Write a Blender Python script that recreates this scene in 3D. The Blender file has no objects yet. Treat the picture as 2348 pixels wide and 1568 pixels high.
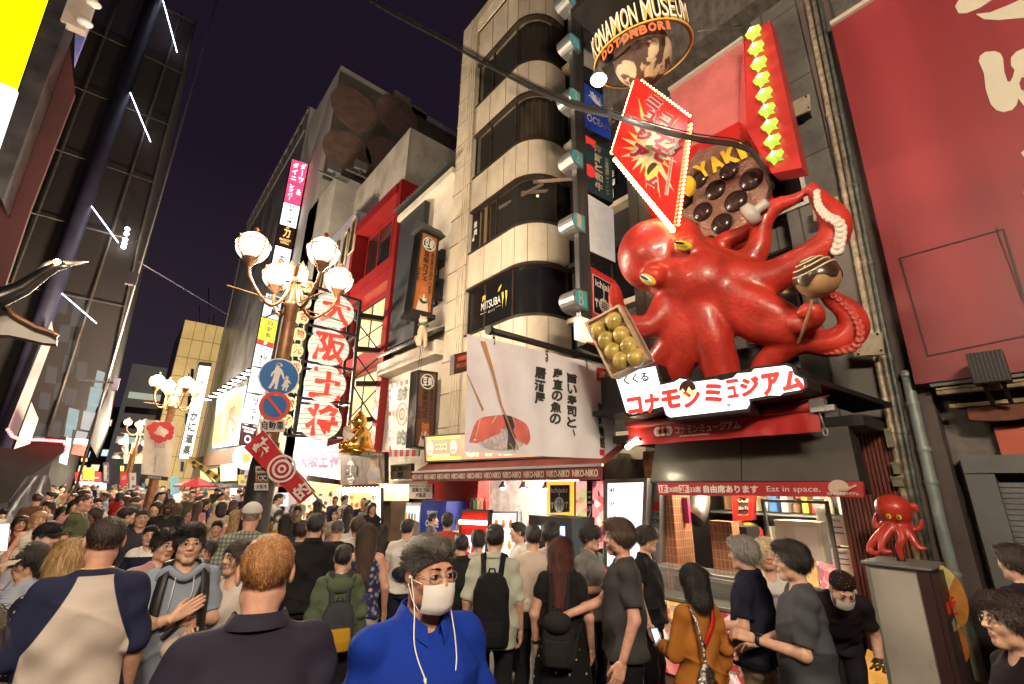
import bpy,math,random
import numpy as np
from mathutils import Vector,Matrix
random.seed(7);rng=np.random.default_rng(7)
SC=bpy.context.scene
COL=SC.collection
R_=math.radians
# ------------------------------------------------------------------ camera
K=2347/2500.0
FV=1120*K;CX,CY=1173.5,784.0
PITCH,YAW,ROLL=R_(17.6),R_(39.8),R_(1.0)
HC=2.0
_h=np.array([math.sin(YAW),math.cos(YAW),0]);_r=np.array([math.cos(YAW),-math.sin(YAW),0]);_z=np.array([0,0,1.])
CF=_h*math.cos(PITCH)+_z*math.sin(PITCH);_u=-_h*math.sin(PITCH)+_z*math.cos(PITCH)
CR=math.cos(ROLL)*_r+math.sin(ROLL)*_u;CU=-math.sin(ROLL)*_r+math.cos(ROLL)*_u
CAM=np.array([0,0,HC])
cd=bpy.data.cameras.new('camera');cam=bpy.data.objects.new('camera',cd);COL.objects.link(cam)
cd.sensor_width=36.0;cd.lens=36.0*1120/2500;cd.clip_start=0.05;cd.clip_end=1500
cam.matrix_world=Matrix(((CR[0],CU[0],-CF[0],0),(CR[1],CU[1],-CF[1],0),(CR[2],CU[2],-CF[2],HC),(0,0,0,1)))
SC.camera=cam
# ------------------------------------------------------------------ night sky, exposure
w=bpy.data.worlds.new('World');SC.world=w;w.use_nodes=True
nt=w.node_tree;bg=nt.nodes['Background']
tc=nt.nodes.new('ShaderNodeTexCoord');sp=nt.nodes.new('ShaderNodeSeparateXYZ');rp=nt.nodes.new('ShaderNodeValToRGB')
nt.links.new(tc.outputs['Generated'],sp.inputs[0]);nt.links.new(sp.outputs['Z'],rp.inputs[0]);nt.links.new(rp.outputs[0],bg.inputs[0])
rp.color_ramp.elements[0].position=0.0;rp.color_ramp.elements[0].color=(0.016,0.012,0.017,1)
rp.color_ramp.elements[1].position=0.55;rp.color_ramp.elements[1].color=(0.0058,0.0034,0.0074,1)
bg.inputs[1].default_value=1.0
SC.view_settings.view_transform='Standard';SC.view_settings.look='None'
SC.view_settings.exposure=1.08;SC.view_settings.gamma=1.0
SC.render.engine='CYCLES'
SC.cycles.use_denoising=True
try:SC.cycles.denoiser='OPENIMAGEDENOISE'
except Exception:pass
SC.cycles.max_bounces=6;SC.cycles.diffuse_bounces=3;SC.cycles.glossy_bounces=3;SC.cycles.transparent_max_bounces=12
SC.cycles.sample_clamp_indirect=4.0;SC.cycles.sample_clamp_direct=20.0
SC.cycles.caustics_reflective=False;SC.cycles.caustics_refractive=False
def ray(x,y):return CF+CR*((x-CX)/FV)-CU*((y-CY)/FV)
def onX(x,y,X):
 d=ray(x,y);return CAM+d*(X/d[0])
def onY(x,y,Y):
 d=ray(x,y);return CAM+d*(Y/d[1])
def onZ(x,y,Z):
 d=ray(x,y);return CAM+d*((Z-HC)/d[2])
def onP(x,y,o,n):
 d=ray(x,y);o=np.array(o,float);n=np.array(n,float);return CAM+d*(((o-CAM)@n)/(d@n))
def atD(x,y,D):
 d=ray(x,y);return CAM+d*(D/math.hypot(d[0],d[1]))
 # ------------------------------------------------------------------ materials
_mats={}
def mat(name,color,rough=.6,metal=0.,var=.12,scale=6.,bump=0.,bscale=40.,emis=0.,ecol=None,coat=0.,stretch=None,spec=.5,alpha=None,trans=0.,dirt=0.,dscale=1.5,sss=0.):
 if name in _mats:return _mats[name]
 m=bpy.data.materials.new(name);m.use_nodes=True;t=m.node_tree;b=t.nodes['Principled BSDF']
 N=t.nodes.new;L=t.links.new
 c=(*color,1)
 b.inputs['Roughness'].default_value=rough;b.inputs['Metallic'].default_value=metal
 b.inputs['Specular IOR Level'].default_value=spec
 if coat:b.inputs['Coat Weight'].default_value=coat;b.inputs['Coat Roughness'].default_value=.12
 if trans:b.inputs['Transmission Weight'].default_value=trans
 if sss:
  b.inputs['Subsurface Weight'].default_value=sss;b.inputs['Subsurface Radius'].default_value=(.012,.005,.003);b.inputs['Subsurface Scale'].default_value=1.
 if alpha is not None:b.inputs['Alpha'].default_value=alpha
 b.inputs['Base Color'].default_value=c
 tex=N('ShaderNodeTexCoord');src=tex.outputs['Object']
 if stretch:
  mp=N('ShaderNodeMapping');mp.inputs['Scale'].default_value=stretch;L(src,mp.inputs[0]);src=mp.outputs[0]
 if var>0:
  n=N('ShaderNodeTexNoise');n.inputs['Scale'].default_value=scale;n.inputs['Detail'].default_value=6;L(src,n.inputs['Vector'])
  mr=N('ShaderNodeMapRange');mr.inputs['From Min'].default_value=.3;mr.inputs['From Max'].default_value=.7
  mr.inputs['To Min'].default_value=1-var;mr.inputs['To Max'].default_value=1+var;L(n.outputs['Fac'],mr.inputs['Value'])
  mx=N('ShaderNodeVectorMath');mx.operation='SCALE';mx.inputs[0].default_value=color;L(mr.outputs[0],mx.inputs['Scale'])
  out=mx.outputs[0]
  if dirt>0:
   n2=N('ShaderNodeTexNoise');n2.inputs['Scale'].default_value=dscale;n2.inputs['Detail'].default_value=8;n2.inputs['Roughness'].default_value=.7;L(tex.outputs['Object'],n2.inputs['Vector'])
   r2=N('ShaderNodeMapRange');r2.inputs['From Min'].default_value=.45;r2.inputs['From Max'].default_value=.72
   r2.inputs['To Min'].default_value=1.;r2.inputs['To Max'].default_value=1-dirt;L(n2.outputs['Fac'],r2.inputs['Value'])
   m2=N('ShaderNodeVectorMath');m2.operation='SCALE';L(out,m2.inputs[0]);L(r2.outputs[0],m2.inputs['Scale']);out=m2.outputs[0]
  L(out,b.inputs['Base Color'])
  rr=N('ShaderNodeMapRange');rr.inputs['To Min'].default_value=max(0,rough-.08);rr.inputs['To Max'].default_value=min(1,rough+.08);L(n.outputs['Fac'],rr.inputs['Value']);L(rr.outputs[0],b.inputs['Roughness'])
 if bump>0:
  n3=N('ShaderNodeTexNoise');n3.inputs['Scale'].default_value=bscale;n3.inputs['Detail'].default_value=4;L(src,n3.inputs['Vector'])
  bp=N('ShaderNodeBump');bp.inputs['Strength'].default_value=min(1,bump);bp.inputs['Distance'].default_value=.02;L(n3.outputs['Fac'],bp.inputs['Height']);L(bp.outputs[0],b.inputs['Normal'])
 if emis>0:
  e=ecol or color
  b.inputs['Emission Color'].default_value=(*e,1);b.inputs['Emission Strength'].default_value=emis
  if var>0:
   mr2=N('ShaderNodeMapRange');mr2.inputs['From Min'].default_value=.3;mr2.inputs['From Max'].default_value=.7
   mr2.inputs['To Min'].default_value=emis*(1-var);mr2.inputs['To Max'].default_value=emis*(1+var);L(n.outputs['Fac'],mr2.inputs['Value']);L(mr2.outputs[0],b.inputs['Emission Strength'])
 _mats[name]=m
 return m
def lit(name,color,s=1.2,var=.06):
 s=s*.72 if s<3 else s*3
 return mat('lit_'+name,tuple(c*.28 for c in color),.35,emis=s,ecol=color,var=var,scale=2.5)
def flatm(name,color,rough=.5):return mat(name,color,rough,var=.05,scale=12)
BLACK=flatm('black_paint',(.012,.012,.013));WHITE=flatm('white_paint',(.72,.71,.68));REDP=flatm('red_paint',(.55,.03,.025))
IRON=mat('dark_iron',(.03,.028,.028),.5,.6,.3,10,.2,60);STEEL=mat('brushed_steel',(.36,.36,.36),.42,.75,.08,3)
CHROME=mat('chrome',(.6,.6,.6),.15,1.,.05,5);GLASSD=mat('dark_glass',(.012,.012,.014),.06,0,.2,1.5,spec=.6)
# ------------------------------------------------------------------ mesh building
class MB:
 def __init__(s):s.v=[];s.f=[];s.m=[];s.n=0;s.smooth=[]
 def add(s,V,F,mi=0,sm=False):
  b=s.n;V=[tuple(map(float,p))for p in V];s.v+=V;s.n+=len(V)
  for f in F:s.f.append(tuple(int(i)+b for i in f))
  s.m+=[mi]*len(F);s.smooth+=[sm]*len(F);return s
 def box(s,c,d,rot=None,mi=0):
  c=np.array(c,float);d=np.array(d,float)/2
  P=np.array([[x,y,z]for z in(-1,1)for y in(-1,1)for x in(-1,1)],float)*d
  if rot is not None:P=P@np.array(rot).T
  return s.add(P+c,[(0,2,3,1),(4,5,7,6),(0,1,5,4),(2,6,7,3),(0,4,6,2),(1,3,7,5)],mi)
 def ab(s,a,b,mi=0):
  a=np.minimum(a,b)if False else np.array(a,float);b=np.array(b,float);lo,hi=np.minimum(a,b),np.maximum(a,b)
  return s.box((lo+hi)/2,hi-lo,None,mi)
 def bar(s,a,b,wx,wy,mi=0,up=(0,0,1)):
  a=np.array(a,float);b=np.array(b,float);d=b-a;L=np.linalg.norm(d);d/=L
  u=np.array(up,float)
  if abs(u@d)>.95:u=np.array([1.,0,0])
  x=np.cross(u,d);x/=np.linalg.norm(x);y=np.cross(d,x)
  return s.box((a+b)/2,(wx,wy,L),np.stack([x,y,d],1),mi)
 def tube(s,pts,r,n=8,mi=0,cap=True,sm=True,closed=False):
  P=np.array(pts,float);m=len(P);rr=np.full(m,r,float)if np.isscalar(r)else np.array(r,float)
  T=np.gradient(P,axis=0)if not closed else np.roll(P,-1,0)-np.roll(P,1,0)
  T/=np.linalg.norm(T,axis=1)[:,None]+1e-12
  u=np.array([0,0,1.]);u=u if abs(u@T[0])<.9 else np.array([1.,0,0])
  V=[];a=np.arange(n)*2*math.pi/n
  for i in range(m):
   u=u-(u@T[i])*T[i];u/=np.linalg.norm(u)+1e-12;w_=np.cross(T[i],u)
   V+=list(P[i]+rr[i]*(np.cos(a)[:,None]*u+np.sin(a)[:,None]*w_))
  F=[]
  for i in range(m if closed else m-1):
   j=(i+1)%m
   for k in range(n):F.append((i*n+k,i*n+(k+1)%n,j*n+(k+1)%n,j*n+k))
  s.add(V,F,mi,sm)
  if cap and not closed:
   b=s.n-m*n
   s.f+=[tuple(b+k for k in range(n))[::-1],tuple(b+(m-1)*n+k for k in range(n))];s.m+=[mi]*2;s.smooth+=[False]*2
  return s
 def lathe(s,prof,c=(0,0,0),n=20,mi=0,axis=None,sm=True):
  V=[];F=[];M=np.eye(3)if axis is None else np.array(axis)
  for r,z in prof:
   for k in range(n):
    a=2*math.pi*k/n;V.append(M@np.array([r*math.cos(a),r*math.sin(a),z])+np.array(c))
  for i in range(len(prof)-1):
   for k in range(n):F.append((i*n+k,i*n+(k+1)%n,(i+1)*n+(k+1)%n,(i+1)*n+k))
  return s.add(V,F,mi,sm)
 def ball(s,c,r,n=16,m=10,mi=0,rot=None):
  r=np.array([r]*3 if np.isscalar(r)else r,float)
  V=[];F=[]
  for i in range(m+1):
   t=math.pi*i/m
   for k in range(n):
    a=2*math.pi*k/n;p=np.array([math.sin(t)*math.cos(a),math.sin(t)*math.sin(a),math.cos(t)])*r
    V.append((np.array(rot)@p if rot is not None else p)+np.array(c))
  for i in range(m):
   for k in range(n):F.append((i*n+k,(i+1)*n+k,(i+1)*n+(k+1)%n,i*n+(k+1)%n))
  return s.add(V,F,mi,True)
 def poly(s,P,th=0.,nrm=None,mi=0):
  P=np.array(P,float);n=len(P)
  if th==0:return s.add(P,[tuple(range(n))],mi)
  N=np.array(nrm,float);N/=np.linalg.norm(N);Q=P-N*th
  F=[tuple(range(n)),tuple(range(2*n-1,n-1,-1))]+[(i,n+i,n+(i+1)%n,(i+1)%n)for i in range(n)]
  return s.add(np.vstack([P,Q]),F,mi)
 def grid(s,G,mi=0,sm=True):
  G=np.array(G,float);a,b=G.shape[:2]
  return s.add(G.reshape(-1,3),[(i*b+j,i*b+j+1,(i+1)*b+j+1,(i+1)*b+j)for i in range(a-1)for j in range(b-1)],mi,sm)
ORG={}
def mesh_from(V,F,mi=None,sm=None,mats=()):
 me=bpy.data.meshes.new('m');V=np.asarray(V,np.float32);me.vertices.add(len(V));me.vertices.foreach_set('co',V.ravel())
 cnt=np.fromiter((len(f)for f in F),np.int32,len(F));st=np.concatenate([[0],np.cumsum(cnt)[:-1]]).astype(np.int32)
 idx=np.fromiter((i for f in F for i in f),np.int32,int(cnt.sum()))
 me.loops.add(len(idx));me.loops.foreach_set('vertex_index',idx);me.polygons.add(len(F));me.polygons.foreach_set('loop_start',st)
 if mi is not None:me.polygons.foreach_set('material_index',np.asarray(mi,np.int32))
 me.polygons.foreach_set('use_smooth',np.asarray(sm if sm is not None else np.zeros(len(F)),bool))
 for m in mats:me.materials.append(m)
 me.update(calc_edges=True);me.validate()
 return me
def tag(o,label=None,cat=None,group=None,kind=None):
 if label:o['label']=label
 if cat:o['category']=cat
 if group:o['group']=group
 if kind:o['kind']=kind
 return o
def thing(name,label,cat,loc=(0,0,0),group=None):
 o=bpy.data.objects.new(name,None);COL.objects.link(o);o.empty_display_size=.1
 o.location=Vector([float(x)for x in loc]);ORG[o.name]=np.array(loc,float);return tag(o,label,cat,group)
def obj(name,mb,m,parent=None,label=None,cat=None,group=None,kind=None,local=False):
 """one mesh object; coordinates are world ones unless local"""
 V=np.array(mb.v,float).reshape(-1,3)
 if parent is not None:org=ORG[parent.name]
 else:org=np.array([(V[:,0].min()+V[:,0].max())/2,(V[:,1].min()+V[:,1].max())/2,V[:,2].min()])if len(V)else np.zeros(3)
 if not local:V=V-org
 ms=m if isinstance(m,(list,tuple))else[m]
 me=mesh_from(V,mb.f,mb.m,mb.smooth,ms);me.name=name
 o=bpy.data.objects.new(name,me);COL.objects.link(o)
 if parent is not None:o.parent=parent
 else:o.location=Vector(org)
 ORG[o.name]=org
 return tag(o,label,cat,group,kind)
def copy_tree(o,parent=None):
 c=o.copy();COL.objects.link(c);c.parent=parent
 ORG[c.name]=ORG.get(o.name,np.zeros(3))
 for ch in[x for x in KIDS.get(o.name,[])]:copy_tree(ch,c)
 return c
KIDS={}
def index_kids():
 KIDS.clear()
 for o in COL.objects:
  if o.parent:KIDS.setdefault(o.parent.name,[]).append(o)
  # ------------------------------------------------------------------ sign faces: bilinear quads
class Q:
 """a flat four-cornered face in the world; s runs right, t runs up, off lifts off the face"""
 def __init__(q,tl,tr,br,bl,flip=False):
  q.c=[np.array(p,float)for p in(tl,tr,br,bl)]
  q.u=(q.c[1]-q.c[0]+q.c[2]-q.c[3])/2;q.v=(q.c[0]-q.c[3]+q.c[1]-q.c[2])/2
  q.w=np.linalg.norm(q.u);q.h=np.linalg.norm(q.v);n=np.cross(q.u,q.v);q.n=n/np.linalg.norm(n)
  if flip:q.n=-q.n
 def p(q,s,t,off=0.):
  a=q.c[3]*(1-s)+q.c[2]*s;b=q.c[0]*(1-s)+q.c[1]*s
  return a*(1-t)+b*t+q.n*off
 def pts(q,L,off=0.):return[q.p(s,t,off)for s,t in L]
 def slab(q,mb,th=.08,mi=0,rect=(0,0,1,1),off=0.):
  a,b,c,d=rect;P=q.pts([(a,b),(c,b),(c,d),(a,d)],off);return mb.poly(P,th,q.n,mi)
 def disc(q,mb,s,t,r,off=.006,th=.004,n=28,mi=0,r2=None):
  A=[(s+r*math.cos(2*math.pi*k/n)/q.w,t+(r2 or r)*math.sin(2*math.pi*k/n)/q.h)for k in range(n)]
  return mb.poly(q.pts(A,off),th,q.n,mi)
 def ring(q,mb,s,t,r0,r1,off=.006,n=32,mi=0):
  V=[];F=[]
  for k in range(n):
   c,d=math.cos(2*math.pi*k/n),math.sin(2*math.pi*k/n)
   V+=[q.p(s+r0*c/q.w,t+r0*d/q.h,off),q.p(s+r1*c/q.w,t+r1*d/q.h,off)]
   F.append((2*k,2*k+1,(2*k+3)%(2*n),(2*k+2)%(2*n)))
  return mb.add(V,F,mi)
 def frame(q,mb,wd=.05,th=.1,off=.02,mi=0):
  a=wd/q.w;b=wd/q.h
  for r in((0,0,a,1),(1-a,0,1,1),(a,0,1-a,b),(a,1-b,1-a,1)):q.slab(mb,th,mi,r,off)
  return mb
def qX(X,*c):return Q(*[onX(x,y,X)for x,y in c])
def qY(Y,*c):return Q(*[onY(x,y,Y)for x,y in c])
def qP(o,n,*c):return Q(*[onP(x,y,o,n)for x,y in c])
def rectX(X,y0,y1,z0,z1):return Q((X,y0,z1),(X,y1,z1),(X,y1,z0),(X,y0,z0))
def rectY(Y,x0,x1,z0,z1):return Q((x0,Y,z1),(x1,Y,z1),(x1,Y,z0),(x0,Y,z0))
def spline(P,n=6):
 P=np.array(P,float);o=[]
 for i in range(len(P)-1):
  p0,p1,p2,p3=P[max(0,i-1)],P[i],P[i+1],P[min(len(P)-1,i+2)]
  for t in np.arange(n)/n:o.append(.5*(2*p1+(p2-p0)*t+(2*p0-5*p1+4*p2-p3)*t*t+(3*p1-p0-3*p2+p3)*t**3))
 return np.array(o+[P[-1]])
 # ------------------------------------------------------------------ lettering
_cu=bpy.data.curves.new('lettering_curve','FONT');_to=bpy.data.objects.new('lettering_curve',_cu)
_gl={}
def glyphs(s,bold=0.,shear=0.,space=1.):
 k=(s,bold,shear,space)
 if k in _gl:return _gl[k]
 _cu.body=s;_cu.size=1;_cu.offset=bold;_cu.shear=shear;_cu.space_character=space;_cu.resolution_u=3;_cu.space_line=.9
 _cu.align_x='CENTER'
 me=bpy.data.meshes.new_from_object(_to);V=np.array([v.co[:2]for v in me.vertices]).reshape(-1,2);F=[tuple(p.vertices)for p in me.polygons]
 bpy.data.meshes.remove(me)
 if len(V):
  lo,hi=V.min(0),V.max(0);V=(V-lo)/np.maximum(hi-lo,1e-6)
 _gl[k]=(V,F);return V,F
def heavy(s,bold,shear=0.):
 """a bold word as several thin layers, each shifted a little"""
 V,F=glyphs(s,min(bold,.014),shear);r=max(0.,bold-.014)*(1.5 if len(s)==1 else 1.1);k=len(s)
 if r<=.001:return[(0,0,0,V,F)]
 V=V*[1-2*r/k,1-2*r]+[r/k,r];return[(r*math.cos(t)/k,r*math.sin(t),.0006*i,V,F)for i,t in enumerate(np.arange(7)*math.pi*2/7)]
def write(mb,q,s,rect,off=.006,bold=.015,mi=0,shear=0.,warp=None):
 """fit the words into rect = (s0, t0, s1, t1) of face q"""
 a,b,c,d=rect
 for dx,dy,e,V,F in heavy(s,bold,shear):mb.add([q.p(a+(c-a)*(x+dx),b+(d-b)*(y+dy),off+e)for x,y in V],F,mi)
 return mb
_ROT={'ー':'｜','-':'｜'}
def write_v(mb,q,s,rect,off=.006,bold=.015,mi=0,gap=.12,jit=0.):
 a,b,c,d=rect;n=len(s);H=(d-b)/n
 for i,ch in enumerate(s):
  if ch==' ':continue
  t1=d-i*H;ch2=_ROT.get(ch,ch);sm=ch in 'ィェャュョッァォ、。'
  p=(c-a)*.2 if sm else 0;g=H*gap
  x0,x1=a+p,c
  if ch2=='｜':x0=a+(c-a)*.42;x1=a+(c-a)*.58
  if ch in '、。':x0=a+(c-a)*.6;x1=a+(c-a)*.9
  hh=H*(1-gap)-(H*.25 if sm else 0)
  if ch in '一二ニ':hh*=.6;t1-=H*.2
  j=(random.random()-.5)*jit*(c-a)
  write(mb,q,ch2,(x0+j,t1-g/2-hh,x1+j,t1-g/2),off,bold,mi)
def lettering(parent,q,items,m,off=.008,name='lettering',label=None):
 mb=MB()
 for it in items:
  k=dict(it[2])if len(it)>2 else{}
  (write_v if k.pop('vert',False)else write)(mb,q,it[0],it[1],off=off,**k)
 return obj(name,mb,m,parent,label)
def sign(name,label,cat,q,face,th=.12,edge=None,items=(),ink=None,group=None,off=.008,frame=0.,framem=None):
 """a board with one sort of lettering: thing > board, lettering, frame"""
 t=thing(name,label,cat,q.p(.5,0,-th/2),group)
 mb=MB();q.slab(mb,th);me=[face]+([edge]if edge else[])
 if edge:mb.m=[0]+[1]*(len(mb.f)-1)
 obj('board',mb,me,t)
 if items:lettering(t,q,items,ink or BLACK,off)
 if frame:obj('frame',q.frame(MB(),frame,th+.04,.02),framem or IRON,t)
 return t
 # ================================================================== SETTING
def Rx_(a):return np.array([[1,0,0],[0,math.cos(a),-math.sin(a)],[0,math.sin(a),math.cos(a)]])
W=6.2
# ---- ground: one sheet of brick pavers
def paver_mat():
 m=bpy.data.materials.new('paver_bricks');m.use_nodes=True;t=m.node_tree;b=t.nodes['Principled BSDF'];N=t.nodes.new;L=t.links.new
 tex=N('ShaderNodeTexCoord');br=N('ShaderNodeTexBrick');br.inputs['Scale'].default_value=4.5;br.inputs['Color1'].default_value=(.10,.062,.045,1);br.inputs['Color2'].default_value=(.075,.05,.04,1)
 br.inputs['Mortar'].default_value=(.03,.025,.022,1);br.inputs['Mortar Size'].default_value=.012;L(tex.outputs['Object'],br.inputs['Vector'])
 n=N('ShaderNodeTexNoise');n.inputs['Scale'].default_value=1.3;n.inputs['Detail'].default_value=8;L(tex.outputs['Object'],n.inputs['Vector'])
 mx=N('ShaderNodeMix');mx.data_type='RGBA';mx.blend_type='MULTIPLY';mx.inputs[0].default_value=.6;L(br.outputs['Color'],mx.inputs[6]);L(n.outputs['Fac'],mx.inputs[7]);L(mx.outputs[2],b.inputs['Base Color'])
 b.inputs['Roughness'].default_value=.55
 bp=N('ShaderNodeBump');bp.inputs['Strength'].default_value=.4;bp.inputs['Distance'].default_value=.01;L(br.outputs['Fac'],bp.inputs['Height']);bp.invert=True;L(bp.outputs[0],b.inputs['Normal'])
 return m
obj('ground',MB().add([(-120,-60,0),(160,-60,0),(160,500,0),(-120,500,0)],[(0,1,2,3)]),paver_mat(),kind='structure')
def slabs(name,color,sx,sz,joint=.35,rough=.7,dirt=.3,bump=.15):
 """stone or concrete cladding with drawn joints on a vertical wall facing the street or across it"""
 if name in _mats:return _mats[name]
 m=mat(name,color,rough,var=.16,scale=1.6,dirt=dirt,dscale=1.1,bump=bump,bscale=60,stretch=(1,1,.45))
 t=m.node_tree;N=t.nodes.new;L=t.links.new;b=t.nodes['Principled BSDF']
 tex=N('ShaderNodeTexCoord');sp=N('ShaderNodeSeparateXYZ');L(tex.outputs['Object'],sp.inputs[0])
 ad=N('ShaderNodeMath');ad.operation='ADD';L(sp.outputs[0],ad.inputs[0]);L(sp.outputs[1],ad.inputs[1])
 cb=N('ShaderNodeCombineXYZ');L(ad.outputs[0],cb.inputs[0]);L(sp.outputs[2],cb.inputs[1])
 br=N('ShaderNodeTexBrick');br.offset=0.;br.inputs['Scale'].default_value=1;br.inputs['Brick Width'].default_value=sx;br.inputs['Row Height'].default_value=sz
 br.inputs['Mortar Size'].default_value=.012;br.inputs['Color1'].default_value=(1,1,1,1);br.inputs['Color2'].default_value=(.88,.88,.88,1);br.inputs['Mortar'].default_value=(joint,joint,joint,1);L(cb.outputs[0],br.inputs['Vector'])
 src=b.inputs['Base Color'].links[0].from_socket
 mx=N('ShaderNodeMix');mx.data_type='RGBA';mx.blend_type='MULTIPLY';mx.inputs[0].default_value=1;L(src,mx.inputs[6]);L(br.outputs['Color'],mx.inputs[7]);L(mx.outputs[2],b.inputs['Base Color'])
 return m
def block(name,label,cat,x0,x1,y0,y1,z1,m,group=None,z0=0):
 t=thing(name,label,cat,((x0+x1)/2,(y0+y1)/2,z0),group)
 obj('wall',MB().ab((x0,y0,z0),(x1,y1,z1)),m,t)
 return t
def winX(t,X,y0,y1,z0,z1,m=None,fm=None,fw=.06,mull=0,trans=0,sill=False):
 """a framed window in a wall facing the street"""
 q=rectX(X,max(y0,y1),min(y0,y1),z0,z1);w=obj('window',q.slab(MB(),.05,0,off=-.01),m or GLASSD,t)
 mb=MB();q.frame(mb,fw,.08,.025)
 for i in range(mull):s=(i+1)/(mull+1);q.slab(mb,.06,0,(s-fw/2/q.w,0,s+fw/2/q.w,1),.015)
 for i in range(trans):s=(i+1)/(trans+1);q.slab(mb,.06,0,(0,s-fw/2/q.h,1,s+fw/2/q.h),.015)
 obj('frame',mb,fm or IRON,w)
 return w
STONE=slabs('grey_stone_slabs',(.17,.16,.14),1.1,.95,.3,dirt=.55)
# ---- the building with the shuttered shop
SB=thing('shutter_building','grimy grey building with a closed roller shutter under a big faded red board','building',(6.6,-3,0))
obj('wall',MB().ab((6.4,-8,0),(9,.78,11)),mat('grimy_plaster',(.16,.145,.13),.8,var=.25,scale=2.5,dirt=.7,dscale=2,bump=.2),SB)
obj('pillar',MB().ab((6.15,.78,0),(7,1.12,13)),mat('brown_pillar',(.10,.075,.07),.75,var=.3,scale=2,dirt=.5,stretch=(1,1,.3)),SB)
qs=rectX(6.32,.62,-6,0,2.2)
mb=MB()
for i in range(46):
 z=.03+i*.047
 if z>2.1:break
 mb.bar((6.33,.50,z),(6.33,-6,z),.035,.041)
obj('shutter',mb,mat('shutter_steel',(.17,.175,.18),.5,.5,.2,3,dirt=.4),SB)
obj('jamb',MB().ab((6.2,.5,0),(6.4,.7,2.25)),mat('dull_grey_metal',(.14,.15,.15),.6,.3,.25,3,dirt=.4),SB)
obj('lintel',MB().ab((6.18,.7,2.2),(6.4,-6,2.36)),_mats['dull_grey_metal'],SB)
obj('fascia_board',MB().ab((6.26,.42,2.36),(6.36,-6,2.62)),mat('orange_red_board',(.42,.085,.045),.6,var=.15,scale=2),SB)
aw=MB();V=[]
for i,(x,z)in enumerate(((6.38,2.90),(6.12,2.83),(6.08,2.80),(6.08,2.68))):
 V.append([(x,.55-j*.08,z-(0.03*abs(math.sin(j*.55))if i==3 else 0))for j in range(70)])
aw.grid(V);obj('awning',aw,mat('faded_awning',(.17,.055,.035),.85,var=.3,scale=5,dirt=.5,dscale=4),SB)
g=MB();g.ab((6.0,.72,2.93),(6.1,-6,2.965));g.ab((6.02,.72,2.975),(6.12,-6,3.0));g.ab((6.05,.66,2.80),(6.09,-6,2.835))
obj('gutter',g,mat('rusty_gutter',(.30,.24,.13),.7,.2,.5,14,dirt=.8,dscale=9),SB)
obj('ledge',MB().ab((5.98,.75,3.01),(6.45,-8,3.06)),_mats['dull_grey_metal'],SB)
obj('ledge',MB().ab((5.95,.72,10.2),(6.4,-8,10.3)),BLACK,SB)
# ---- big red board
RB=thing('red_wall_board','huge faded red wall board with cream brush letters above the roller shutter','sign board',(5.95,-3,2.9))
RBM=mat('faded_red_board',(.215,.026,.032),.5,var=.3,scale=.9,stretch=(1,1.6,.16),bump=.04,bscale=3)
mb=MB();mb.poly([onX(1905,62,5.95),(5.95,-8,onX(1905,62,5.95)[2]),(5.95,-8,onX(2097,881,5.95)[2]),onX(2097,881,5.95)],.25,(-1,0,0));obj('board',mb,RBM,RB)
obj('top_trim',MB().bar(onX(1905,60,5.93)+[0,0,.03],(5.93,-8,onX(1905,62,5.93)[2]+.03),.05,.06),flatm('pale_trim',(.45,.42,.36)),RB)
mb=MB()
for a,b in(((2062,592),(2300,525)),((2300,525),(2372,765)),((2062,592),(2126,816)),((2126,816),(2372,765))):mb.bar(onX(*a,5.944),onX(*b,5.944),.014,.012)
for a,b in(((2283,522),(2345,690)),):mb.bar(onX(*a,5.943),onX(*b,5.943),.01,.012)
obj('access_panel_seam',mb,flatm('seam_dark',(.03,.008,.008)),RB)
mb=MB()
def trace(mb,X,P,th=.012):mb.poly([onX(x,y,X)for x,y in P],th,(-1,0,0))
trace(mb,5.938,[(2243,140),(2246,128),(2258,119),(2280,117),(2293,122),(2299,134),(2302,165),(2309,186),(2315,188),(2322,175),(2325,160),(2317,150),(2317,132),(2330,118),(2360,105),(2395,110),(2395,180),(2360,180),(2342,176),(2336,190),(2340,205),(2360,215),(2395,215),(2395,250),(2345,240),(2334,225),(2330,240),(2320,252),(2300,257),(2283,252),(2270,238),(2259,205),(2255,168)])
trace(mb,5.938,[(2189,15),(2196,2),(2215,-18),(2300,-30),(2280,-5),(2245,18),(2215,30),(2197,30)])
trace(mb,5.938,[(2237,32),(2270,28),(2310,12),(2380,-20),(2400,30),(2350,40),(2290,46),(2255,44)])
trace(mb,5.938,[(2340,350),(2352,340),(2400,330),(2400,375),(2350,365)]);trace(mb,5.938,[(2346,440),(2360,420),(2400,410),(2400,470),(2352,468)])
obj('lettering',mb,mat('cream_letter',(.50,.47,.38),.55,var=.12,scale=3,dirt=.2),RB)
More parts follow.
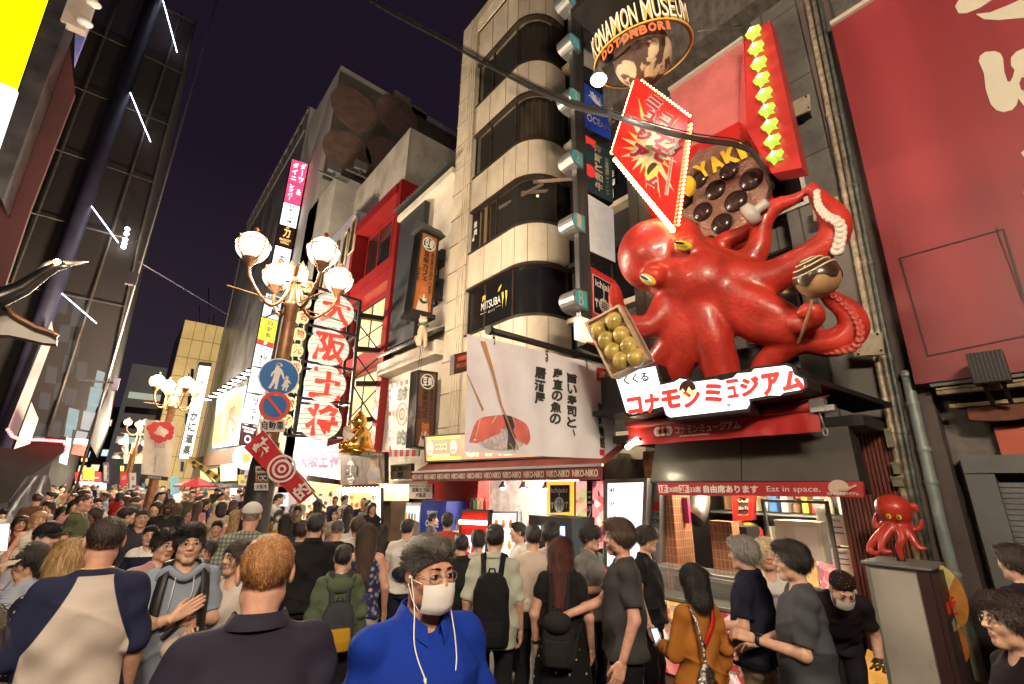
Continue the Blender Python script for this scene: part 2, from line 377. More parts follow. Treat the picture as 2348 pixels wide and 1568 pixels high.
# ---- rusty pipes and downpipe between the two houses
mb=MB()
def tubeX(mb,X,P,r,n=8):mb.tube([onX(x,y,X)for x,y in P],r,n)
tag_=dict(cat='pipe')
o=MB();tubeX(o,6.1,[(2077,850),(2088,905),(2110,1000),(2163,1230),(2250,1560)],.05,10)
for y in((2079,860),(2092,925),(2118,1030),(2135,1105),(2186,1315)):o.lathe([(.058,-.02),(.062,0),(.058,.02)],onX(*y,6.1),10)
obj('downpipe',o,mat('green_grey_pipe',(.25,.30,.29),.45,.2,.2,8,dirt=.3),label='grey green downpipe standing beside the roller shutter',cat='pipe')
for k,(dx,c,nm)in enumerate(((0,(.42,.34,.25),'pale rusty conduit pipe running up beside the museum wall'),(16,(.22,.2,.16),'dull olive conduit pipe beside the rusty one'),(30,(.10,.12,.11),'dark green cable pipe nearest the red board'))):
 o=MB();tubeX(o,6.12,[(1836+dx,-60),(1878+dx,150),(1925+dx,390),(1950+dx,520),(1985+dx,700),(2030+dx,920),(2060+dx,1075),(2112+dx,1325)],.032-.004*k,8)
 for y in(1900,1932,1966,2010,2044):o.lathe([(.036,-.02),(.04,0),(.036,.02)],onX(y+dx,{1900:265,1932:425,1966:603,2010:822,2044:990}[y],6.12),8)
 obj('conduit_pipe',o,mat('pipe%d'%k,c,.5,.3,.45,12,dirt=.6,dscale=14),label=nm,cat='pipe',group='pipes between the museum and the red board')
for(a,b,d,nm)in(((2025,985),(2050,1025),.09,'olive metal junction box on the pipes'),((2043,1062),(2066,1086),.07,'small louvred grey box under the junction box'),((2043,1095),(2072,1115),.08,'square beige cable box lowest on the pipes')):
 p,q_=onX(*a,6.05),onX(*b,6.05);o=MB().ab(p,q_+np.array([d,0,0]));o.ab(p-np.array([.012,-.01,-.01]),(p[0],q_[1]-.01,q_[2]+(p[2]-q_[2])*.9))
 obj('cable_box',o,mat('box_olive',(.22,.2,.15),.6,.2,.25,10,dirt=.4),label=nm,cat='cable box')
t=thing('board_floodlight','black ribbed floodlight box mounted under the big red board','floodlight',onX(2265,885,5.6));a,b=onX(2212,812,5.6),onX(2318,870,5.6);o=MB();o.ab(a,b+np.array([.22,0,0]))
for i in range(9):o.ab((a[0]-.015,a[1]+(b[1]-a[1])*(i+.3)/9,a[2]),(a[0],a[1]+(b[1]-a[1])*(i+.7)/9,b[2]))
obj('housing',o,BLACK,t);o=MB()
for f in(.25,.75):y_=a[1]+(b[1]-a[1])*f;o.bar((a[0]+.1,y_,b[2]),(a[0]+.38,y_,b[2]-.14),.03,.03)
obj('bracket',o,IRON,t)
for x,y,lb in((1832,246,'rusty square fixing plate on the stone pier beside the star panel'),(1893,480,'pale square fixing plate beside the raised octopus arm'),(1990,790,'pale fixing plate below the curled octopus arm')):
 c=onX(x,y,5.95);t=thing('fixing_plate',lb,'bracket',c,'fixing plates on the museum front');o=MB();o.box(c,(.03,.26,.24),Rx_(.12));obj('plate',o,mat('plate_rust',(.42,.36,.27),.6,.2,.4,9,dirt=.6,dscale=8),t);o=MB();o.ab(c+[.015,-.06,-.06],c+[.26,.06,.06]);obj('stub',o,IRON,t)
 o=MB()
 for dy in(-.1,.1):
  for dz in(-.09,.09):o.ball(c+[-.018,dy,dz],.014,6,5)
 obj('bolt',o,IRON,t)
 # ---- museum building
MU=thing('museum_building','grey stone fronted building carrying the giant octopus and the takoyaki shop','building',(6.9,2.7,0))
mb=MB();mb.ab((6.5,1.12,2.55),(11,4.4,13));mb.ab((6.5,1.12,0),(11,1.5,2.55));mb.ab((9.4,1.5,0),(11,4.4,2.55));obj('wall',mb,STONE,MU)
obj('concrete_band',MB().ab((5.9,1.12,9.0),(6.5,4.4,10.1)),mat('streaked_concrete',(.085,.075,.065),.85,var=.4,scale=5,stretch=(1,2,.25),dirt=.6,dscale=5,bump=.4,bscale=25),MU)
obj('soffit',MB().ab((4.9,1.12,10.6),(6.5,4.3,10.75)),mat('glossy_soffit',(.06,.055,.05),.22,.5,.3,2,bump=.25,bscale=4),MU)
obj('side_pier',MB().ab((6.2,1.12,2.55),(6.5,1.75,13)),slabs('dark_stone_slabs',(.14,.135,.125),.9,1.25,.35,dirt=.6),MU)
for(y0,y1,z0,z1)in((3.9,2.9,3.95,5.0),(2.6,1.85,3.95,5.2),(3.9,2.9,5.5,6.6),(2.6,1.8,6.0,7.0)):winX(MU,6.47,y0,y1,z0,z1,None,IRON,.04,1)
PALEF=flatm('pale_frame',(.55,.53,.48))
winX(MU,6.18,onX(1752,430,6.18)[1],onX(1838,380,6.18)[1],onX(1838,385,6.18)[2]-.55,onX(1838,385,6.18)[2]+.25,None,PALEF,.05)
RIB=mat('ribbed_red_tile',(.20,.06,.045),.35,var=.3,scale=6,bump=.5,bscale=90,stretch=(8,8,.2),dirt=.2)
mb=MB()
for i in range(16):mb.ab((6.14,1.16+i*.036,0),(6.2,1.185+i*.036,2.62))
mb.ab((6.17,1.13,0),(6.26,1.75,2.62));obj('tiled_pier',mb,RIB,MU)
def tile_mat(name,c1,c2,mort,sx,sz):
 m=bpy.data.materials.new(name);m.use_nodes=True;t=m.node_tree;b=t.nodes['Principled BSDF'];N=t.nodes.new;L=t.links.new
 tex=N('ShaderNodeTexCoord');sp=N('ShaderNodeSeparateXYZ');L(tex.outputs['Object'],sp.inputs[0]);ad=N('ShaderNodeMath');L(sp.outputs[0],ad.inputs[0]);L(sp.outputs[1],ad.inputs[1])
 cb=N('ShaderNodeCombineXYZ');L(ad.outputs[0],cb.inputs[0]);L(sp.outputs[2],cb.inputs[1]);br=N('ShaderNodeTexBrick');br.offset=0;br.inputs['Scale'].default_value=1
 br.inputs['Brick Width'].default_value=sx;br.inputs['Row Height'].default_value=sz;br.inputs['Mortar Size'].default_value=.004;br.inputs['Color1'].default_value=(*c1,1);br.inputs['Color2'].default_value=(*c2,1);br.inputs['Mortar'].default_value=(*mort,1)
 L(cb.outputs[0],br.inputs['Vector']);L(br.outputs['Color'],b.inputs['Base Color']);b.inputs['Roughness'].default_value=.35
 bp=N('ShaderNodeBump');bp.inputs['Strength'].default_value=.5;bp.inputs['Distance'].default_value=.01;bp.invert=True;L(br.outputs['Fac'],bp.inputs['Height']);L(bp.outputs[0],b.inputs['Normal']);return m
TILEO=tile_mat('terracotta_tile',(.42,.16,.075),(.34,.12,.055),(.5,.4,.3),.055,.105)
obj('tiled_wall',MB().ab((6.05,3.72,0),(6.5,4.15,2.55)),TILEO,MU)
obj('tiled_wall',MB().ab((6.3,3.05,.0),(6.5,3.35,1.62)),TILEO,MU)
# shop room behind the counter
DKW=mat('dark_kitchen_wall',(.035,.03,.028),.4,var=.2,scale=3)
mb=MB();mb.ab((8.2,1.5,0),(8.3,4.1,2.55));mb.ab((6.5,4.1,0),(8.2,4.15,2.55));obj('back_wall',mb,DKW,MU)
obj('shop_ceiling',MB().ab((6.2,1.75,2.3),(9.3,4.1,2.36)),mat('shop_ceiling_dark',(.09,.08,.07),.6),MU)
obj('soffit_front',MB().ab((5.35,1.2,2.62),(6.5,4.15,2.72)),BLACK,MU)
mb=MB();mb.ab((5.9,1.78,0),(6.5,3.7,.95));obj('counter',mb,DKW,MU)
mb=MB();mb.ab((5.85,1.76,.95),(6.55,3.72,.99));obj('counter_top',mb,STEEL,MU)
stp=MB()
for i in range(9):stp.ab((6.25+i*.24,1.2,0),(6.49+i*.24,1.76,.17*(i+1)))
obj('stairs',stp,mat('dark_stair',(.09,.07,.055),.5,var=.2,scale=6),MU)
# ---- corner office building with rounded beige bands
BG=thing('beige_office_building','beige tiled office building with rounded corner and dark ribbon windows','building',(7.5,8,0))
BEI=mat('beige_cladding',(.66,.575,.445),.5,var=.12,scale=2.2,dirt=.2,dscale=1.4,stretch=(1,1,.35))
BEIJ=flatm('beige_joint',(.26,.22,.17))
path=[(W,9.35)]+[(W,9.35-i*.3625)for i in range(1,6)]
y0c,rc=7.54,.82
path+=[(W+rc*(1-math.cos(a)),y0c-rc*math.sin(a))for a in np.linspace(0,math.pi/2,12)[1:]]+[(7.35,y0c-rc)]
path=np.array(path)
def offs(path,d):
 t=np.gradient(path,axis=0);t/=np.linalg.norm(t,axis=1)[:,None];n=np.stack([t[:,1],-t[:,0]],1);return path+n*d
def band(mb,z0,z1,d0,d1,mi=0):
 A,B=offs(path,d0),offs(path,d1)
 for P,Qq,zz in((A,A,(z0,z1)),):mb.grid([[(x,y,z)for x,y in P]for z in zz],mi)
 for z in(z0,z1):mb.grid([[(x,y,z)for x,y in A],[(x,y,z)for x,y in B]],mi)
ZB=[14.65,12.96,11.92,10.37,9.33,7.97,6.96,5.63]
zc=[(12.96,11.92),(10.37,9.33),(7.97,6.96),(5.63,3.0),(16.0,14.65)]
core=MB();core.ab((7.0,6.85,3),(12,10.3,18));core.ab((6.45,7.6,3),(7.0,10.3,18));obj('core_wall',core,flatm('office_dark',(.02,.018,.016)),BG)
for z1,z0 in zc:
 mb=MB();band(mb,z0,z1,.0,-.2);b=obj('spandrel',mb,BEI,BG)
 jb=MB()
 A=offs(path,.0015)
 for i in(0,2,4,6,9,13,17):
  if i<len(A):jb.bar((A[i][0],A[i][1],z0),(A[i][0],A[i][1],z1),.012,.012)
 obj('joint',jb,BEIJ,b)
 for za,zb_,d_ in((z1-.002,z1+.06,.02),(z0-.07,z0+.002,.025)):
  if za>3.3:tr=MB();band(tr,za,zb_,d_,-.1);obj('trim',tr,mat('bronze_trim',(.10,.075,.055),.3,.6,.15,6),b)
GL=mat('office_glass',(.05,.045,.04),.05,0,.1,2,alpha=.45,spec=.7)
CURT=mat('brown_curtain',(.13,.085,.05),.8,var=.45,scale=3,stretch=(6,6,.15));RATT=mat('rattan_blind',(.075,.055,.035),.75,var=.5,scale=6,stretch=(1,1,9),bump=.4)
wz=[(ZB[1],ZB[0]),(ZB[3],ZB[2]),(ZB[5],ZB[4]),(ZB[7],ZB[6])]
for k,(z0,z1)in enumerate(wz):
 mb=MB();P=offs(path,-.10);mb.grid([[(x,y,z)for x,y in P]for z in(z0,z1)],0)
 wdw=obj('window',mb,[GL,GL,GL,mat('black_film',(.010,.010,.012),.22,0,.1,2)][k],BG)
 fm=MB()
 for i in((0,2,5,len(P)-1)if k!=2 else(0,2,3,len(P)-2)):fm.bar((P[i][0],P[i][1],z0),(P[i][0],P[i][1],z1),.05,.06)
 obj('frame',fm,_mats['bronze_trim'],wdw)
 if k<2:
  mb=MB();P2=offs(path,-.32);a,b=(0,30)if k==0 else(3,30)
  P3=[p+np.array([.04,.04])*math.sin(i*2.4)for i,p in enumerate(P2)][a:b];mb.grid([[(x,y,z)for x,y in P3]for z in(z0,z1)],0);obj('blind' if k==0 else 'curtain',mb,RATT if k==0 else CURT,wdw)
  # the third window: dining room, its light put into the wood as glow
for i in range(5):obj('room_lamp',MB().ball((6.75+.1*(i%2),9.0-i*.45,wz[2][1]-.25-.1*(i%3)),.035,8,6),lit('room_bulb',(1.,.75,.4),2.5,0),BG)
z0,z1=wz[2]
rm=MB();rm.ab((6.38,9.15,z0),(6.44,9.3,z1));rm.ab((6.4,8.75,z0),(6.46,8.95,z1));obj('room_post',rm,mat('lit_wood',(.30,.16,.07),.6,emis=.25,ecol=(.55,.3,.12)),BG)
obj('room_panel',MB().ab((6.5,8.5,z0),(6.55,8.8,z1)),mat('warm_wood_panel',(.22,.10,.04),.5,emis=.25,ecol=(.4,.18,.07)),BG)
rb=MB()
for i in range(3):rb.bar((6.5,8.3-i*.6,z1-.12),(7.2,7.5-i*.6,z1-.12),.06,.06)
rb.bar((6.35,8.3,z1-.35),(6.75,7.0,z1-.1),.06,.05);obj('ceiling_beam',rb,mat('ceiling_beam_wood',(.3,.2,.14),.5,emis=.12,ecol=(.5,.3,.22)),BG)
pl=MB();pl.ab((W-.02,9.35,3.0),(6.9,10.3,17.0))
for i in range(4):pl.ab((W-.05,9.42+i*.11,3.0),(W-.02,9.49+i*.11,16.6))
for i in range(4):pl.ab((W-.05,6.4,16.1+i*.14),(W-.02,9.4,16.2+i*.14))
pl.ab((W-.02,6.3,16.0),(6.9,9.35,17.0));pp=obj('pilaster',pl,BEI,BG)
jb=MB()
for i in range(16):jb.ab((W-.054,9.35,3.4+i*.86),(W+.1,10.303,3.412+i*.86))
for i in range(5):jb.ab((W-.022,9.365+i*.11,3),(W-.015,9.41+i*.11,16.7))
obj('joint',jb,BEIJ,pp)
lo=MB();lo.ab((6.3,4.45,0),(6.5,10.3,.1));lo.ab((6.9,4.45,2.5),(7.4,6.9,3.0));obj('plinth',lo,BEI,BG)
# recess with dark glass next to the sign column
rc_=MB();rc_.ab((7.45,4.4,2.4),(12,6.75,18));obj('recess_wall',rc_,flatm('recess_dark',(.03,.028,.027)),BG)
for zz in(3.0,5.6,6.95,7.95,9.3,10.4,11.9,13):obj('floor_beam',MB().ab((7.2,4.5,zz-.06),(7.46,6.72,zz+.06)),BEI if zz in(5.6,7.95,10.4,13)else IRON,BG)
for zz in((5.7,6.9),(8.05,9.2),(10.5,11.8)):winX(BG,7.42,6.6,4.5,zz[0],zz[1],GLASSD,IRON,.05,1)
# ---- white stucco cafe building
WB=thing('white_cafe_building','narrow white stucco cafe building with grey eaves and black board wall','building',(7,12,0))
STU=mat('white_stucco',(.66,.60,.50),.8,var=.1,scale=2,dirt=.3,dscale=1.2,stretch=(1,1,.4),bump=.08)
zt=onX(1010,420,6.4)[2]
obj('wall',MB().ab((6.4,10.32,2.4),(11,14,zt)),STU,WB)
tile=mat('grey_roof_tile',(.05,.055,.055),.5,.1,.3,10,bump=.3)
def eaves(y0,y1,z,x=6.4,d=.5):
 mb=MB();mb.poly([(x-d,y0,z-.12),(x-d,y1,z-.12),(x,y1,z+.14),(x,y0,z+.14)],.05,(-.4,0,1))
 n=int(abs(y1-y0)/.16)
 for i in range(n):mb.tube([(x-d,y0+(y1-y0)*(i+.5)/n,z-.11),(x,y0+(y1-y0)*(i+.5)/n,z+.16)],.045,6)
 return mb
obj('eaves',eaves(10.35,14,zt),tile,WB);obj('cornice',MB().ab((6.1,10.34,zt-.42),(6.41,14,zt-.2)),STU,WB)
zl=onX(960,790,6.4)[2]
obj('eaves',eaves(10.35,14,zl),tile,WB);obj('cornice',MB().ab((5.95,10.34,zl-.75),(6.41,14,zl-.35)),STU,WB)
obj('board_wall',MB().ab((6.2,12.15,zl+.2),(6.42,13.9,zt-.3)),mat('black_boards',(.018,.022,.028),.6,var=.3,scale=4,stretch=(1,12,.1),bump=.4,bscale=10),WB)
for zz in(zl+1.0,):winX(WB,6.37,12.1,11.2,zz,zz+1.3,None,IRON,.05,1)
for zz in(8.3,7.3):obj('shutter_board',MB().ab((6.25,10.9,zz),(6.4,11.6,zz+.55)),BLACK,WB)
obj('lower_wall',MB().ab((6.4,10.32,0),(6.6,14,2.4)),mat('cafe_cream',(.5,.42,.28),.7),WB)
# ---- bare concrete tower behind
p=onX(941,292,6.9)
CT=block('concrete_tower','blank grey concrete tower rising behind the white cafe','building',6.9,14,p[1],p[1]+6,p[2],mat('plain_concrete',(.50,.46,.39),.8,var=.12,scale=1.2,dirt=.35,dscale=.8,stretch=(1,1,.3),bump=.1))
obj('corner_joint',MB().ab((6.88,p[1]-.02,3),(7.02,p[1]-.003,p[2]-.2)),flatm('pale_joint',(.42,.39,.33)),CT)
# ---- red building
RDB=thing('red_building','bright red metal fronted building with wide windows behind the lantern tower','building',(6.5,16.4,0))
REDM=mat('red_metal',(.24,.012,.014),.4,.1,.12,2,coat=.15)
zr=13.1
obj('wall',MB().ab((6.75,14.03,0),(9,18.75,zr)),REDM,RDB)
mb=MB()
for y in(14.05,18.4):mb.ab((6.15,y,3.0),(6.75,y+.32,zr))
for z in(zr-.5,9.6,9.1,6.2):mb.ab((6.1 if z>12 else 6.22,14.37,z),(6.75,18.4,z+.45))
obj('frame',mb,REDM,RDB)
ROOMW=mat('warm_room',(.3,.22,.12),.8,emis=.34,ecol=(.95,.68,.32),var=.4,scale=1.2)
winX(RDB,6.7,18.2,14.5,10.1,12.5,GLASSD,REDM,.1,2)
for(a,b,z0,z1)in((18.1,14.5,6.75,9.0),(18.1,14.5,3.4,6.1)):
 winX(RDB,6.73,a,b,z0,z1,ROOMW,IRON,.08,2)
 # ---- blue grey tiled building with arched windows
p=onX(821,478,6.2)
TB=block('tiled_building','lilac tiled building with small arched windows','building',6.2,12,18.8,24.5,p[2],tile_mat('lilac_tile',(.36,.34,.42),(.31,.30,.37),(.45,.43,.5),.22,.12))
for(x,y)in((811,530),(791,565),(768,590),(744,620)):
 c=onX(x,y,6.15);o=MB();P=[(6.15,c[1]+.28,c[2]-1.1),(6.15,c[1]+.28,c[2]+.5)]+[(6.15,c[1]+.28*math.cos(a),c[2]+.5+.3*math.sin(a))for a in np.linspace(.3,math.pi-.3,6)]+[(6.15,c[1]-.28,c[2]+.5),(6.15,c[1]-.28,c[2]-1.1)]
 w_=obj('window',MB().poly(P,.04,(-1,0,0)),GLASSD,TB);fr=MB();fr.tube(np.array(P)+[-.01,0,0],.06,6,closed=True);obj('frame',fr,flatm('beige_arch',(.35,.3,.2)),w_)
 # ---- grey block with one window
p=onX(773,398,6.2)
GBk=block('grey_block_house','plain grey block with one small window and floodlights on its roof','building',6.2,12,p[1],p[1]+5,p[2],mat('pale_grey_render',(.60,.56,.50),.8,var=.1,scale=.8,dirt=.3,dscale=.6))
q=qY(p[1],(816,437),(836,447),(830,487),(812,478));q_o=obj('window',q.slab(MB(),.1,off=.02),GLASSD,GBk);obj('frame',q.frame(MB(),.12,.1,.05),PALEF,q_o)
for x,y in((764,404),(824,398),(868,418)):
 c=onY(x,y,p[1]-.1);o=MB().box(c+[0,0,.5],(.7,.3,.5));o.bar(c+[0,0,-.1],c+[0,0,.4],.12,.12);o.bar(c+[-.8,.1,0],c+[.8,.1,0],.1,.1)
 obj('floodlight',o,flatm('floodlight_grey',(.16,.16,.16)),label={764:'pale floodlight at the street corner of the grey block roof',824:'floodlight on the middle of the grey block roof',868:'dark floodlight rack on the grey block roof by the concrete tower'}[x],cat='floodlight')
 # ---- tall tower with round patches
p=onX(782,150,6.2)
TM=block('mural_tower','tall grey tower whose dark side wall shows large round patches','building',6.2,22,p[1],p[1]+6.6,p[2],mat('tower_grey',(.62,.59,.55),.8,var=.12,scale=.5,dirt=.3,dscale=.3,stretch=(1,1,.3)))
qt=Q((6.2,p[1]-.03,p[2]-.5),(22,p[1]-.03,p[2]-.5),(22,p[1]-.03,p[2]-9),(6.2,p[1]-.03,p[2]-9))
mu=obj('side_panel',qt.slab(MB(),.1),mat('mural_dark',(.16,.14,.11),.8,var=.4,scale=.8,dirt=.3),TM)
mb=MB()
for s,t in((.08,.72),(.27,.88),(.25,.42),(.45,.6),(.08,.3),(.48,.2)):qt.disc(mb,s,t,1.6,.02,.02)
obj('round_patch',mb,mat('mural_brown',(.27,.17,.13),.8,var=.2,scale=2),mu)
mb=MB()
c=onY(905,205,p[1]);mb.ab(c+[0,0,0],c+[1.3,2,-3]);mb.ab(c+[1.4,0,-.4],c+[2.7,2,-3.4]);obj('rooftop_tank',mb,mat('pale_tank',(.38,.35,.28),.7),TM)
# ---- big dark wall building
p1,p2=onX(703,262,6.2),onX(560,492,6.2)
BW=thing('dark_wall_building','tall building with a dark speckled windowless street wall and vertical sign column','building',(10,40,0))
zt=p1[2]
DKS=mat('speckled_wall',(.19,.19,.20),.35,.1,.45,1.2,dirt=.5,dscale=.5,bump=.3,bscale=6,stretch=(1,.5,.25))
obj('wall',MB().ab((6.2,p1[1]-.6,0),(18,56,zt)),DKS,BW)
mb=MB();mb.ab((6.1,p1[1]-.6,zt),(6.4,56,zt+.35))
for i in range(14):mb.ab((6.1,p1[1]+i*1.6,zt-1.9),(6.2,p1[1]+i*1.6+.12,zt))
mb.ab((6.12,p1[1]-.6,zt-2.0),(6.2,56,zt-1.85));obj('parapet',mb,mat('parapet_grey',(.22,.2,.19),.7),BW)
obj('street_corner',MB().ab((6.12,55.4,0),(6.2,56,zt)),_mats['parapet_grey'],BW)
obj('side_wall',MB().ab((6.25,p1[1]-.66,10),(18,p1[1]-.61,zt+.3)),_mats['tower_grey'],BW)
# ---- yellow lit building, light put into its colour and glow, and dark flank
p=onY(425,733,60);pr_=onY(520,748,60)
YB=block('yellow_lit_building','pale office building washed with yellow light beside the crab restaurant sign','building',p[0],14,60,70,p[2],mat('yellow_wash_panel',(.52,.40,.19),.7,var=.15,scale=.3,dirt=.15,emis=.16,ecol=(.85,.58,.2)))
jb=MB()
for i in range(1,9):jb.ab((p[0],59.97,p[2]-i*2.1),(14,59.99,p[2]-i*2.1+.06))
for i in range(1,6):jb.ab((p[0]+i*1.0,59.965,0),(p[0]+i*1.0+.05,59.985,p[2]))
obj('joint',jb,flatm('yellow_joint',(.2,.15,.08)),YB)
obj('street_flank',MB().ab((p[0]-.06,60,0),(p[0]-.01,70,p[2]-.3)),mat('flank_dark',(.05,.045,.06),.5),YB)
for(x,y)in((441,858),(440,895),(434,920),(428,960),(425,1012),(418,1070)):
 q=qY(59.9,(x-5,y-15),(x+6,y-13),(x+4,y+14),(x-7,y+12));wn=obj('window',q.slab(MB(),.05),GLASSD,YB);obj('frame',q.frame(MB(),.08,.06,.02),PALEF,wn)
mb=MB()
for x,h in((478,660),(457,700),(490,722)):mb.tube([onY(x,745,62),onY(x,h,62)],.05,5)
obj('antenna',mb,IRON,YB)
# ---- far grey building and dark houses at the street end
p=onY(304,833,85);p2=onY(386,848,85)
FG=block('far_grey_building','grey striped office building standing far down the street','building',p[0],p2[0]+1,85,97,p[2],mat('far_grey',(.16,.155,.155),.8,var=.1,scale=.3,emis=.03,ecol=(.5,.5,.52)))
for i in range(7):
 z=p[2]-5-i*2.1
 if z>3:obj('window',MB().ab((p[0]+.5,84.9,z),(p2[0]+.6,84.97,z+.9)),GLASSD if i%3 else lit('far_window',(.7,.75,.6),.35),FG)
for k,(x0,x1,y0,Y,c,lb)in enumerate(((196,255,985,120,(.06,.05,.06),'low dark building at the very end of the street'),(238,300,930,110,(.05,.045,.05),'narrow dark building behind the twin street lamps'),(150,215,1015,130,(.07,.06,.07),'dim building seen under the edge of the scaffold netting'))):
 a,b=onY(x0,y0,Y),onY(x1,y0,Y);H=block('far_dark_building',lb,'building',a[0],b[0],Y,Y+8,a[2],mat('far_dark%d'%k,c,.8,var=.2,scale=.2))
 for i in range(8):
  z=3.5+i*2.6;
  if z<a[2]-2:obj('window',MB().ab((a[0]+.6+(i%3)*.9,Y-.06,z),(a[0]+1.7+(i%3)*.9,Y-.01,z+1.1)),lit('far_win%d'%(i%3),[(.9,.8,.5),(.6,.8,.9),(.9,.95,.9)][i%3],.8),H)
  # ---- left: house wrapped in scaffold netting
SCF=thing('netted_building','building under repair wrapped in dark scaffold netting','building',(-7,30,0))
xe=[(-1.55,26.2),(-1.42,20),(-1.30,15),(-1.12,11),(-.98,8),(-.80,5.5),(-1.0,3.6)]
NET=mat('scaffold_net',(.018,.013,.012),.8,0,.35,.8,alpha=.80,bump=.2,bscale=3,stretch=(1,1,.3))
obj('wall',MB().ab((-20,28.2,0),(-2.0,48,25)),mat('house_dark',(.035,.03,.03),.8,var=.2,scale=.3),SCF)
mb=MB();Vv=[]
for x,z in xe:Vv.append([(-20+(x+20)*j/14.,26-.35*math.sin(j*2.1+z)*(.3 if z>10 else 1)*.4,z)for j in range(15)])
mb.grid(Vv);Vs=[[(x,26+j*2.75,z)for j in range(9)]for x,z in xe];mb.grid(Vs);obj('netting',mb,NET,SCF)
for k,x in enumerate((-1.5,-2.2,-4.6,-7.3,-10,-13)):
 o=MB();top=26.2
 P=[(x*(1 if z>12 else 1)+(0 if x<-2 else(np.interp(z,[b for a,b in xe[::-1]],[a for a,b in xe[::-1]])+1.5)),25.8,z)for z in np.linspace(3.6,top,10)]
 o.tube(P,.05,6);obj('pole',o,mat('scaffold_tube',(.09,.075,.06),.5,.4,.3,8),SCF)
o=MB();o.tube([(-3.38,25.7,z)for z in(0,10,26.2)],.32,10);obj('column',o,mat('violet_column',(.03,.028,.055),.6,.1,.3,2),SCF)
for k,z in enumerate((25.95,22.5,19.2,15.8,12.6,9.4)):
 x1=np.interp(z,[b for a,b in xe[::-1]],[a for a,b in xe[::-1]])
 obj('ledger_tube',MB().tube([(-16,25.75,z),(x1,25.75,z)],.03,5),_mats['scaffold_tube'],SCF)
LEDW=lit('led_white',(.75,.8,1.),3.5)
for a,b in(((370,-12),(406,120)),((290,192),(345,325)),((199,458),(271,556)),((134,666),(221,741))):obj('led_strip',MB().tube([onY(*a,25.6),onY(*b,25.6)],.013,6),LEDW,SCF)
for(x,y)in((292,525),(290,536),(287,549),(285,558),(283,566)):obj('work_lamp',MB().ball(onY(x,y,25.6),.09,8,6),lit('worklamp',(1.,.92,.85),5),SCF)
for i,(x,y,w_,h_,c)in enumerate(((232,870,9,22,0),(222,910,14,24,0),(214,935,10,14,0),(170,960,12,26,0),(206,965,14,24,1),(194,1005,18,18,1),(160,1000,8,30,0),(152,1040,9,26,0),(185,1030,14,16,2))):
 q=qY(28.1,(x-w_,y-h_),(x+w_,y-h_+6),(x+w_-8,y+h_),(x-w_-8,y+h_-6));obj('window',q.slab(MB(),.05),[lit('net_win',(.55,.8,.85),1.6),lit('net_sign',(.9,.9,.9),1.8),lit('net_red',(.9,.12,.08),1.6)][c],SCF)
for i in range(14):
 x=[178,150,172,185,120,160,140,105,190,130,165,95,110,145][i];y=[730,765,800,700,860,835,900,920,850,985,910,990,1040,700][i]
 q=qY(28.0,(x-12,y-22),(x+12,y-18),(x+6,y+20),(x-18,y+16));obj('window',q.slab(MB(),.05),lit('dim_pane',(.23,.23,.25),.55),SCF)
 # ================================================================== SIGNS AND STREET FURNITURE
LW=lit('white',(.93,.97,1.),1.5);LWW=lit('warm_white',(1.,.9,.72),1.4);LR=lit('red',(.95,.05,.03),1.0,.03);LY=lit('yellow',(1.,.85,.05),1.2)
INKR=flatm('ink_red',(.62,.03,.025));INKB=flatm('ink_blue',(.05,.09,.4));CREAM=flatm('cream_paint',(.62,.54,.38));GOLDP=flatm('gold_paint',(.72,.5,.08))
WOOD=mat('wood_brown',(.25,.13,.06),.55,var=.3,scale=3,stretch=(8,8,.6))
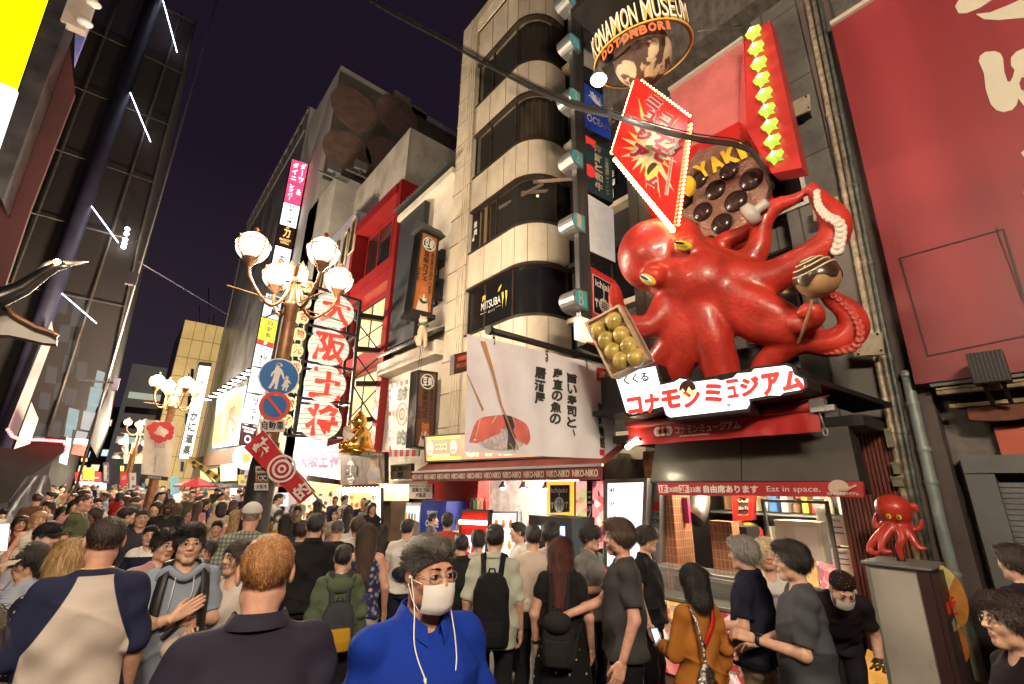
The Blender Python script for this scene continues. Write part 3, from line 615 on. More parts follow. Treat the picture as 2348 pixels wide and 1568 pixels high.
# ---- five-armed street lamps
BRZ=mat('lamp_bronze',(.26,.13,.065),.4,.45,.25,9,dirt=.3,dscale=4)
GLOBE=bpy.data.materials.new('lamp_globe');GLOBE.use_nodes=True;_t=GLOBE.node_tree;_t.nodes.remove(_t.nodes['Principled BSDF'])
_a,_b,_c=_t.nodes.new('ShaderNodeAddShader'),_t.nodes.new('ShaderNodeBsdfTransparent'),_t.nodes.new('ShaderNodeEmission');_c.inputs[0].default_value=(1.,.80,.56,1);_c.inputs[1].default_value=.62
_t.links.new(_b.outputs[0],_a.inputs[0]);_t.links.new(_c.outputs[0],_a.inputs[1]);_t.links.new(_a.outputs[0],_t.nodes['Material Output'].inputs[0])
def street_lamp(loc,zt,ang,label,rad=.62,gr=.235,en=200,n=4):
 t=thing('street_lamp',label,'street lamp',loc,'globe street lamps along the street')
 x,y,_=loc;P=MB()
 P.lathe([(.24,0),(.24,.5),(.17,.6),(.145,1.0),(.135,zt-1.6),(.11,zt-1.5),(.10,zt-.55),(.14,zt-.5),(.14,zt-.44),(.09,zt-.4),(.08,zt-.05),(.13,zt),(.05,zt+.06),(.03,zt+.3),(.0,zt+.34)],(x,y,0),16)
 for k in range(4):
  a=k*math.pi/2+ang;P.box((x+.13*math.cos(a),y+.13*math.sin(a),zt+.08),(.08,.08,.3));P.lathe([(.05,0),(.0,.12)],(x+.13*math.cos(a),y+.13*math.sin(a),zt+.23),6)
 obj('pole',P,BRZ,t)
 for k in range(n):
  a=ang+k*2*math.pi/n;d=np.array([math.cos(a),math.sin(a),0]);c=np.array([x,y,0])
  A=MB();prof=[(.08,zt-.1),(.16,zt-.42),(.34,zt-.62),(.52,zt-.5),(rad,zt-.2),(rad,zt+.06)]
  pp=[]
  for i in range(len(prof)-1):
   for f in(0,.5):pp.append([prof[i][j]*(1-f)+prof[i+1][j]*f for j in(0,1)])
  pp.append(prof[-1]);pp=np.array(pp);pp[1:-1]=(pp[:-2]+2*pp[1:-1]+pp[2:])/4
  A.tube([c+d*r+[0,0,z]for r,z in pp],.03,8);A.bar(c+d*.1+[0,0,zt-.47],c+d*(rad+.25)+[0,0,zt-.47],.025,.02)
  g=c+d*rad+[0,0,zt+.06+gr*.95]
  A.lathe([(.03,-gr-.12),(.07,-gr-.04),(.15,-gr+.06),(.16,-gr+.09)],g,14)
  arm=obj('arm',A,BRZ,t)
  G=MB();G.ball(g,gr,20,14);gl=obj('globe',G,GLOBE,arm)
  l=bpy.data.lights.new('globe_bulb','POINT');l.energy=en;l.color=(1.,.80,.58);l.shadow_soft_size=gr*.8;lo=bpy.data.objects.new('globe_bulb',l);COL.objects.link(lo);lo.parent=gl;lo.location=Vector(g-ORG[gl.name])
  B=MB();B.tube([g+np.array([math.cos(q)*(gr+.008),math.sin(q)*(gr+.008),.05])for q in np.linspace(0,2*math.pi,21)[:-1]],.013,5,closed=True)
  for m in range(4):
   q=m*math.pi/2+.5;B.tube([g+np.array([math.cos(q)*math.cos(e)*(gr+.006),math.sin(q)*math.cos(e)*(gr+.006),math.sin(e)*(gr+.006)])for e in np.linspace(-1.1,.35,8)],.012,5);B.ball(g+np.array([math.cos(q)*(gr+.01),math.sin(q)*(gr+.01),.1]),(.016,.016,.03),6,5)
  B.lathe([(.10,gr*.93),(.05,gr+.02),(.03,gr+.05),(.045,gr+.08),(.0,gr+.13)],g,10);obj('globe_band',B,mat('band_bronze',(.16,.06,.02),.5,.2),arm)
 return t
LX,LYY=onY(640,870,8)[0],8.0
street_lamp((LX,LYY,0),5.36,R_(12),'bronze street lamp with four lit globes and the round blue sign on its pole',.78,.25)
p=onY(378,1000,20);street_lamp((p[0],20,0),5.0,R_(20),'lit globe street lamp holding the cream expo banner',en=1200)
p=onY(300,1070,42);street_lamp((p[0],42,0),5.6,R_(10),'distant globe street lamp with two tiers of lights and banners',.8,en=1200)
l2=street_lamp((p[0]-.1,43.2,0),4.3,R_(40),'lower distant globe street lamp just behind the twin bannered one',.9)
# two added lamps, out of view, brighten people facing the camera
street_lamp((-1.0,-2.6,0),5.0,R_(30),'added globe street lamp behind the camera, out of view, brightening the crowd',en=460)
street_lamp((-2.4,2.6,0),5.0,R_(45),'added globe street lamp beside the camera, out of view, brightening the crowd',en=90)
# ---- plates on the pole
def yq(x0,y0,x1,y1,Y):return qY(Y,(x0,y0),(x1,y0),(x1,y1),(x0,y1))
def rnd_sign(name,label,x,y,r,Y,face,rim):
 c=onY(x,y,Y);q=rectY(Y,c[0]-r,c[0]+r,c[2]-r,c[2]+r);t=thing(name,label,'road sign',c)
 mb=MB();q.disc(mb,.5,.5,r*.985,.0,.02,40);obj('plate',mb,face,t);mb=MB();q.ring(mb,.5,.5,r*.94,r,.003);obj('rim',mb,rim,t);return t,q
SBLUE=flatm('sign_blue',(.02,.14,.42));SRED=flatm('sign_red',(.65,.07,.03))
t,q=rnd_sign('pedestrian_sign','round blue pedestrian zone sign with white adult and child',640,864,.30,LYY-.2,SBLUE,WHITE)
mb=MB()
def qp(mb,q,L,off=.006):mb.poly(q.pts([(a/100.,b/100.)for a,b in L],off),.003,q.n)
qp(mb,q,[(38,78),(36,66),(30,58),(29,48),(33,49),(34,55),(37,58),(36,44),(33,30),(28,17),(35,17),(41,33),(43,30),(42,17),(49,16),(50,32),(50,46),(52,60),(57,52),(61,44),(64,46),(60,58),(55,68),(50,73)]);q.disc(mb,.44,.80,.032,.006);qp(mb,q,[(36,81),(53,79),(53,83),(48,87),(41,87)])
qp(mb,q,[(64,44),(62,33),(58,28),(62,26),(62,16),(66,16),(67,25),(70,25),(70,15),(74,15),(74,26),(78,28),(74,34),(76,40),(80,34),(81,37),(76,45),(70,46)]);q.disc(mb,.69,.50,.026,.006);qp(mb,q,[(64,51),(74,51),(71,56),(67,56)]);obj('symbol',mb,WHITE,t)
t,q=rnd_sign('no_parking_sign','round no parking sign with red rim and slash on the lamp pole',630,931,.225,LYY-.2,SBLUE,SRED)
mb=MB();q.ring(mb,.5,.5,.172,.226,.005);qp(mb,q,[(19,75),(25,81),(81,25),(75,19)]);obj('slash',mb,SRED,t)
def plate(name,label,x0,y0,x1,y1,Y,face,txt,ink,cat='plate',th=.015,**k):
 q=yq(x0,y0,x1,y1,Y);return sign(name,label,cat,q,face,th,None,[(s,r,dict(bold=.02))for s,r in txt],ink,**k),q
plate('vehicle_plate','white plate reading vehicles under the no parking sign',596,961,653,990,LYY-.2,WHITE,[('自動車',(.06,.14,.94,.86))],BLACK)
plate('notice_plate','small white notice plate high on the dark lamp base',586,1069,618,1083,LYY-.26,WHITE,[('自転車放置禁止',(.05,.2,.95,.8))],BLACK)
t,q=plate('bicycle_plate','orange plate with a bicycle on the dark lamp base',586,1084,617,1104,LYY-.26,flatm('plate_orange',(.55,.2,.06)),[],BLACK)
mb=MB();q.slab(mb,.004,0,(.12,.1,.92,.9),.004);obj('dark_field',mb,BLACK,t);mb=MB()
for s in(.34,.72):q.ring(mb,s,.42,.026,.036,.01,18)
for a,b in(((.34,.42),(.5,.42)),((.5,.42),(.64,.68)),((.34,.42),(.44,.68)),((.44,.68),(.64,.68)),((.72,.42),(.62,.76)),((.5,.42),(.44,.74))):mb.bar(q.p(*a,.01),q.p(*b,.01),.008,.004)
obj('symbol',mb,WHITE,t)
plate('city_plate','white city plate below the bicycle plate',583,1107,615,1124,LYY-.26,WHITE,[('大阪市',(.1,.2,.9,.8))],BLACK)
mb=MB();mb.lathe([(.20,0),(.20,2.25),(.17,2.5),(.165,2.6)],(LX,LYY,0),16);obj('pole_sleeve',mb,mat('dark_sleeve',(.05,.05,.05),.45,.4,.3,6),bpy.data.objects['street_lamp'])
# ---- slanted red festival flag on its pole
fq=Q(onY(602,986,7.6),onY(724,1127,7.6),onY(688,1156,7.6),onY(558,1026,7.6))
t=thing('shooting_gallery_flag','slanted red flag with a white target ring on a pole beside the lamp','flag',fq.p(.5,0))
mb=MB();mb.grid([[fq.p(i/20.,j/6.,.02*math.sin(i*.9)*(1-j/6.))for j in range(7)]for i in range(21)]);mb2=MB();obj('cloth',mb,mat('flag_red',(.50,.012,.022),.7,var=.12,scale=5),t)
mb=MB()
for r0,r1 in((.03,.06),(.10,.135),(.17,.20)):fq.ring(mb,.5,.5,r0,r1,.035);
def rotwrite(mb,q,s,cx,cy,w_,h_,off):
 V,F=glyphs(s,.03);P=[]
 for x,y in V:P.append(q.p(cx+(.5-y)*-1*0+(1-y-.5)*w_,cy+(x-.5)*h_,off))
 mb.add(P,F)
rotwrite(mb,fq,'射',.14,.5,.18,.8,.035);rotwrite(mb,fq,'的',.87,.5,.18,.8,.035);obj('lettering',mb,WHITE,t)
obj('flag_pole',MB().tube([fq.p(-.02,1.02,-.02),onY(746,1165,7.6)],.016,8),STEEL,t)
# yellow-black slanted flag farther off
fq=Q(onY(434,1045,16),onY(506,1092,16),onY(500,1106,16),onY(430,1058,16));t=thing('striped_flag','slanted yellow and black flag below the crab restaurant sign','flag',fq.p(.5,0))
mb=MB();mb.grid([[fq.p(i/12.,j/3.,.02*math.sin(i))for j in range(4)]for i in range(13)]);obj('cloth',mb,flatm('flag_yellow',(.6,.45,.03)),t);mb=MB()
for s in(.1,.32,.56,.8):qp(mb,fq,[(s*100,10),(s*100+10,15),(s*100+14,85),(s*100+4,80)],.03)
obj('stripe',mb,BLACK,t);obj('flag_pole',MB().tube([fq.p(0,1.02),onY(545,1165,16)],.02,6),STEEL,t)
# ---- lantern tower
LT=thing('lantern_tower','black framed sign tower of big red lettered paper lanterns fixed to the red building','sign tower',onY(735,1000,14))
YT=14.0
mb=MB()
posts=[((713,655),(673,992)),((826,690),(797,1000)),((699,640),(660,970))]
for a,b in posts:mb.bar(onY(*a,YT),onY(*b,YT),.09,.09)
for d in(.9,):
 for a,b in posts[:2]:mb.bar(onY(*a,YT)+[0,d,0],onY(*b,YT)+[0,d,0],.09,.09)
for f in(0,.26,.51,.76,1):
 L_=[np.array(a)*(1-f)+np.array(b)*f for a,b in posts];mb.bar(onY(*L_[0],YT),onY(*L_[1],YT),.07,.07);mb.bar(onY(*L_[0],YT)+[0,.9,0],onY(*L_[1],YT)+[0,.9,0],.07,.07)
 mb.bar(onY(*L_[1],YT),onY(*L_[1],YT)+[0,.9,0],.07,.07);mb.bar(onY(*L_[0],YT),onY(*L_[2],YT),.05,.05)
for y in(722,800,880,965):
 a=onY(812,y,YT+.5);mb.bar(a,(6.3,a[1]+.1,a[2]+.15),.22,.16);mb.bar(a+[0,0,-.1],(6.3,a[1]+.1,a[2]-1.1),.035,.035);mb.bar(a+[0,0,-1.1],(6.3,a[1]+.1,a[2]+.0),.035,.035)
obj('frame',mb,BLACK,LT)
LANT=mat('lantern_paper',(.30,.29,.24),.6,var=.05,scale=3,emis=.40,ecol=(.97,.95,.74))
for ch,x,y in(('大',767,713),('阪',754,797),('王',746,880),('将',735,964)):
 c=onY(x,y,YT-.05);r=.62;g=MB();g.ball(c,(r,.2,r*.90),32,20);L_=obj('lantern',g,LANT,LT)
 rb=MB()
 for k in range(-4,5):
  z=k*.14;s=math.sqrt(max(0,1-(z/(r*.93))**2));rb.tube([c+np.array([s*r*math.cos(a)*1.005,s*.2*math.sin(a)*1.04,z])for a in np.linspace(0,2*math.pi,41)[:-1]],.006,4,closed=True)
 obj('rib',rb,BLACK,L_)
 q=rectY(c[1],c[0]-r,c[0]+r,c[2]-r,c[2]+r);lt=MB()
 for dx,dy,e,V,F in heavy(ch,.03):
  P=[]
  for a,b in V:
   X,Z=(a+dx-.5)*1.5*r,(b+dy-.5)*1.5*r;P.append(c+np.array([X,-.2*math.sqrt(max(.05,1-(X/r)**2-(Z/(r*.93))**2))-.015-e*3,Z]))
  lt.add(P,F)
 obj('lettering',lt,LR,L_)
SL=mat('small_lantern',(.35,.3,.12),.6,var=0,emis=.42,ecol=(1.,.9,.42))
for ch,x,y in(('大',708,659),('阪',698,692),('名',692,729),('物',685,767),('元',679,804),('祖',675,843),('焼',668,886),('餃',662,926),('子',654,966)):
 c=onY(x,y,YT-.05);r=.2;L_=obj('small_lantern',MB().ball(c,(r,r*.8,r*1.08),16,12),SL,LT)
 cp=MB()
 for s in(1,-1):cp.lathe([(.0,-.03),(.08,-.03),(.08,.03),(0,.03)],c+[0,0,s*r*1.06],10)
 obj('cap',cp,BLACK,L_);lt=MB();V,F=glyphs(ch,.02);lt.add([c+np.array([(a-.5)*r*1.1,-.8*r*math.sqrt(max(.2,1-((a-.5)*1.1)**2-((b-.5)*1.1)**2))-.012,(b-.5)*r*1.2])for a,b in V],F);obj('lettering',lt,INKR,L_)
 # ---- vertical stack of lit shop signs on the dark wall building
YS=30.0
def stack(y0,y1):
 f=lambda y:np.interp(y,(365,1000),(670,547));g=lambda y:np.interp(y,(365,1000),(706,584))
 return Q(onY(f(y0),y0,YS),onY(g(y0),y0+11,YS),onY(g(y1),y1+(11 if y1<800 else 5),YS),onY(f(y1),y1,YS))
PINKR=lit('pink_red',(1.,.06,.16),1.15);DKB=flatm('dark_brown_sign',(.035,.012,.012));LNAVY=lit('navy',(.06,.07,.45),.8)
WHITEL=lit('letter_white',(1,1,1),1.3,0)
specs=[(365,417,PINKR,[('ダイニ',(.12,.08,.45,.9),1),('ダーツ',(.58,.08,.9,.95),1)],WHITEL,'red lit sign with white kana at the top of the vertical stack'),(418,461,PINKR,[('ングバー',(.12,.1,.42,.95),1),('&',(.6,.5,.9,.8),0)],WHITEL,'red lit sign with an ampersand in the vertical stack'),(463,513,LW,[('和食酒場',(.35,.1,.68,.8),1),('個室',(.3,.82,.7,.95),0)],flatm('olive_ink',(.3,.3,.12)),'white lit sign between the red and the dark brown ones'),(515,560,DKB,[('刀',(.3,.45,.72,.85),0),('MARKET',(.15,.26,.85,.38),0),('GRILL',(.22,.12,.78,.24),0),('7F',(.4,.88,.6,.98),0)],lit('gold_letter',(1.,.6,.2),1.0),'dark brown sign with orange lettering in the vertical stack'),(562,655,LW,[('玄',(.35,.62,.7,.8),0),('生',(.45,.45,.75,.62),0)],BLACK,'tall white lit sign behind the lamp globes'),(672,724,lit('pale_blue',(.55,.75,1.),1.1),[('屋',(.45,.08,.85,.4),0),('4F',(.08,.75,.4,.95),0),('長',(.5,.5,.9,.95),0)],BLACK,'pale blue lit sign above the yellow one'),(726,776,LY,[('自家製',(.4,.12,.75,.95),1)],flatm('olive_ink',(.3,.3,.12)),'yellow lit sign in the vertical stack'),(777,786,LR,[('3F',(.4,.1,.6,.9),0)],WHITEL,'thin red strip sign under the yellow one'),(788,838,LW,[('たこめし',(.55,.1,.85,.95),1),('一皿',(.35,.1,.5,.6),1)],BLACK,'white lit sign with a blue corner beside the lamp pole'),(840,898,LW,[('酒',(.4,.5,.6,.8),0)],INKB,'plain white lit sign next to the round blue sign'),(900,968,LW,[('はてな',(.45,.35,.8,.95),1),('中',(.45,.1,.75,.3),0)],BLACK,'white lit sign with black kana at the foot of the stack'),(970,1018,lit('maroon',(.10,.02,.04),.5),[('HAND DRIP',(.1,.78,.9,.9),0),('COFFEE',(.2,.62,.8,.74),0),('○',(.3,.1,.7,.5),0)],WHITEL,'maroon coffee sign under the vertical stack')]
for y0,y1,face,tx,ink,lb in specs:
 q=stack(y0,y1);sign('stacked_sign',lb,'shop sign',q,face,.5,IRON,[(s,r,dict(bold=.03,vert=bool(v)))for s,r,v in tx],ink,'lit signs stacked on the dark wall building',off=.05)
obj('sign_mast',MB().ab(onY(707,377,YS+.1),onY(590,1010,YS+.3)+[.25,.3,0]),IRON,bpy.data.objects['dark_wall_building'])
# ---- crab restaurant column sign
q=qY(48,(457,838),(483,841),(437,1052),(410,1050));t=sign('crab_restaurant_sign','tall white lit column sign with pink and black brush characters','shop sign',q,LW,.8,IRON,[('本場の味',(.25,.54,.78,.85),dict(vert=True,bold=.02))],lit('pink_letter',(1.,.25,.35),.9),off=.05)
lettering(t,q,[('かに道楽',(.16,.03,.84,.5),dict(vert=True,bold=.045))],BLACK,.05);mb=MB();q.slab(mb,.82,0,(-.03,1.0,1.03,1.045),.02);obj('hood',mb,IRON,t)
# ---- lit character billboard with its row of lamps (the figure is a plain stand-in)
q=Q(onX(498,905,6.0),onX(574,880,6.0),onX(565,1018,6.0),onX(487,1028,6.0));t=sign('billboard','pale blue lit billboard with plain yellow bottle shapes','billboard',q,lit('billboard_blue',(.45,.72,.95),1.0,.25),.4,IRON)
mb=MB();qp(mb,q,[(40,8),(46,60),(44,80),(55,97),(72,99),(86,90),(92,70),(88,30),(80,8)],.2);qp(mb,q,[(5,5),(10,50),(22,66),(36,56),(36,5)],.15);obj('bottle_shape',mb,lit('billboard_yellow',(.95,.75,.12),1.0,.2),t)
mb=MB();qp(mb,q,[(52,20),(60,62),(76,66),(84,40),(76,16)],.26);obj('dark_patch',mb,flatm('billboard_brown',(.12,.05,.02)),t);mb=MB();qp(mb,q,[(60,24),(62,40),(70,44),(78,36),(74,22)],.3);obj('red_patch',mb,lit('billboard_red',(.8,.15,.08),.8),t)
for i in range(10):
 f=i/9.;c=onX(476+100*f,916-66*f,5.4);o=MB();o.lathe([(.0,0),(.32,0),(.2,.16),(0,.2)],c,10);o.bar(c+[0,0,.1],c+[.9,0,.4],.05,.05);sl=thing('billboard_lamp','small arm lamp in the row above the character billboard','lamp',c,'row of lamps above the billboard');obj('arm',o,IRON,sl);o=MB();o.lathe([(0,-.02),(.3,-.02)],c,10);obj('bulb',o,lit('lamp_disc',(1.,.95,.85),6,0),sl)
 # shop bands beneath it
q=Q(onX(440,1052,6.05),onX(560,1020,6.05),onX(552,1060,6.05),onX(440,1072,6.05));sign('cornice_band','brown cornice band under the billboard','cornice',q,mat('brown_cornice',(.16,.1,.07),.6),.5)
for k,(a,b,c,d,cc,s,lb)in enumerate(((505,1062,545,1106,(1.,.78,.42),1.6,'warm lit upper shop window under the billboard'),(458,1075,500,1108,(.95,.6,.25),.9,'amber lit shop window beside the striped flag'),(440,1125,500,1160,(.9,.35,.12),.7,'orange glowing shop entrance behind the crowd'),(505,1118,560,1168,(.8,.35,.15),.6,'dim orange shop entrance near the lamp pole'))):
 q=Q(onX(a,b,6.1),onX(c,b-4,6.1),onX(c,d-2,6.1),onX(a,d,6.1));sign('shop_window',lb,'shop window',q,lit('shopwin%d'%k,cc,s,.35),.1,IRON,frame=.12)
def small(name,lb,cat,x0,y0,x1,y1,X,face,tx=(),ink=None,dy=0,th=.15,axis='X',**k):
 f=(lambda x,y:onX(x,y,X))if axis=='X' else(lambda x,y:onY(x,y,X))
 q=Q(f(x0,y0),f(x1,y0+dy),f(x1,y1+dy*.4),f(x0,y1));return sign(name,lb,cat,q,face,th,IRON,[(s,r,dict(bold=.02))for s,r in tx],ink or BLACK,**k),q
small('noodle_sign','small yellow noodle shop sign beside the dark lamp base','shop sign',546,1088,592,1112,20,lit('noodle_yellow',(.7,.55,.15),.7),[('蘭州',(.3,.52,.9,.95)),('牛肉面',(.1,.05,.9,.48))],INKB,axis='Y')
small('beer_sign','sign with a big glass of beer left of the red flag','shop sign',540,1030,592,1068,19,flatm('beer_dark',(.03,.03,.06)),axis='Y',th=.2)
c=onY(566,1047,18.8);o=MB();q=yq(540,1030,592,1068,18.75);q.disc(o,.45,.5,.42,.01);bs=[x for x in COL.objects if x.name.startswith('beer_sign')][0];obj('white_disc',o,LW,bs);o=MB();qp(o,q,[(30,15),(26,70),(60,78),(66,25)],.03);obj('beer_glass',o,lit('beer',(.85,.5,.12),1.),bs)
small('white_lit_sign','small white lit shop sign left of the lamp base','shop sign',527,1119,556,1133,22,LW,[('ゆず',(.2,.15,.8,.85))],axis='Y')
small('grill_sign','dark sign with red glowing words behind the lamp base','shop sign',556,1119,588,1133,22.5,BLACK,[('ROAST GRILL',(.08,.4,.92,.8))],LR,axis='Y')
small('menu_stack_sign','red and white menu board at the foot of the street corner shop','shop sign',505,1130,532,1164,24,LR,[('——',(.1,.75,.9,.9)),('——',(.1,.45,.9,.6)),('——',(.1,.15,.9,.3))],WHITEL,axis='Y')
small('white_menu_sign','white lit menu column right of the lamp base','shop sign',636,1130,660,1160,17,LW,[('営業',(.15,.5,.85,.9)),('中',(.3,.08,.7,.45))],axis='Y')
small('blue_shop_sign','small bluish lit shop sign between the lamp base and the red flag','shop sign',633,1062,652,1085,22,lit('sky_blue',(.35,.5,1.),1.),[('麺',(.2,.2,.8,.8))],axis='Y')
small('red_house_sign','red shop sign with white house mark under the flag','shop sign',633,1096,662,1116,18,flatm('redsign',(.45,.05,.04)),[('ステーキ',(.08,.1,.92,.5)),('二二',(.3,.55,.7,.9))],WHITE,axis='Y')
t=thing('red_market_umbrella','small dark red cafe umbrella down the street','umbrella',onY(450,1160,26));c=onY(450,1113,26);obj('canopy',MB().lathe([(0,.35),(.9,.0),(.88,-.06)],c,8,sm=False),flatm('umbrella_red',(.3,.02,.025)),t);obj('pole',MB().tube([c+[0,0,.3],(c[0],c[1],0)],.03,6),STEEL,t)
# ---- neon sign of the dumpling shop and its awning
q=Q(onX(680,1042,5.7),onX(790,1013,5.7),onX(780,1100,5.7),onX(677,1084,5.7));t=sign('neon_sign','glowing white board with crimson neon characters under the lanterns','shop sign',q,lit('neon_white',(1.,.86,.88),1.3,.1),.3,IRON,[('大',(.1,.28,.32,.82),dict(bold=.04)),('阪',(.33,.28,.55,.85),dict(bold=.04)),('王',(.56,.3,.76,.86),dict(bold=.04)),('将',(.77,.3,.99,.92),dict(bold=.04))],lit('neon_red',(1.,.02,.12),1.1),off=.03)
mb=MB();qp(mb,q,[(2,40),(9,40),(9,70),(2,68)],.03);obj('small_neon',mb,PINKR,t)
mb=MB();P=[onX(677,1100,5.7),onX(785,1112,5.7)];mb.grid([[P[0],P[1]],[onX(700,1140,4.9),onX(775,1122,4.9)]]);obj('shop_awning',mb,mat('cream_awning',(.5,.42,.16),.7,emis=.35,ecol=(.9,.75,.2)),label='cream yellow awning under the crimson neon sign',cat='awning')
# ---- golden seated figure above the cafe board
# (built after the solid modeller below)
# ---- cafe signs
BRN=mat('orange_board',(.36,.115,.025),.5,var=.12,scale=3,stretch=(6,6,.3))
def cafe_sign(q,lb,face,dim):
 t=sign('cafe_column_sign',lb,'shop sign',q,face,.35,BLACK,[('豆',(.50-.24,.80,.48,.92),dict(bold=.03)),('柴',(.50,.80,.74,.92),dict(bold=.03))],WHITE,'orange cafe column signs',off=.03)
 mb=MB();q.disc(mb,.5,.86,q.w*.30,.012);obj('emblem',mb,BLACK,t);mb=MB();q.ring(mb,.5,.86,q.w*.29,q.w*.335,.02);obj('emblem_ring',mb,WHITE,t)
 lettering(t,q,[('豆柴カフェ',(.28,.36,.56,.76),dict(vert=True,bold=.025)),('大阪店',(.06,.36,.22,.54),dict(vert=True,bold=.02))],BLACK,.03)
 mb=MB();V,F=glyphs('MAMESHIBA CAFE',.01);mb.add([q.p(.66+.16*y,.76-.52*x,.03)for x,y in V],F);obj('side_lettering',mb,BLACK,t)
 # painted dog
 d1,d2=MB(),MB();qp(d1,q,[(22,2),(30,14),(36,22),(64,22),(72,12),(78,2)],.03);qp(d2,q,[(36,18),(32,26),(34,33),(42,31),(58,31),(66,33),(68,26),(64,18),(50,14)],.04);obj('dog_body',d1,flatm('dog_cream',(.6,.5,.38)),t);obj('dog_head',d2,flatm('dog_rust',(.42,.14,.04)),t)
 d3=MB();qp(d3,q,[(43,16),(50,22),(57,16),(50,13)],.048);obj('dog_muzzle',d3,WHITE,t);d4=MB();q.disc(d4,.42,.235,.012,.05);q.disc(d4,.58,.235,.012,.05);q.disc(d4,.5,.175,.014,.055);obj('dog_eyes_nose',d4,BLACK,t);d5=MB();qp(d5,q,[(33,12),(67,12),(70,17),(50,10),(30,17)],.045);obj('dog_scarf',d5,flatm('dog_scarf',(.08,.15,.07)),t)
 fr=q.frame(MB(),.05,.4,.03);obj('frame',fr,BLACK,t);return t
q=qY(10.5,(965,527),(1006,546),(990,722),(940,711));t=cafe_sign(q,'upper orange cafe sign with a little roof and a shiba dog',BRN,1)
mb=MB();a,b=q.p(-.15,1.02,.15),q.p(1.25,1.02,.15);top=(q.p(-.15,1.16,-.17),q.p(1.25,1.16,-.17));back=(q.p(-.15,1.02,-.5),q.p(1.25,1.02,-.5))
mb.add([a,b,top[1],top[0],back[0],back[1]],[(0,1,2,3),(3,2,5,4),(0,3,4),(1,5,2),(0,4,5,1)]);obj('little_roof',mb,mat('sign_roof',(.05,.055,.045),.6,var=.3,scale=12),t)
mb=MB();q.slab(mb,.5,0,(-.08,-.06,1.1,-.01),.1);
for k in(.25,.5,.8):mb.bar(q.p(1.0,k,-.2),q.p(1.6,k,-.2),.1,.1)
obj('bracket',mb,BLACK,t)
q=qY(10.3,(957,848),(1003,854),(995,1030),(946,1026));cafe_sign(q,'lower brown cafe sign hanging beside the beige pilaster',mat('brown_board',(.14,.055,.03),.5,var=.15,scale=3),0)
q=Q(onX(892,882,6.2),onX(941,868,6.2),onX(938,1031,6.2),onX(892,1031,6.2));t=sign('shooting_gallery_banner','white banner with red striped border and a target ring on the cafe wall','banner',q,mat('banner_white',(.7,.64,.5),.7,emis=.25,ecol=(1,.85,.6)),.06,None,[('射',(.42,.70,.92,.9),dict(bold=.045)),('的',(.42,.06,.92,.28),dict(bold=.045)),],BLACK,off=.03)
lettering(t,q,[('大阪道頓堀射的屋',(.2,.1,.3,.85),dict(vert=True,bold=.01))],INKR,.03,'side_lettering')
mb=MB()
for r0,r1 in((.0,.05),(.13,.18),(.30,.36)):q.ring(mb,.66,.5,r0,r1,.02)
obj('target',mb,INKR,t);mb=MB()
for i in range(16):
 if i%2==0:q.slab(mb,.02,0,(0,i/16.,.1,i/16.+.0625),.012)
for i in range(8):
 if i%2==0:q.slab(mb,.02,0,(.1+i*.1125,.93,.1+i*.1125+.11,1),.012)
obj('stripe',mb,INKR,t)
q=Q(onX(880,1031,6.0),onX(960,1031,6.0),onX(958,1046,6.0),onX(880,1047,6.0));t=sign('striped_valance','red and white striped valance below the target banner','valance',q,WHITE,.05);mb=MB()
for i in range(12):
 if i%2==0:q.slab(mb,.02,0,(i/12.,0,(i+1)/12.,1),.01)
obj('stripe',mb,INKR,t)
q=Q(onX(779,1033,5.2),onX(881,1036,5.2),onX(881,1107,5.2),onX(780,1112,5.2));t=sign('cafe_photo_board','brown cafe photo board with a round black and white emblem','shop sign',q,mat('photo_brown',(.12,.06,.03),.4,var=.7,scale=3.5),.12,IRON,[('MAMESHIBA CAFE OSAKA',(.03,.88,.97,.97),dict(bold=.02))],WHITE)
mb=MB();q.disc(mb,.28,.38,.36,.01,.01,36);obj('emblem',mb,WHITE,t);mb=MB();q.ring(mb,.28,.38,.32,.345,.016);obj('emblem_ring',mb,BLACK,t);lettering(t,q,[('豆',(.12,.2,.28,.58),dict(bold=.035)),('柴',(.285,.2,.44,.58),dict(bold=.035)),('CAFE',(.22,.1,.34,.15))],BLACK,.018)
mb=MB();qp(mb,q,[(68,0),(66,30),(72,55),(70,78),(76,72),(84,72),(90,80),(90,58),(94,30),(96,0)],.01);obj('dog_body',mb,flatm('dog_tan',(.35,.2,.1)),t);mb=MB();qp(mb,q,[(68,10),(70,40),(92,40),(94,10)],.016);qp(mb,q,[(76,52),(82,60),(88,52),(82,48)],.016);obj('dog_kimono',mb,flatm('kimono_grey',(.2,.2,.24)),t)
q=Q(onX(938,1110,5.4),onX(991,1110,5.4),onX(991,1143,5.4),onX(938,1143,5.4));sign('cafe_board','white cafe notice board above the drinks machines','shop sign',q,flatm('board_pale',(.6,.52,.45)),.05,IRON,[('MAMESHIBA CAFE OSAKA',(.03,.82,.97,.95),dict(bold=.01)),('豆柴カフェ',(.15,.45,.88,.76),dict(bold=.03)),('大阪店',(.3,.1,.75,.4),dict(bold=.03))],BLACK)
q=Q(onX(895,1066,5.6),onX(942,1062,5.6),onX(942,1098,5.6),onX(895,1100,5.6));sign('metal_house_sign','tarnished metal sign board with raised characters near the cafe','shop sign',q,mat('tarnished',(.25,.2,.14),.4,.5,.3,6),.1,IRON,[('豆柴の',(.1,.55,.9,.9),dict(bold=.02)),('館',(.35,.1,.65,.5),dict(bold=.02))],BLACK)
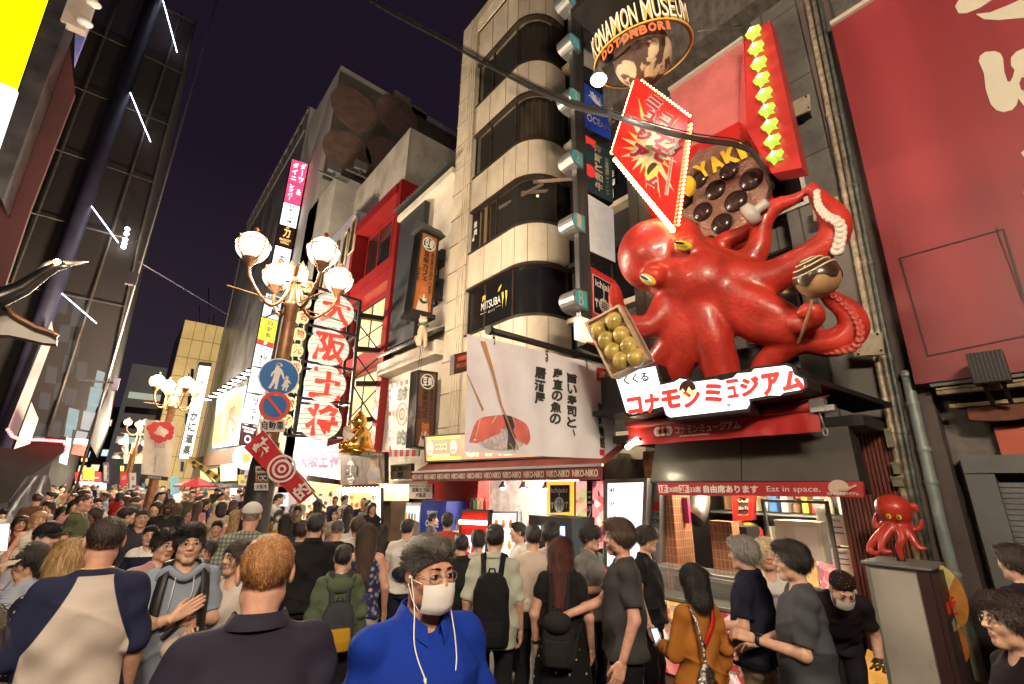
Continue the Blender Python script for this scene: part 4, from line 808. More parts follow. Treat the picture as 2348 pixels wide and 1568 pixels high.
# lit doorway and shop windows behind the crowd
DOORM=lit('doorway',(1.,.62,.28),1.15,.25)
q=Q(onX(784,1118,6.0),onX(872,1118,6.0),onX(872,1215,6.0),onX(784,1215,6.0));t=sign('game_doorway','brilliant warm white lit prize shop doorway under the cafe photo board','shopfront',q,lit('doorway_white',(1.,.88,.62),2.9,.12),.1,IRON)
mb=MB();q.slab(mb,.06,0,(.28,0,.8,.88),.06);obj('orange_panel',mb,lit('panel_orange',(.95,.48,.16),1.1,.2),t);mb=MB()
for i in range(10):mb.ball(q.p(.36+(i%3)*.15,.18+(i//3)*.2,.09),(.08,.03,.07),8,6)
obj('prize',mb,[flatm('prize',(.6,.15,.08))],t);lettering(t,q,[('射的遊技',(.83,.1,.95,.85),dict(vert=True,bold=.03))],INKR,.05)
mb=MB();pa=[q.p(s,.97,.12)for s in np.linspace(0,1,12)]
for c in pa:mb.ball(c,.05,8,6)
obj('bulb',mb,lit('door_bulb',(1,.9,.7),9,0),t)
def shopbox(name,lb,x0,x1,y0,y1,X,c,s,var=.4):
 q=Q(onX(x0,y0,X),onX(x1,y0,X),onX(x1,y1,X),onX(x0,y1,X));t=sign(name,lb,'shopfront',q,lit(name+str(x0),c,s,var),.1,IRON);return t,q
t,q=shopbox('souvenir_shopfront','cluttered lit souvenir shopfront behind the red flag',690,782,1120,1210,6.1,(1.,.75,.4),.9,.5)
for k in range(26):
 s,u_=random.random()*.9+.03,random.random()*.8+.1;mb=MB();q.slab(mb,.05,0,(s,u_,s+.05,u_+.09),.06);obj('goods',mb,[flatm('goods_red',(.6,.04,.03)),flatm('goods_yellow',(.7,.5,.06)),WHITE,BLACK,flatm('goods_brown',(.2,.1,.05))][k%5],t)
shopbox('cafe_entrance_wall','warm cream wall with painted-in glow behind a bare bulb by the cafe board',872,937,1110,1148,6.1,(.95,.72,.38),.9,.25)  # the light on this wall is put in as its own glow
o=MB().ball(onX(905,1120,5.95),.09,10,8);obj('wall_bulb',o,lit('wall_bulb',(1,.85,.6),20,0),label='bare glowing bulb on the cream cafe wall',cat='bulb')
t,q=shopbox('dark_doorway','dark narrow cafe doorway beside the drinks fridge',895,936,1148,1260,6.1,(.12,.06,.03),.3)
# drinks machines
def machine(name,lb,x0,x1,y0,X,c,lit_c=None,d=.7,tx=()):
 a,b=onX(x0,y0,X),onX(x1,y0,X);t=thing(name,lb,'vending machine',(X+d/2,(a[1]+b[1])/2,0));obj('body',MB().ab((X,a[1],0.03),(X+d,b[1],a[2])),c,t);q=Q(a,b,(X,b[1],.05),(X,a[1],.05))
 if lit_c:mb=MB();q.slab(mb,.02,0,(.08,.45,.92,.95),.012);obj('display',mb,lit_c,t)
 if tx:lettering(t,q,tx,WHITE,.02)
 return t,q
t,q=machine('drinks_fridge','lit white drinks fridge beside the blue machine',931,965,1152,5.5,flatm('fridge_white',(.5,.5,.52)),lit('fridge',(.75,.9,1.),1.3,.3))
for k in range(12):mb=MB();c=q.p(.16+(k%4)*.2,.55+(k//4)*.13,.03);mb.lathe([(.03,-.08),(.03,.05),(.012,.08)],c,8);obj('bottle',mb,[flatm('goods_red',(.6,.04,.03)),flatm('goods_green',(.05,.3,.1)),flatm('goods_yellow',(.7,.5,.06))][k%3],t)
machine('blue_vending_machine','royal blue coffee vending machine behind the grey haired man',967,1024,1146,5.4,mat('machine_blue',(.01,.04,.36),.3,coat=.4),None,.8,[('SUNTORY',(.3,.82,.72,.87),dict(bold=.02)),('COFFEE',(.26,.68,.78,.76),dict(bold=.04)),('BOSS',(.32,.5,.7,.64),dict(bold=.06))])
# ---- game house lightbox, awning and the shop below
q=Q(onX(973,999,5.3),onX(1300,975,5.3),onX(1300,1048,5.3),onX(975,1060,5.3));t=sign('game_house_sign','long orange lightbox with smiling faces above the striped awning','shop sign',q,lit('game_orange',(1.,.34,.18),.7,.12),.3,IRON,[('GAME',(.36,.12,.7,.9),dict(bold=.02)),('GAME HOUSE',(.07,.16,.24,.30),dict(bold=.02)),('ニコニコ',(.11,.42,.21,.66),dict(bold=.02))],lit('game_cream',(1.,.88,.5),.8),frame=.03)
mb=MB();q.ring(mb,.055,.52,.13,.15,.012)
for s in(.055,.27):q.disc(mb,s,.52,.13,.01)
obj('smiling_face',mb,lit('game_cream',(1,.9,.5),1),t);mb=MB()
for s in(.055,.27):
 for d in(-.012,.012):q.disc(mb,s+d,.58,.014,.02)
 mb.tube([q.p(s+.02*math.sin(a),.5-.14*math.cos(a)*.9,.02)for a in np.linspace(-1,1,8)],.008,5)
obj('face_line',mb,BLACK,t);mb=MB()
for y in(.07,.13,.83,.89):q.slab(mb,.01,0,(.03,y,.33,y+.035),.012)
obj('stripe',mb,LY,t)
AW=thing('shop_awning','dark red awning with cream lettering along its valance','awning',(5.2,7,2.2));a,b=onX(945,1084,5.0),onX(1381,1069,5.0);a2,b2=onX(945,1104,5.0),onX(1381,1099,5.0);ya,yb=a[1],b[1]
mb=MB();mb.grid([[(5.0,ya+(yb-ya)*i/30.,a[2]*(1-i/30.)+b[2]*i/30.)for i in range(31)],[(5.9,ya+(yb-ya)*i/30.,2.78)for i in range(31)]]);obj('canopy',mb,mat('awning_maroon',(.20,.03,.025),.7,var=.25,scale=4,dirt=.4,dscale=3),AW)
qv=Q(a,b,b2,a2);mb=MB();mb.grid([[qv.p(i/60.,j/2.,.012*math.sin(i*1.1)*(1-j/2.))for i in range(61)]for j in range(3)]);vl=obj('valance',mb,mat('valance_maroon',(.18,.02,.03),.75,var=.2,scale=6),AW)
L_=MB()
for i in range(10):write(L_,qv,'NIKO-NIKO',(.005+i*.0995,.22,.093+i*.0995,.78),.022,.02)
obj('lettering',L_,flatm('awning_cream',(.52,.46,.36)),AW);obj('front_rail',MB().bar(a+[0,0,.02],b+[0,0,.02],.04,.04),STEEL,AW)
# shop interior volume
SH=thing('snack_shop','bright red snack shop with an open kitchen window under the maroon awning','shopfront',(6.0,7.5,0))
REDG=mat('red_gloss',(.5,.015,.012),.2,0,.08,3,coat=.5)
mb=MB();mb.ab((5.9,8.1,0),(6.2,10.2,2.6));mb.ab((5.9,5.3,0),(6.2,8.1,1.05));mb.ab((5.9,5.3,2.15),(6.2,8.1,2.6));mb.ab((5.9,5.1,0),(6.2,5.3,2.6));obj('wall',mb,REDG,SH)
mb=MB();mb.ab((7.6,5.1,0),(7.7,10,2.6));mb.ab((6.2,10,0),(7.6,10.1,2.6));mb.ab((6.2,5.0,0),(7.6,5.1,2.6));obj('back_wall',mb,mat('kitchen_white',(.6,.57,.5),.5,var=.35,scale=5),SH);obj('ceiling',MB().ab((6.2,5.1,2.45),(7.6,10,2.5)),IRON,SH)
mb=MB()
for y in(5.8,6.7,7.6):mb.ab((6.4,y,2.36),(7.2,y+.12,2.42))
obj('ceiling_tube',mb,lit('tube_white',(1.,.9,.76),40,0),SH)
mb=MB();mb.ab((5.86,5.3,1.0),(6.3,8.1,1.06));obj('counter',mb,STEEL,SH)
for k in range(16):
 y=5.5+random.random()*2.4;mb=MB();h=.12+random.random()*.3;mb.lathe([(.08,0),(.09,h*.7),(.04,h),(0,h)],(6.6+random.random()*.8,y,1.0),10);obj('kitchen_pot',mb,[STEEL,flatm('goods_red',(.6,.04,.03)),WHITE,flatm('prize',(.6,.15,.08)),IRON][k%5],SH)
for k in range(4):
 mb=MB();c=np.array([6.05,5.6+k*.62,2.02]);mb.lathe([(.03,.1),(.10,-.03),(.09,-.03)],c,12);mb.tube([c+[0,0,.1],c+[0,0,.35]],.01,6);pl_=obj('pendant_lamp',mb,STEEL,SH);mb=MB().ball(c+[0,0,-.02],.05,8,6);obj('bulb',mb,lit('pendant_bulb',(1,.85,.6),25,0),pl_)
c=(6.05,6.9,1.06);o=MB();o.ball(np.array(c)+[0,0,.1],(.14,.15,.12),14,10);o.ball(np.array(c)+[-.12,0,.05],(.14,.1,.03),12,6);obj('counter_cap',o,BLACK,label='black baseball cap lying on the snack shop counter',cat='cap')
# ---- orange restaurant panel, food posters, floor directory
q=Q(onX(1253,1103,5.85),onX(1316,1103,5.85),onX(1316,1200,5.85),onX(1253,1205,5.85));t=sign('fork_sign','orange panel with black plate bearing a fork and round grill emblem','shop sign',q,lit('panel_amber',(1.,.48,.06),.95),.1,IRON)
def emblem(t,q,r,m1=BLACK,m2=WHITE,txt='ichjaki',off=.01):
 a,b,c,d=r;mb=MB();q.slab(mb,.006,0,(a-.02,b-.012,c+.02,d+.012),off);obj('emblem_border',mb,m2,t);mb=MB();q.slab(mb,.006,0,r,off+.006);obj('emblem_plate',mb,m1,t)
 W_,H_=c-a,d-b;mb=MB();write(mb,q,txt,(a+W_*.06,b+H_*.66,a+W_*.94,b+H_*.92),off+.012,.03)
 cx,cy=a+W_*.5,b+H_*.28;R0=W_*q.w*.26;q.disc(mb,cx,cy,R0,off+.011,.003,24,r2=R0*1.1);q.slab(mb,.004,0,(cx-.01,cy,cx+.01,b+H_*.75),off+.011)
 for s in(-1,1):
  x=cx+s*W_*.38;q.slab(mb,.004,0,(x-.012,cy-H_*.13,x+.012,cy+H_*.1),off+.011);q.slab(mb,.004,0,(x-.05,cy+H_*.02,x+.05,cy+H_*.1),off+.011)
 obj('emblem_mark',mb,m2,t);mb=MB()
 for k in(-1,0,1):q.slab(mb,.004,0,(cx-R0/q.w*.8,cy+k*.03-.004,cx+R0/q.w*.8,cy+k*.03+.004),off+.016);q.slab(mb,.004,0,(cx+k*.06-.006,cy-R0/q.h*.8,cx+k*.06+.006,cy+R0/q.h*.8),off+.016)
 obj('emblem_grid',mb,m1,t)
emblem(t,q,(.16,.28,.84,.90))
FOODM=[]
def food_mat(name,cols,sc=9,em=0.):
 if name in _mats:return _mats[name]
 m=bpy.data.materials.new(name);m.use_nodes=True;t=m.node_tree;b=t.nodes['Principled BSDF'];N=t.nodes.new;L=t.links.new
 tex=N('ShaderNodeTexCoord');v=N('ShaderNodeTexVoronoi');v.inputs['Scale'].default_value=sc;L(tex.outputs['Object'],v.inputs['Vector']);n=N('ShaderNodeTexNoise');n.inputs['Scale'].default_value=sc*.7;n.inputs['Detail'].default_value=5;L(tex.outputs['Object'],n.inputs['Vector'])
 sp=N('ShaderNodeSeparateColor');L(v.outputs['Color'],sp.inputs[0]);ad=N('ShaderNodeMath');ad.operation='MULTIPLY_ADD';L(n.outputs['Fac'],ad.inputs[0]);ad.inputs[1].default_value=.6;L(sp.outputs[0],ad.inputs[2]);sb=N('ShaderNodeMath');sb.operation='SUBTRACT';L(ad.outputs[0],sb.inputs[0]);sb.inputs[1].default_value=.3
 rp=N('ShaderNodeValToRGB');L(sb.outputs[0],rp.inputs[0]);e=rp.color_ramp.elements
 for i,c in enumerate(cols):
  el=e[i]if i<2 else e.new(.5);el.position=i/(len(cols)-1);el.color=(*c,1)
 L(rp.outputs[0],b.inputs['Base Color']);b.inputs['Roughness'].default_value=.3
 if em:L(rp.outputs[0],b.inputs['Emission Color']);b.inputs['Emission Strength'].default_value=em
 _mats[name]=m;return m
F1=food_mat('meat_photo',[(.55,.06,.08),(.85,.35,.35),(.9,.75,.6),(.25,.4,.08)],9,.7);F2=food_mat('grill_photo',[(.06,.03,.05),(.7,.12,.12),(.85,.5,.12),(.9,.6,.55)],9,.6);F3=food_mat('octopus_ball_photo',[(.25,.03,.04),(.6,.06,.05),(.75,.45,.3),(.85,.75,.7)],8,.35);F4=food_mat('dish_photo',[(.4,.15,.03),(.8,.5,.12),(.9,.8,.6),(.5,.06,.04)],12,.45)
q=Q(onX(1320,1103,5.8),onX(1383,1103,5.8),onX(1383,1310,5.8),onX(1320,1322,5.8));t=sign('meat_poster','tall lit poster of sliced meat with a black strip of white characters','poster',q,F1,.08,IRON);mb=MB();q.slab(mb,.004,0,(.62,.32,1,1),.004);obj('grill_half',mb,F2,t);mb=MB();q.slab(mb,.004,0,(.42,.25,.62,1),.008);obj('black_strip',mb,BLACK,t);lettering(t,q,[('三ツ葉',(.45,.42,.6,.9),dict(vert=True,bold=.03))],WHITE,.014)
mb=MB();q.slab(mb,.004,0,(0,0,1,.25),.012);obj('lower_band',mb,flatm('poster_dark',(.03,.02,.03)),t);lettering(t,q,[('4階',(.1,.14,.4,.22))],INKR,.018)
q=Q(onX(1386,1098,5.75),onX(1486,1096,5.75),onX(1474,1372,5.75),onX(1386,1400,5.75));t=sign('floor_directory','large white lit floor directory box left of the terracotta tiles','directory sign',q,lit('directory_white',(.9,1.,.97),1.35,.03),.3,STEEL,[('4F',(.13,.89,.27,.925),dict(bold=.02)),('3F',(.13,.78,.27,.815),dict(bold=.02)),('2F',(.13,.66,.27,.695),dict(bold=.02)),('焼肉 個室',(.55,.5,.92,.54),dict(bold=.02))],BLACK,frame=.06,framem=STEEL)
q=Q(onX(1487,1096,5.9),onX(1512,1096,5.9),onX(1512,1380,5.9),onX(1487,1380,5.9));t=sign('steel_panel','narrow brushed steel panel with a red security sticker beside the floor directory','panel',q,STEEL,.2);mb=MB();q.slab(mb,.004,0,(.05,.72,.95,.80),.004);obj('sticker',mb,INKR,t);lettering(t,q,[('SECOM',(.05,.685,.95,.71),dict(bold=.01))],BLACK,.006);mb=MB();q.slab(mb,.004,0,(.15,.625,.9,.655),.004);obj('number_plate',mb,flatm('plate_navy',(.03,.05,.15)),t);lettering(t,q,[('6-12',(.3,.63,.75,.65))],WHITE,.01)
# ---- boards and machines standing on the pavement
def aboard(name,lb,x0,x1,y0,X,face,edge,H=None,items=(),ink=None,lean=.03):
 a,b=onX(x0,y0,X),onX(x1,y0,X);t=thing(name,lb,'standing sign',(X,(a[1]+b[1])/2,0));q=Q(a,b,(X-lean*3,b[1],.12),(X-lean*3,a[1],.12));mb=MB();q.slab(mb,.06);obj('board',mb,face,t);obj('frame',q.frame(MB(),.03,.09,.015),edge,t)
 mb=MB()
 for s in(.06,.94):mb.bar(q.p(s,0),(X-lean*3,q.p(s,0)[1],.005),.04,.04);mb.bar(q.p(s,.9,-.05),(X+.35,q.p(s,0)[1],.01),.03,.03)
 obj('stand',mb,edge,t)
 if items:lettering(t,q,items,ink,.008)
 return t,q
t,q=aboard('pink_menu_stand','bright pink price stand at the counter end behind the grey shirt man',1383,1432,1298,5.25,lit('stand_pink',(.85,.05,.22),.7,.15),flatm('stand_frame',(.12,.03,.06)),items=[('道頓堀',(.08,.72,.3,.95),dict(vert=True,bold=.02)),('くくる',(.35,.72,.9,.95),dict(bold=.04)),('3大',(.3,.52,.8,.66),dict(bold=.04)),('名物',(.3,.36,.85,.48),dict(bold=.02)),('ご利用ください',(.08,.04,.92,.1),dict(bold=.02))],ink=WHITE)
mb=MB();q.slab(mb,.004,0,(.05,.16,.95,.33),.004);obj('photo_strip',mb,F4,t)
t,q=aboard('photo_menu_board','upright lit white board with rows of fried food photos behind the light green shirt',1122,1188,1172,5.1,lit('menu_white',(1.,.96,.88),1.1),STEEL)
for k in range(12):
 mb=MB();q.disc(mb,.28+(k%3)*.25,.87-(k//3)*.2,.05,.006,.004,14,r2=.07);obj('food_photo',mb,F4,t)
lettering(t,q,[('中華',(.06,.8,.14,.95),dict(vert=True,bold=.03))],INKR,.01)
t,q=machine('ticket_machine','black ticket machine with a glowing blue screen under the fork panel',1212,1310,1180,5.2,flatm('machine_black',(.018,.018,.02)),None,.5);mb=MB();q.slab(mb,.02,0,(.55,.75,.85,.9),.012);obj('screen',mb,lit('screen_blue',(.35,.55,1.),2.2),t);mb=MB();q.slab(mb,.02,0,(.08,.82,.3,.9),.012);obj('small_screen',mb,lit('screen_pale',(.6,.75,1.),1.2),t)
t,q=aboard('lantern_stall_board','dark red stall rack with bottles and small lit paper lanterns',1058,1122,1168,5.0,REDG,IRON);mb=MB()
for i in range(10):mb.ball(q.p(.05+i*.1,.86,.03),.035,8,6)
obj('bulb_row',mb,lit('bulb_row',(1,.8,.4),3,0),t);mb=MB();q.slab(mb,.01,0,(.05,.1,.95,.72),.01);obj('white_poster',mb,LW,t);lettering(t,q,[('焼鳥',(.3,.35,.7,.65),dict(bold=.04))],INKR,.03)
for i in range(4):c=q.p(.3+i*.15,1.0,-.05);o=MB();o.lathe([(.035,0),(.035,.13),(.015,.17),(.015,.2),(0,.2)],c,8);obj('sauce_bottle',o,[IRON,flatm('goods_green',(.05,.3,.1)),CREAM,flatm('goods_red',(.6,.04,.03))][i],label=['black','green','cream','red'][i]+' bottle standing on the dark red stall rack',cat='bottle',group='bottles on the stall rack')
# ---- sushi banner on its bar
YB_=4.3
q=qY(YB_,(1071,765),(1403,842),(1408,1053),(1063,1036));t=thing('sushi_banner','big white cloth banner printed with sushi and chopsticks hanging from an iron bar','banner',q.p(.5,0))
def wv(s,u):return.035*math.sin(s*9+1.5*u)*(1-u)*.8+.012*math.sin(s*31+4*u)-.05*(1-u)*math.sin(math.pi*s)+.05*(1-u)**2*(s>.8)*(s-.8)*5
class QW(Q):
 def p(q,s,t,off=0.):return Q.p(q,s,t,off+wv(min(1,max(0,s)),min(1,max(0,t))))
qw=QW(*q.c);mb=MB();mb.grid([[qw.p(i/40.,j/20.)for i in range(41)]for j in range(21)]);obj('cloth',mb,mat('banner_cloth',(.76,.76,.82),.75,var=.05,scale=2,dirt=.15,dscale=1.5),t)
def fine(L,k=6):
 L=np.array(L,float);o=[]
 for i in range(len(L)):
  a,b=L[i],L[(i+1)%len(L)];n=max(1,int(np.linalg.norm(b-a)/k))
  o+=[a+(b-a)*j/n for j in range(n)]
 return o
def cp(mb,L,off):
 L=fine(spline(list(L)+[L[0]],4)[:-1]if len(L)>6 else L);c=np.mean(L,0);P=[qw.p(c[0]/100,c[1]/100,off)]+[qw.p(a/100,b/100,off)for a,b in L];n=len(L);mb.add(P,[(0,i+1,(i+1)%n+1)for i in range(n)])
SALM=mat('salmon_print',(.68,.17,.13),.7,var=.2,scale=5);RICE=mat('rice_print',(.55,.5,.52),.7,var=.3,scale=30);NORI=flatm('nori_print',(.035,.04,.04));CHOP=flatm('chopstick_print',(.45,.25,.11))
mb=MB();cp(mb,[(2,8),(6,26),(16,32),(26,33),(36,28),(39,16),(37,9),(34,14),(30,20),(22,22),(13,20),(9,14),(7,8)],.004);obj('salmon',mb,SALM,t)
mb=MB();cp(mb,[(8,8),(12,18),(20,21),(29,19),(34,10),(30,5),(20,3),(12,4)],.007);obj('rice',mb,RICE,t)
mb=MB();cp(mb,[(20,33.5),(26,33),(29,22),(28.5,5)],.010);cp(mb,[(20,33.5),(28.5,5),(23,3.5),(23.5,20)],.0105);obj('nori',mb,NORI,t)
mb=MB()
for L in(((5,12),(5.4,12),(8,28),(7.4,28)),((13,22),(13.5,22),(17,32),(16.4,32)),((30.5,20),(31,20),(27.4,32),(27,32)),((33,15),(33.5,15),(37,24),(36.5,24)),((34,20),(34.5,20),(32,30),(31.5,30))):cp(mb,L,.010)
obj('salmon_line',mb,flatm('salmon_pale',(.75,.5,.42)),t)
mb=MB();cp(mb,[(6.8,96),(9.4,96),(14.6,70),(12.8,70)],.014);cp(mb,[(12.8,70),(14.6,70),(19.4,42),(18.2,42)],.0145);cp(mb,[(18.2,42),(19.4,42),(31.2,4),(30.5,3.6)],.014);cp(mb,[(0,63),(.4,64),(10,36),(9,34)],.003);cp(mb,[(24,9),(25,9),(29,2),(28.4,2)],.012);obj('chopstick',mb,CHOP,t)
L_=MB()
write_v(L_,qw,'旨い寿司と、',(.625,.17,.70,.84),.006,.04,gap=.06,jit=.15);write_v(L_,qw,'産直の魚の',(.525,.30,.595,.86),.006,.04,gap=.06,jit=.15);write_v(L_,qw,'居酒屋',(.405,.47,.485,.84),.006,.045,gap=.06,jit=.1);write_v(L_,qw,'海鮮物語',(.862,.10,.905,.58),.006,.035,gap=.06,jit=.1);obj('lettering',L_,NORI,t)
L_=MB();write_v(L_,qw,'寿司居酒屋',(.925,.42,.94,.64),.006,.005);obj('small_lettering',L_,flatm('ink_grey',(.15,.15,.15)),t)
mb=MB();cp(mb,[(86.5,81),(94.5,81),(94.5,96),(86.5,96)],.005);cp(mb,[(86,3),(90,3),(90,9),(86,9)],.005);obj('red_tag',mb,INKR,t);L_=MB();write(L_,qw,'2階',(.88,.85,.935,.925),.012,.03);obj('tag_lettering',L_,WHITE,t)
br_=thing('banner_bar','rusty black iron bar holding up the sushi banner by chains','bar',onY(1120,755,YB_));mb=MB();a,b=onY(1118,756,YB_),onY(1412,836,YB_);mb.tube([a,b],.045,10);mb.tube([a,a+(b-a)*.02],.06,10);obj('bar',mb,IRON,br_)
for f in(.04,.4,.72):
 p0=a+(b-a)*f;mb=MB();
 for k in range(4):mb.tube([p0+np.array([.018*math.cos(g)*(k%2),.018*math.cos(g)*(1-k%2),-.06-k*.045+.03*math.sin(g)])for g in np.linspace(0,2*math.pi,11)[:-1]],.007,5,closed=True)
 obj('chain',mb,IRON,br_)
 # small red sign on the beige wall behind the banner
q=qY(7.0,(1042,812),(1072,805),(1072,850),(1040,858));sign('dining_sign','small dark sign with red disc peeking out behind the sushi banner','shop sign',q,flatm('dining_dark',(.10,.05,.03)),.15,BLACK,[('全席個室',(.2,.6,.9,.85)),('ダイニング',(.15,.25,.9,.5))],lit('dining_red',(.9,.1,.05),.6))
# office window signs
def foff(i0,i1,z0,z1,d=-.06):P=offs(path,d);a,b=P[i0],P[i1];return Q((a[0],a[1],z1),(b[0],b[1],z1),(b[0],b[1],z0),(a[0],a[1],z0))
z0,z1=wz[3];q=Q((6.27,8.9,z1),(6.27,7.6,z1),(6.27,7.6,z0),(6.27,8.9,z0));L_=MB();write(L_,q,'MITSUBA',(.12,.42,.72,.58),.012,.01);write(L_,q,'ミツバ',(.35,.32,.55,.37),.012,.01);q.slab(L_,.003,0,(.1,.36,.3,.366),.012);q.slab(L_,.003,0,(.58,.37,.72,.376),.012);obj('lettering',L_,WHITE,BG)
L_=MB();qp(L_,q,[(15,60),(15,70),(17,72),(24,72),(25,68),(24,60),(22,60),(22,64),(17,64),(17,60)],.012);qp(L_,q,[(62,66),(66,74),(74,78),(72,72),(68,66)],.012);qp(L_,q,[(76,48),(74,60),(80,62),(81,50),(79,44),(78,30),(77,44)],.012);qp(L_,q,[(86,48),(85,62),(91,60),(91,50),(89,44),(88,30),(87,44)],.012);obj('gold_mark',L_,GOLDP,BG)
z0,z1=wz[2];q=Q((6.27,9.33,z1),(6.27,9.0,z1),(6.27,9.0,z0),(6.27,9.33,z0));mb=MB();q.slab(mb,.02,0,(0,.05,1,.95),.0);obj('poster_panel',mb,BLACK,BG);L_=MB();write_v(L_,q,'焼肉',(.3,.4,.75,.75),.01,.04,jit=.2);write_v(L_,q,'21',(.15,.3,.4,.45),.01,.03);obj('brush_lettering',L_,WHITE,BG)
q=rectX(7.40,6.2,5.0,8.1,9.1);L_=MB();write_v(L_,q,'焼肉',(.35,.45,.75,.9),.03,.04);write(L_,q,'21',(.4,.15,.7,.4),.03,.04);obj('brush_lettering',L_,WHITE,BG)
# ---- sign column of the corner building
CO,CN=np.array([5.75,4.85,0]),np.array([-.156,-.988,0])
SCN=thing('sign_column','tall steel post carrying floor number lamps and a stack of shop sign panels','sign post',(5.8,4.9,2.6))
def cP(x,y):return onP(x,y,CO,CN)
mb=MB();a,b=cP(1316,-60),cP(1336,782);c,d=cP(1335,-60),cP(1347,782);top,bot=(a+c)/2,(b+d)/2;bw=np.linalg.norm(d-b);mb.bar((bot[0],bot[1],bot[2]),(bot[0],bot[1],14),bw,.3);obj('post',mb,mat('post_steel',(.22,.22,.22),.3,.8,.2,3,stretch=(4,4,.2)),SCN)
mb=MB();mb.bar((bot[0]-.02,bot[1],bot[2]-.9+.9),(bot[0]-.02,bot[1],bot[2]+.38),bw+.04,.34);obj('lit_cap',mb,lit('post_cap',(1.,.78,.5),.9,.3),SCN)
xL=lambda y:np.interp(y,(0,780),(1336,1348));xR=lambda y:np.interp(y,(0,780),(1390,1418))
def panel(y0,y1,face,lb,items,ink,dl=28,dr=0):
 q=Q(cP(xL(y0),y0),cP(xR(y0),y0+38),cP(xR(y1),y1+30),cP(xL(y1),y1));return sign('column_sign',lb,'shop sign',q,face,.28,IRON,items,ink,'sign panels on the steel post'),q
PWH=lit('panel_offwhite',(.55,.53,.50),.42,.1)
panel(-50,62,PWH,'white building name panel at the top of the steel post',[('ラワービル',(.3,.1,.75,.95),dict(vert=True,bold=.03))],BLACK)
panel(66,150,mat('panel_blank',(.38,.36,.35),.6,dirt=.4),'blank stained panel under the building name',[],None)
t,q=panel(190,292,lit('ocean_navy',(.02,.04,.22),.45,.4),'navy bar sign with a white coral crown',[('BAR',(.3,.42,.7,.6),dict(bold=.0)),('OCEAN',(.08,.18,.95,.34),dict(bold=.01))],WHITE)
mb=MB()
for k in range(9):a_=-1.2+k*.3;mb.tube([q.p(.5+.08*math.sin(a_),.66,.02),q.p(.5+.3*math.sin(a_),.78+.1*math.cos(a_*1.5),.02),q.p(.5+.36*math.sin(a_*1.1),.82+.08*math.cos(a_*2+k),.02)],.012,5)
obj('coral_mark',mb,WHITE,t)
t,q=panel(308,436,lit('izakaya_dark',(.03,.05,.05),.3,.2),'dark panel with cream blossom characters and a red disc',[('海鮮と和牛',(.32,.08,.62,.95),dict(vert=True,bold=.04)),('個室居酒屋ダイニング',(.72,.08,.86,.8),dict(vert=True,bold=.01))],CREAM);mb=MB();q.disc(mb,.16,.38,.14,.004);qp(mb,q,[(0,84),(20,88),(36,84),(40,99),(0,99)],.004);obj('red_disc',mb,lit('disc_red',(.8,.04,.03),.6),t)
panel(442,572,mat('panel_blank2',(.5,.47,.42),.5,emis=.16,ecol=(1,.92,.8),dirt=.3),'blank cream panel above the red fork sign',[],None)
t,q=panel(606,786,lit('fork_red',(.55,.02,.02),.5),'red panel with the black fork and grill emblem',[('道頓堀店',(.2,.24,.8,.31),dict(bold=.02)),('大阪',(.25,.12,.6,.2),dict(bold=.02))],flatm('fork_pink',(.5,.25,.22)));emblem(t,q,(.2,.42,.86,.90))
TEAL=mat('teal_lamp',(.05,.3,.3),.4,emis=.07,ecol=(.25,.75,.72))
for s,x,y in(('8',1296,5),('7',1304,104),('3',1304,230),('2',1309,370),('1',1312,515),('B',1316,690)):
 c=cP(x,y);h=.18;n_=thing('floor_number_lamp','half round steel lamp with teal '+('letter '+s if s=='B' else 'figure '+{'8':'eight','7':'seven','3':'three','2':'two','1':'one'}[s])+' on the sign post','number lamp',c+[0,0,-h],'floor number lamps on the steel post')
 mb=MB();P=[(c[0]+.19,c[2]-h),(c[0]-.0,c[2]-h)]+[(c[0]-.0-.18*math.sin(a_),c[2]-h*math.cos(a_))for a_ in np.linspace(.2,math.pi-.2,9)]+[(c[0]-.0,c[2]+h),(c[0]+.19,c[2]+h)]
 mb.poly([(X,c[1]-.15,Z)for X,Z in P],.34,(0,-1,0));obj('body',mb,STEEL,n_);mb=MB();cx=c[0]-.02;mb.poly([(cx+(X-cx)*.82,c[1]-.156,c[2]+(Z-c[2])*.84)for X,Z in P],.01,(0,-1,0));obj('face',mb,TEAL,n_)
 q=rectY(c[1]-.16,c[0]-.14,c[0]+.12,c[2]-.15,c[2]+.15);L_=MB();write(L_,q,s,(.3,.05,.75,.95),.006,.0);obj('figure',L_,CREAM,n_)
 # ---- long museum sign, awning, dark glass front, red notice board
q=Q(onX(1409,848,4.9),onX(1834,842,4.9),onX(1843,885,4.9),onX(1432,955,4.9))
MS=thing('museum_sign','white lit cloud edged sign with red katakana above the awning','shop sign',onX(1620,960,4.9))
XS=4.5
def xp(mb,P,off=0,th=.3):mb.poly([onX(x,y,XS)+np.array([-off,0,0])for x,y in P],th,(-1,0,0))
LSG=lit('museum_white',(1.,.98,.96),1.6,.02)
mb=MB();xp(mb,[(1409,858),(1500,840),(1511,884),(1423,902)]);obj('small_board',mb,[LSG],MS)
mb=MB();xp(mb,[(1423,903),(1513,883),(1545,876),(1558,868),(1575,871),(1588,876),(1642,869),(1652,873),(1680,866),(1690,856),(1722,854),(1728,846),(1800,838),(1812,842),(1818,858),(1838,868),(1841,884),(1832,893),(1795,899),(1786,906),(1762,905),(1714,914),(1716,926),(1710,936),(1535,956),(1527,951),(1520,930),(1448,949),(1436,946),(1431,930)]);obj('board',mb,[LSG],MS)
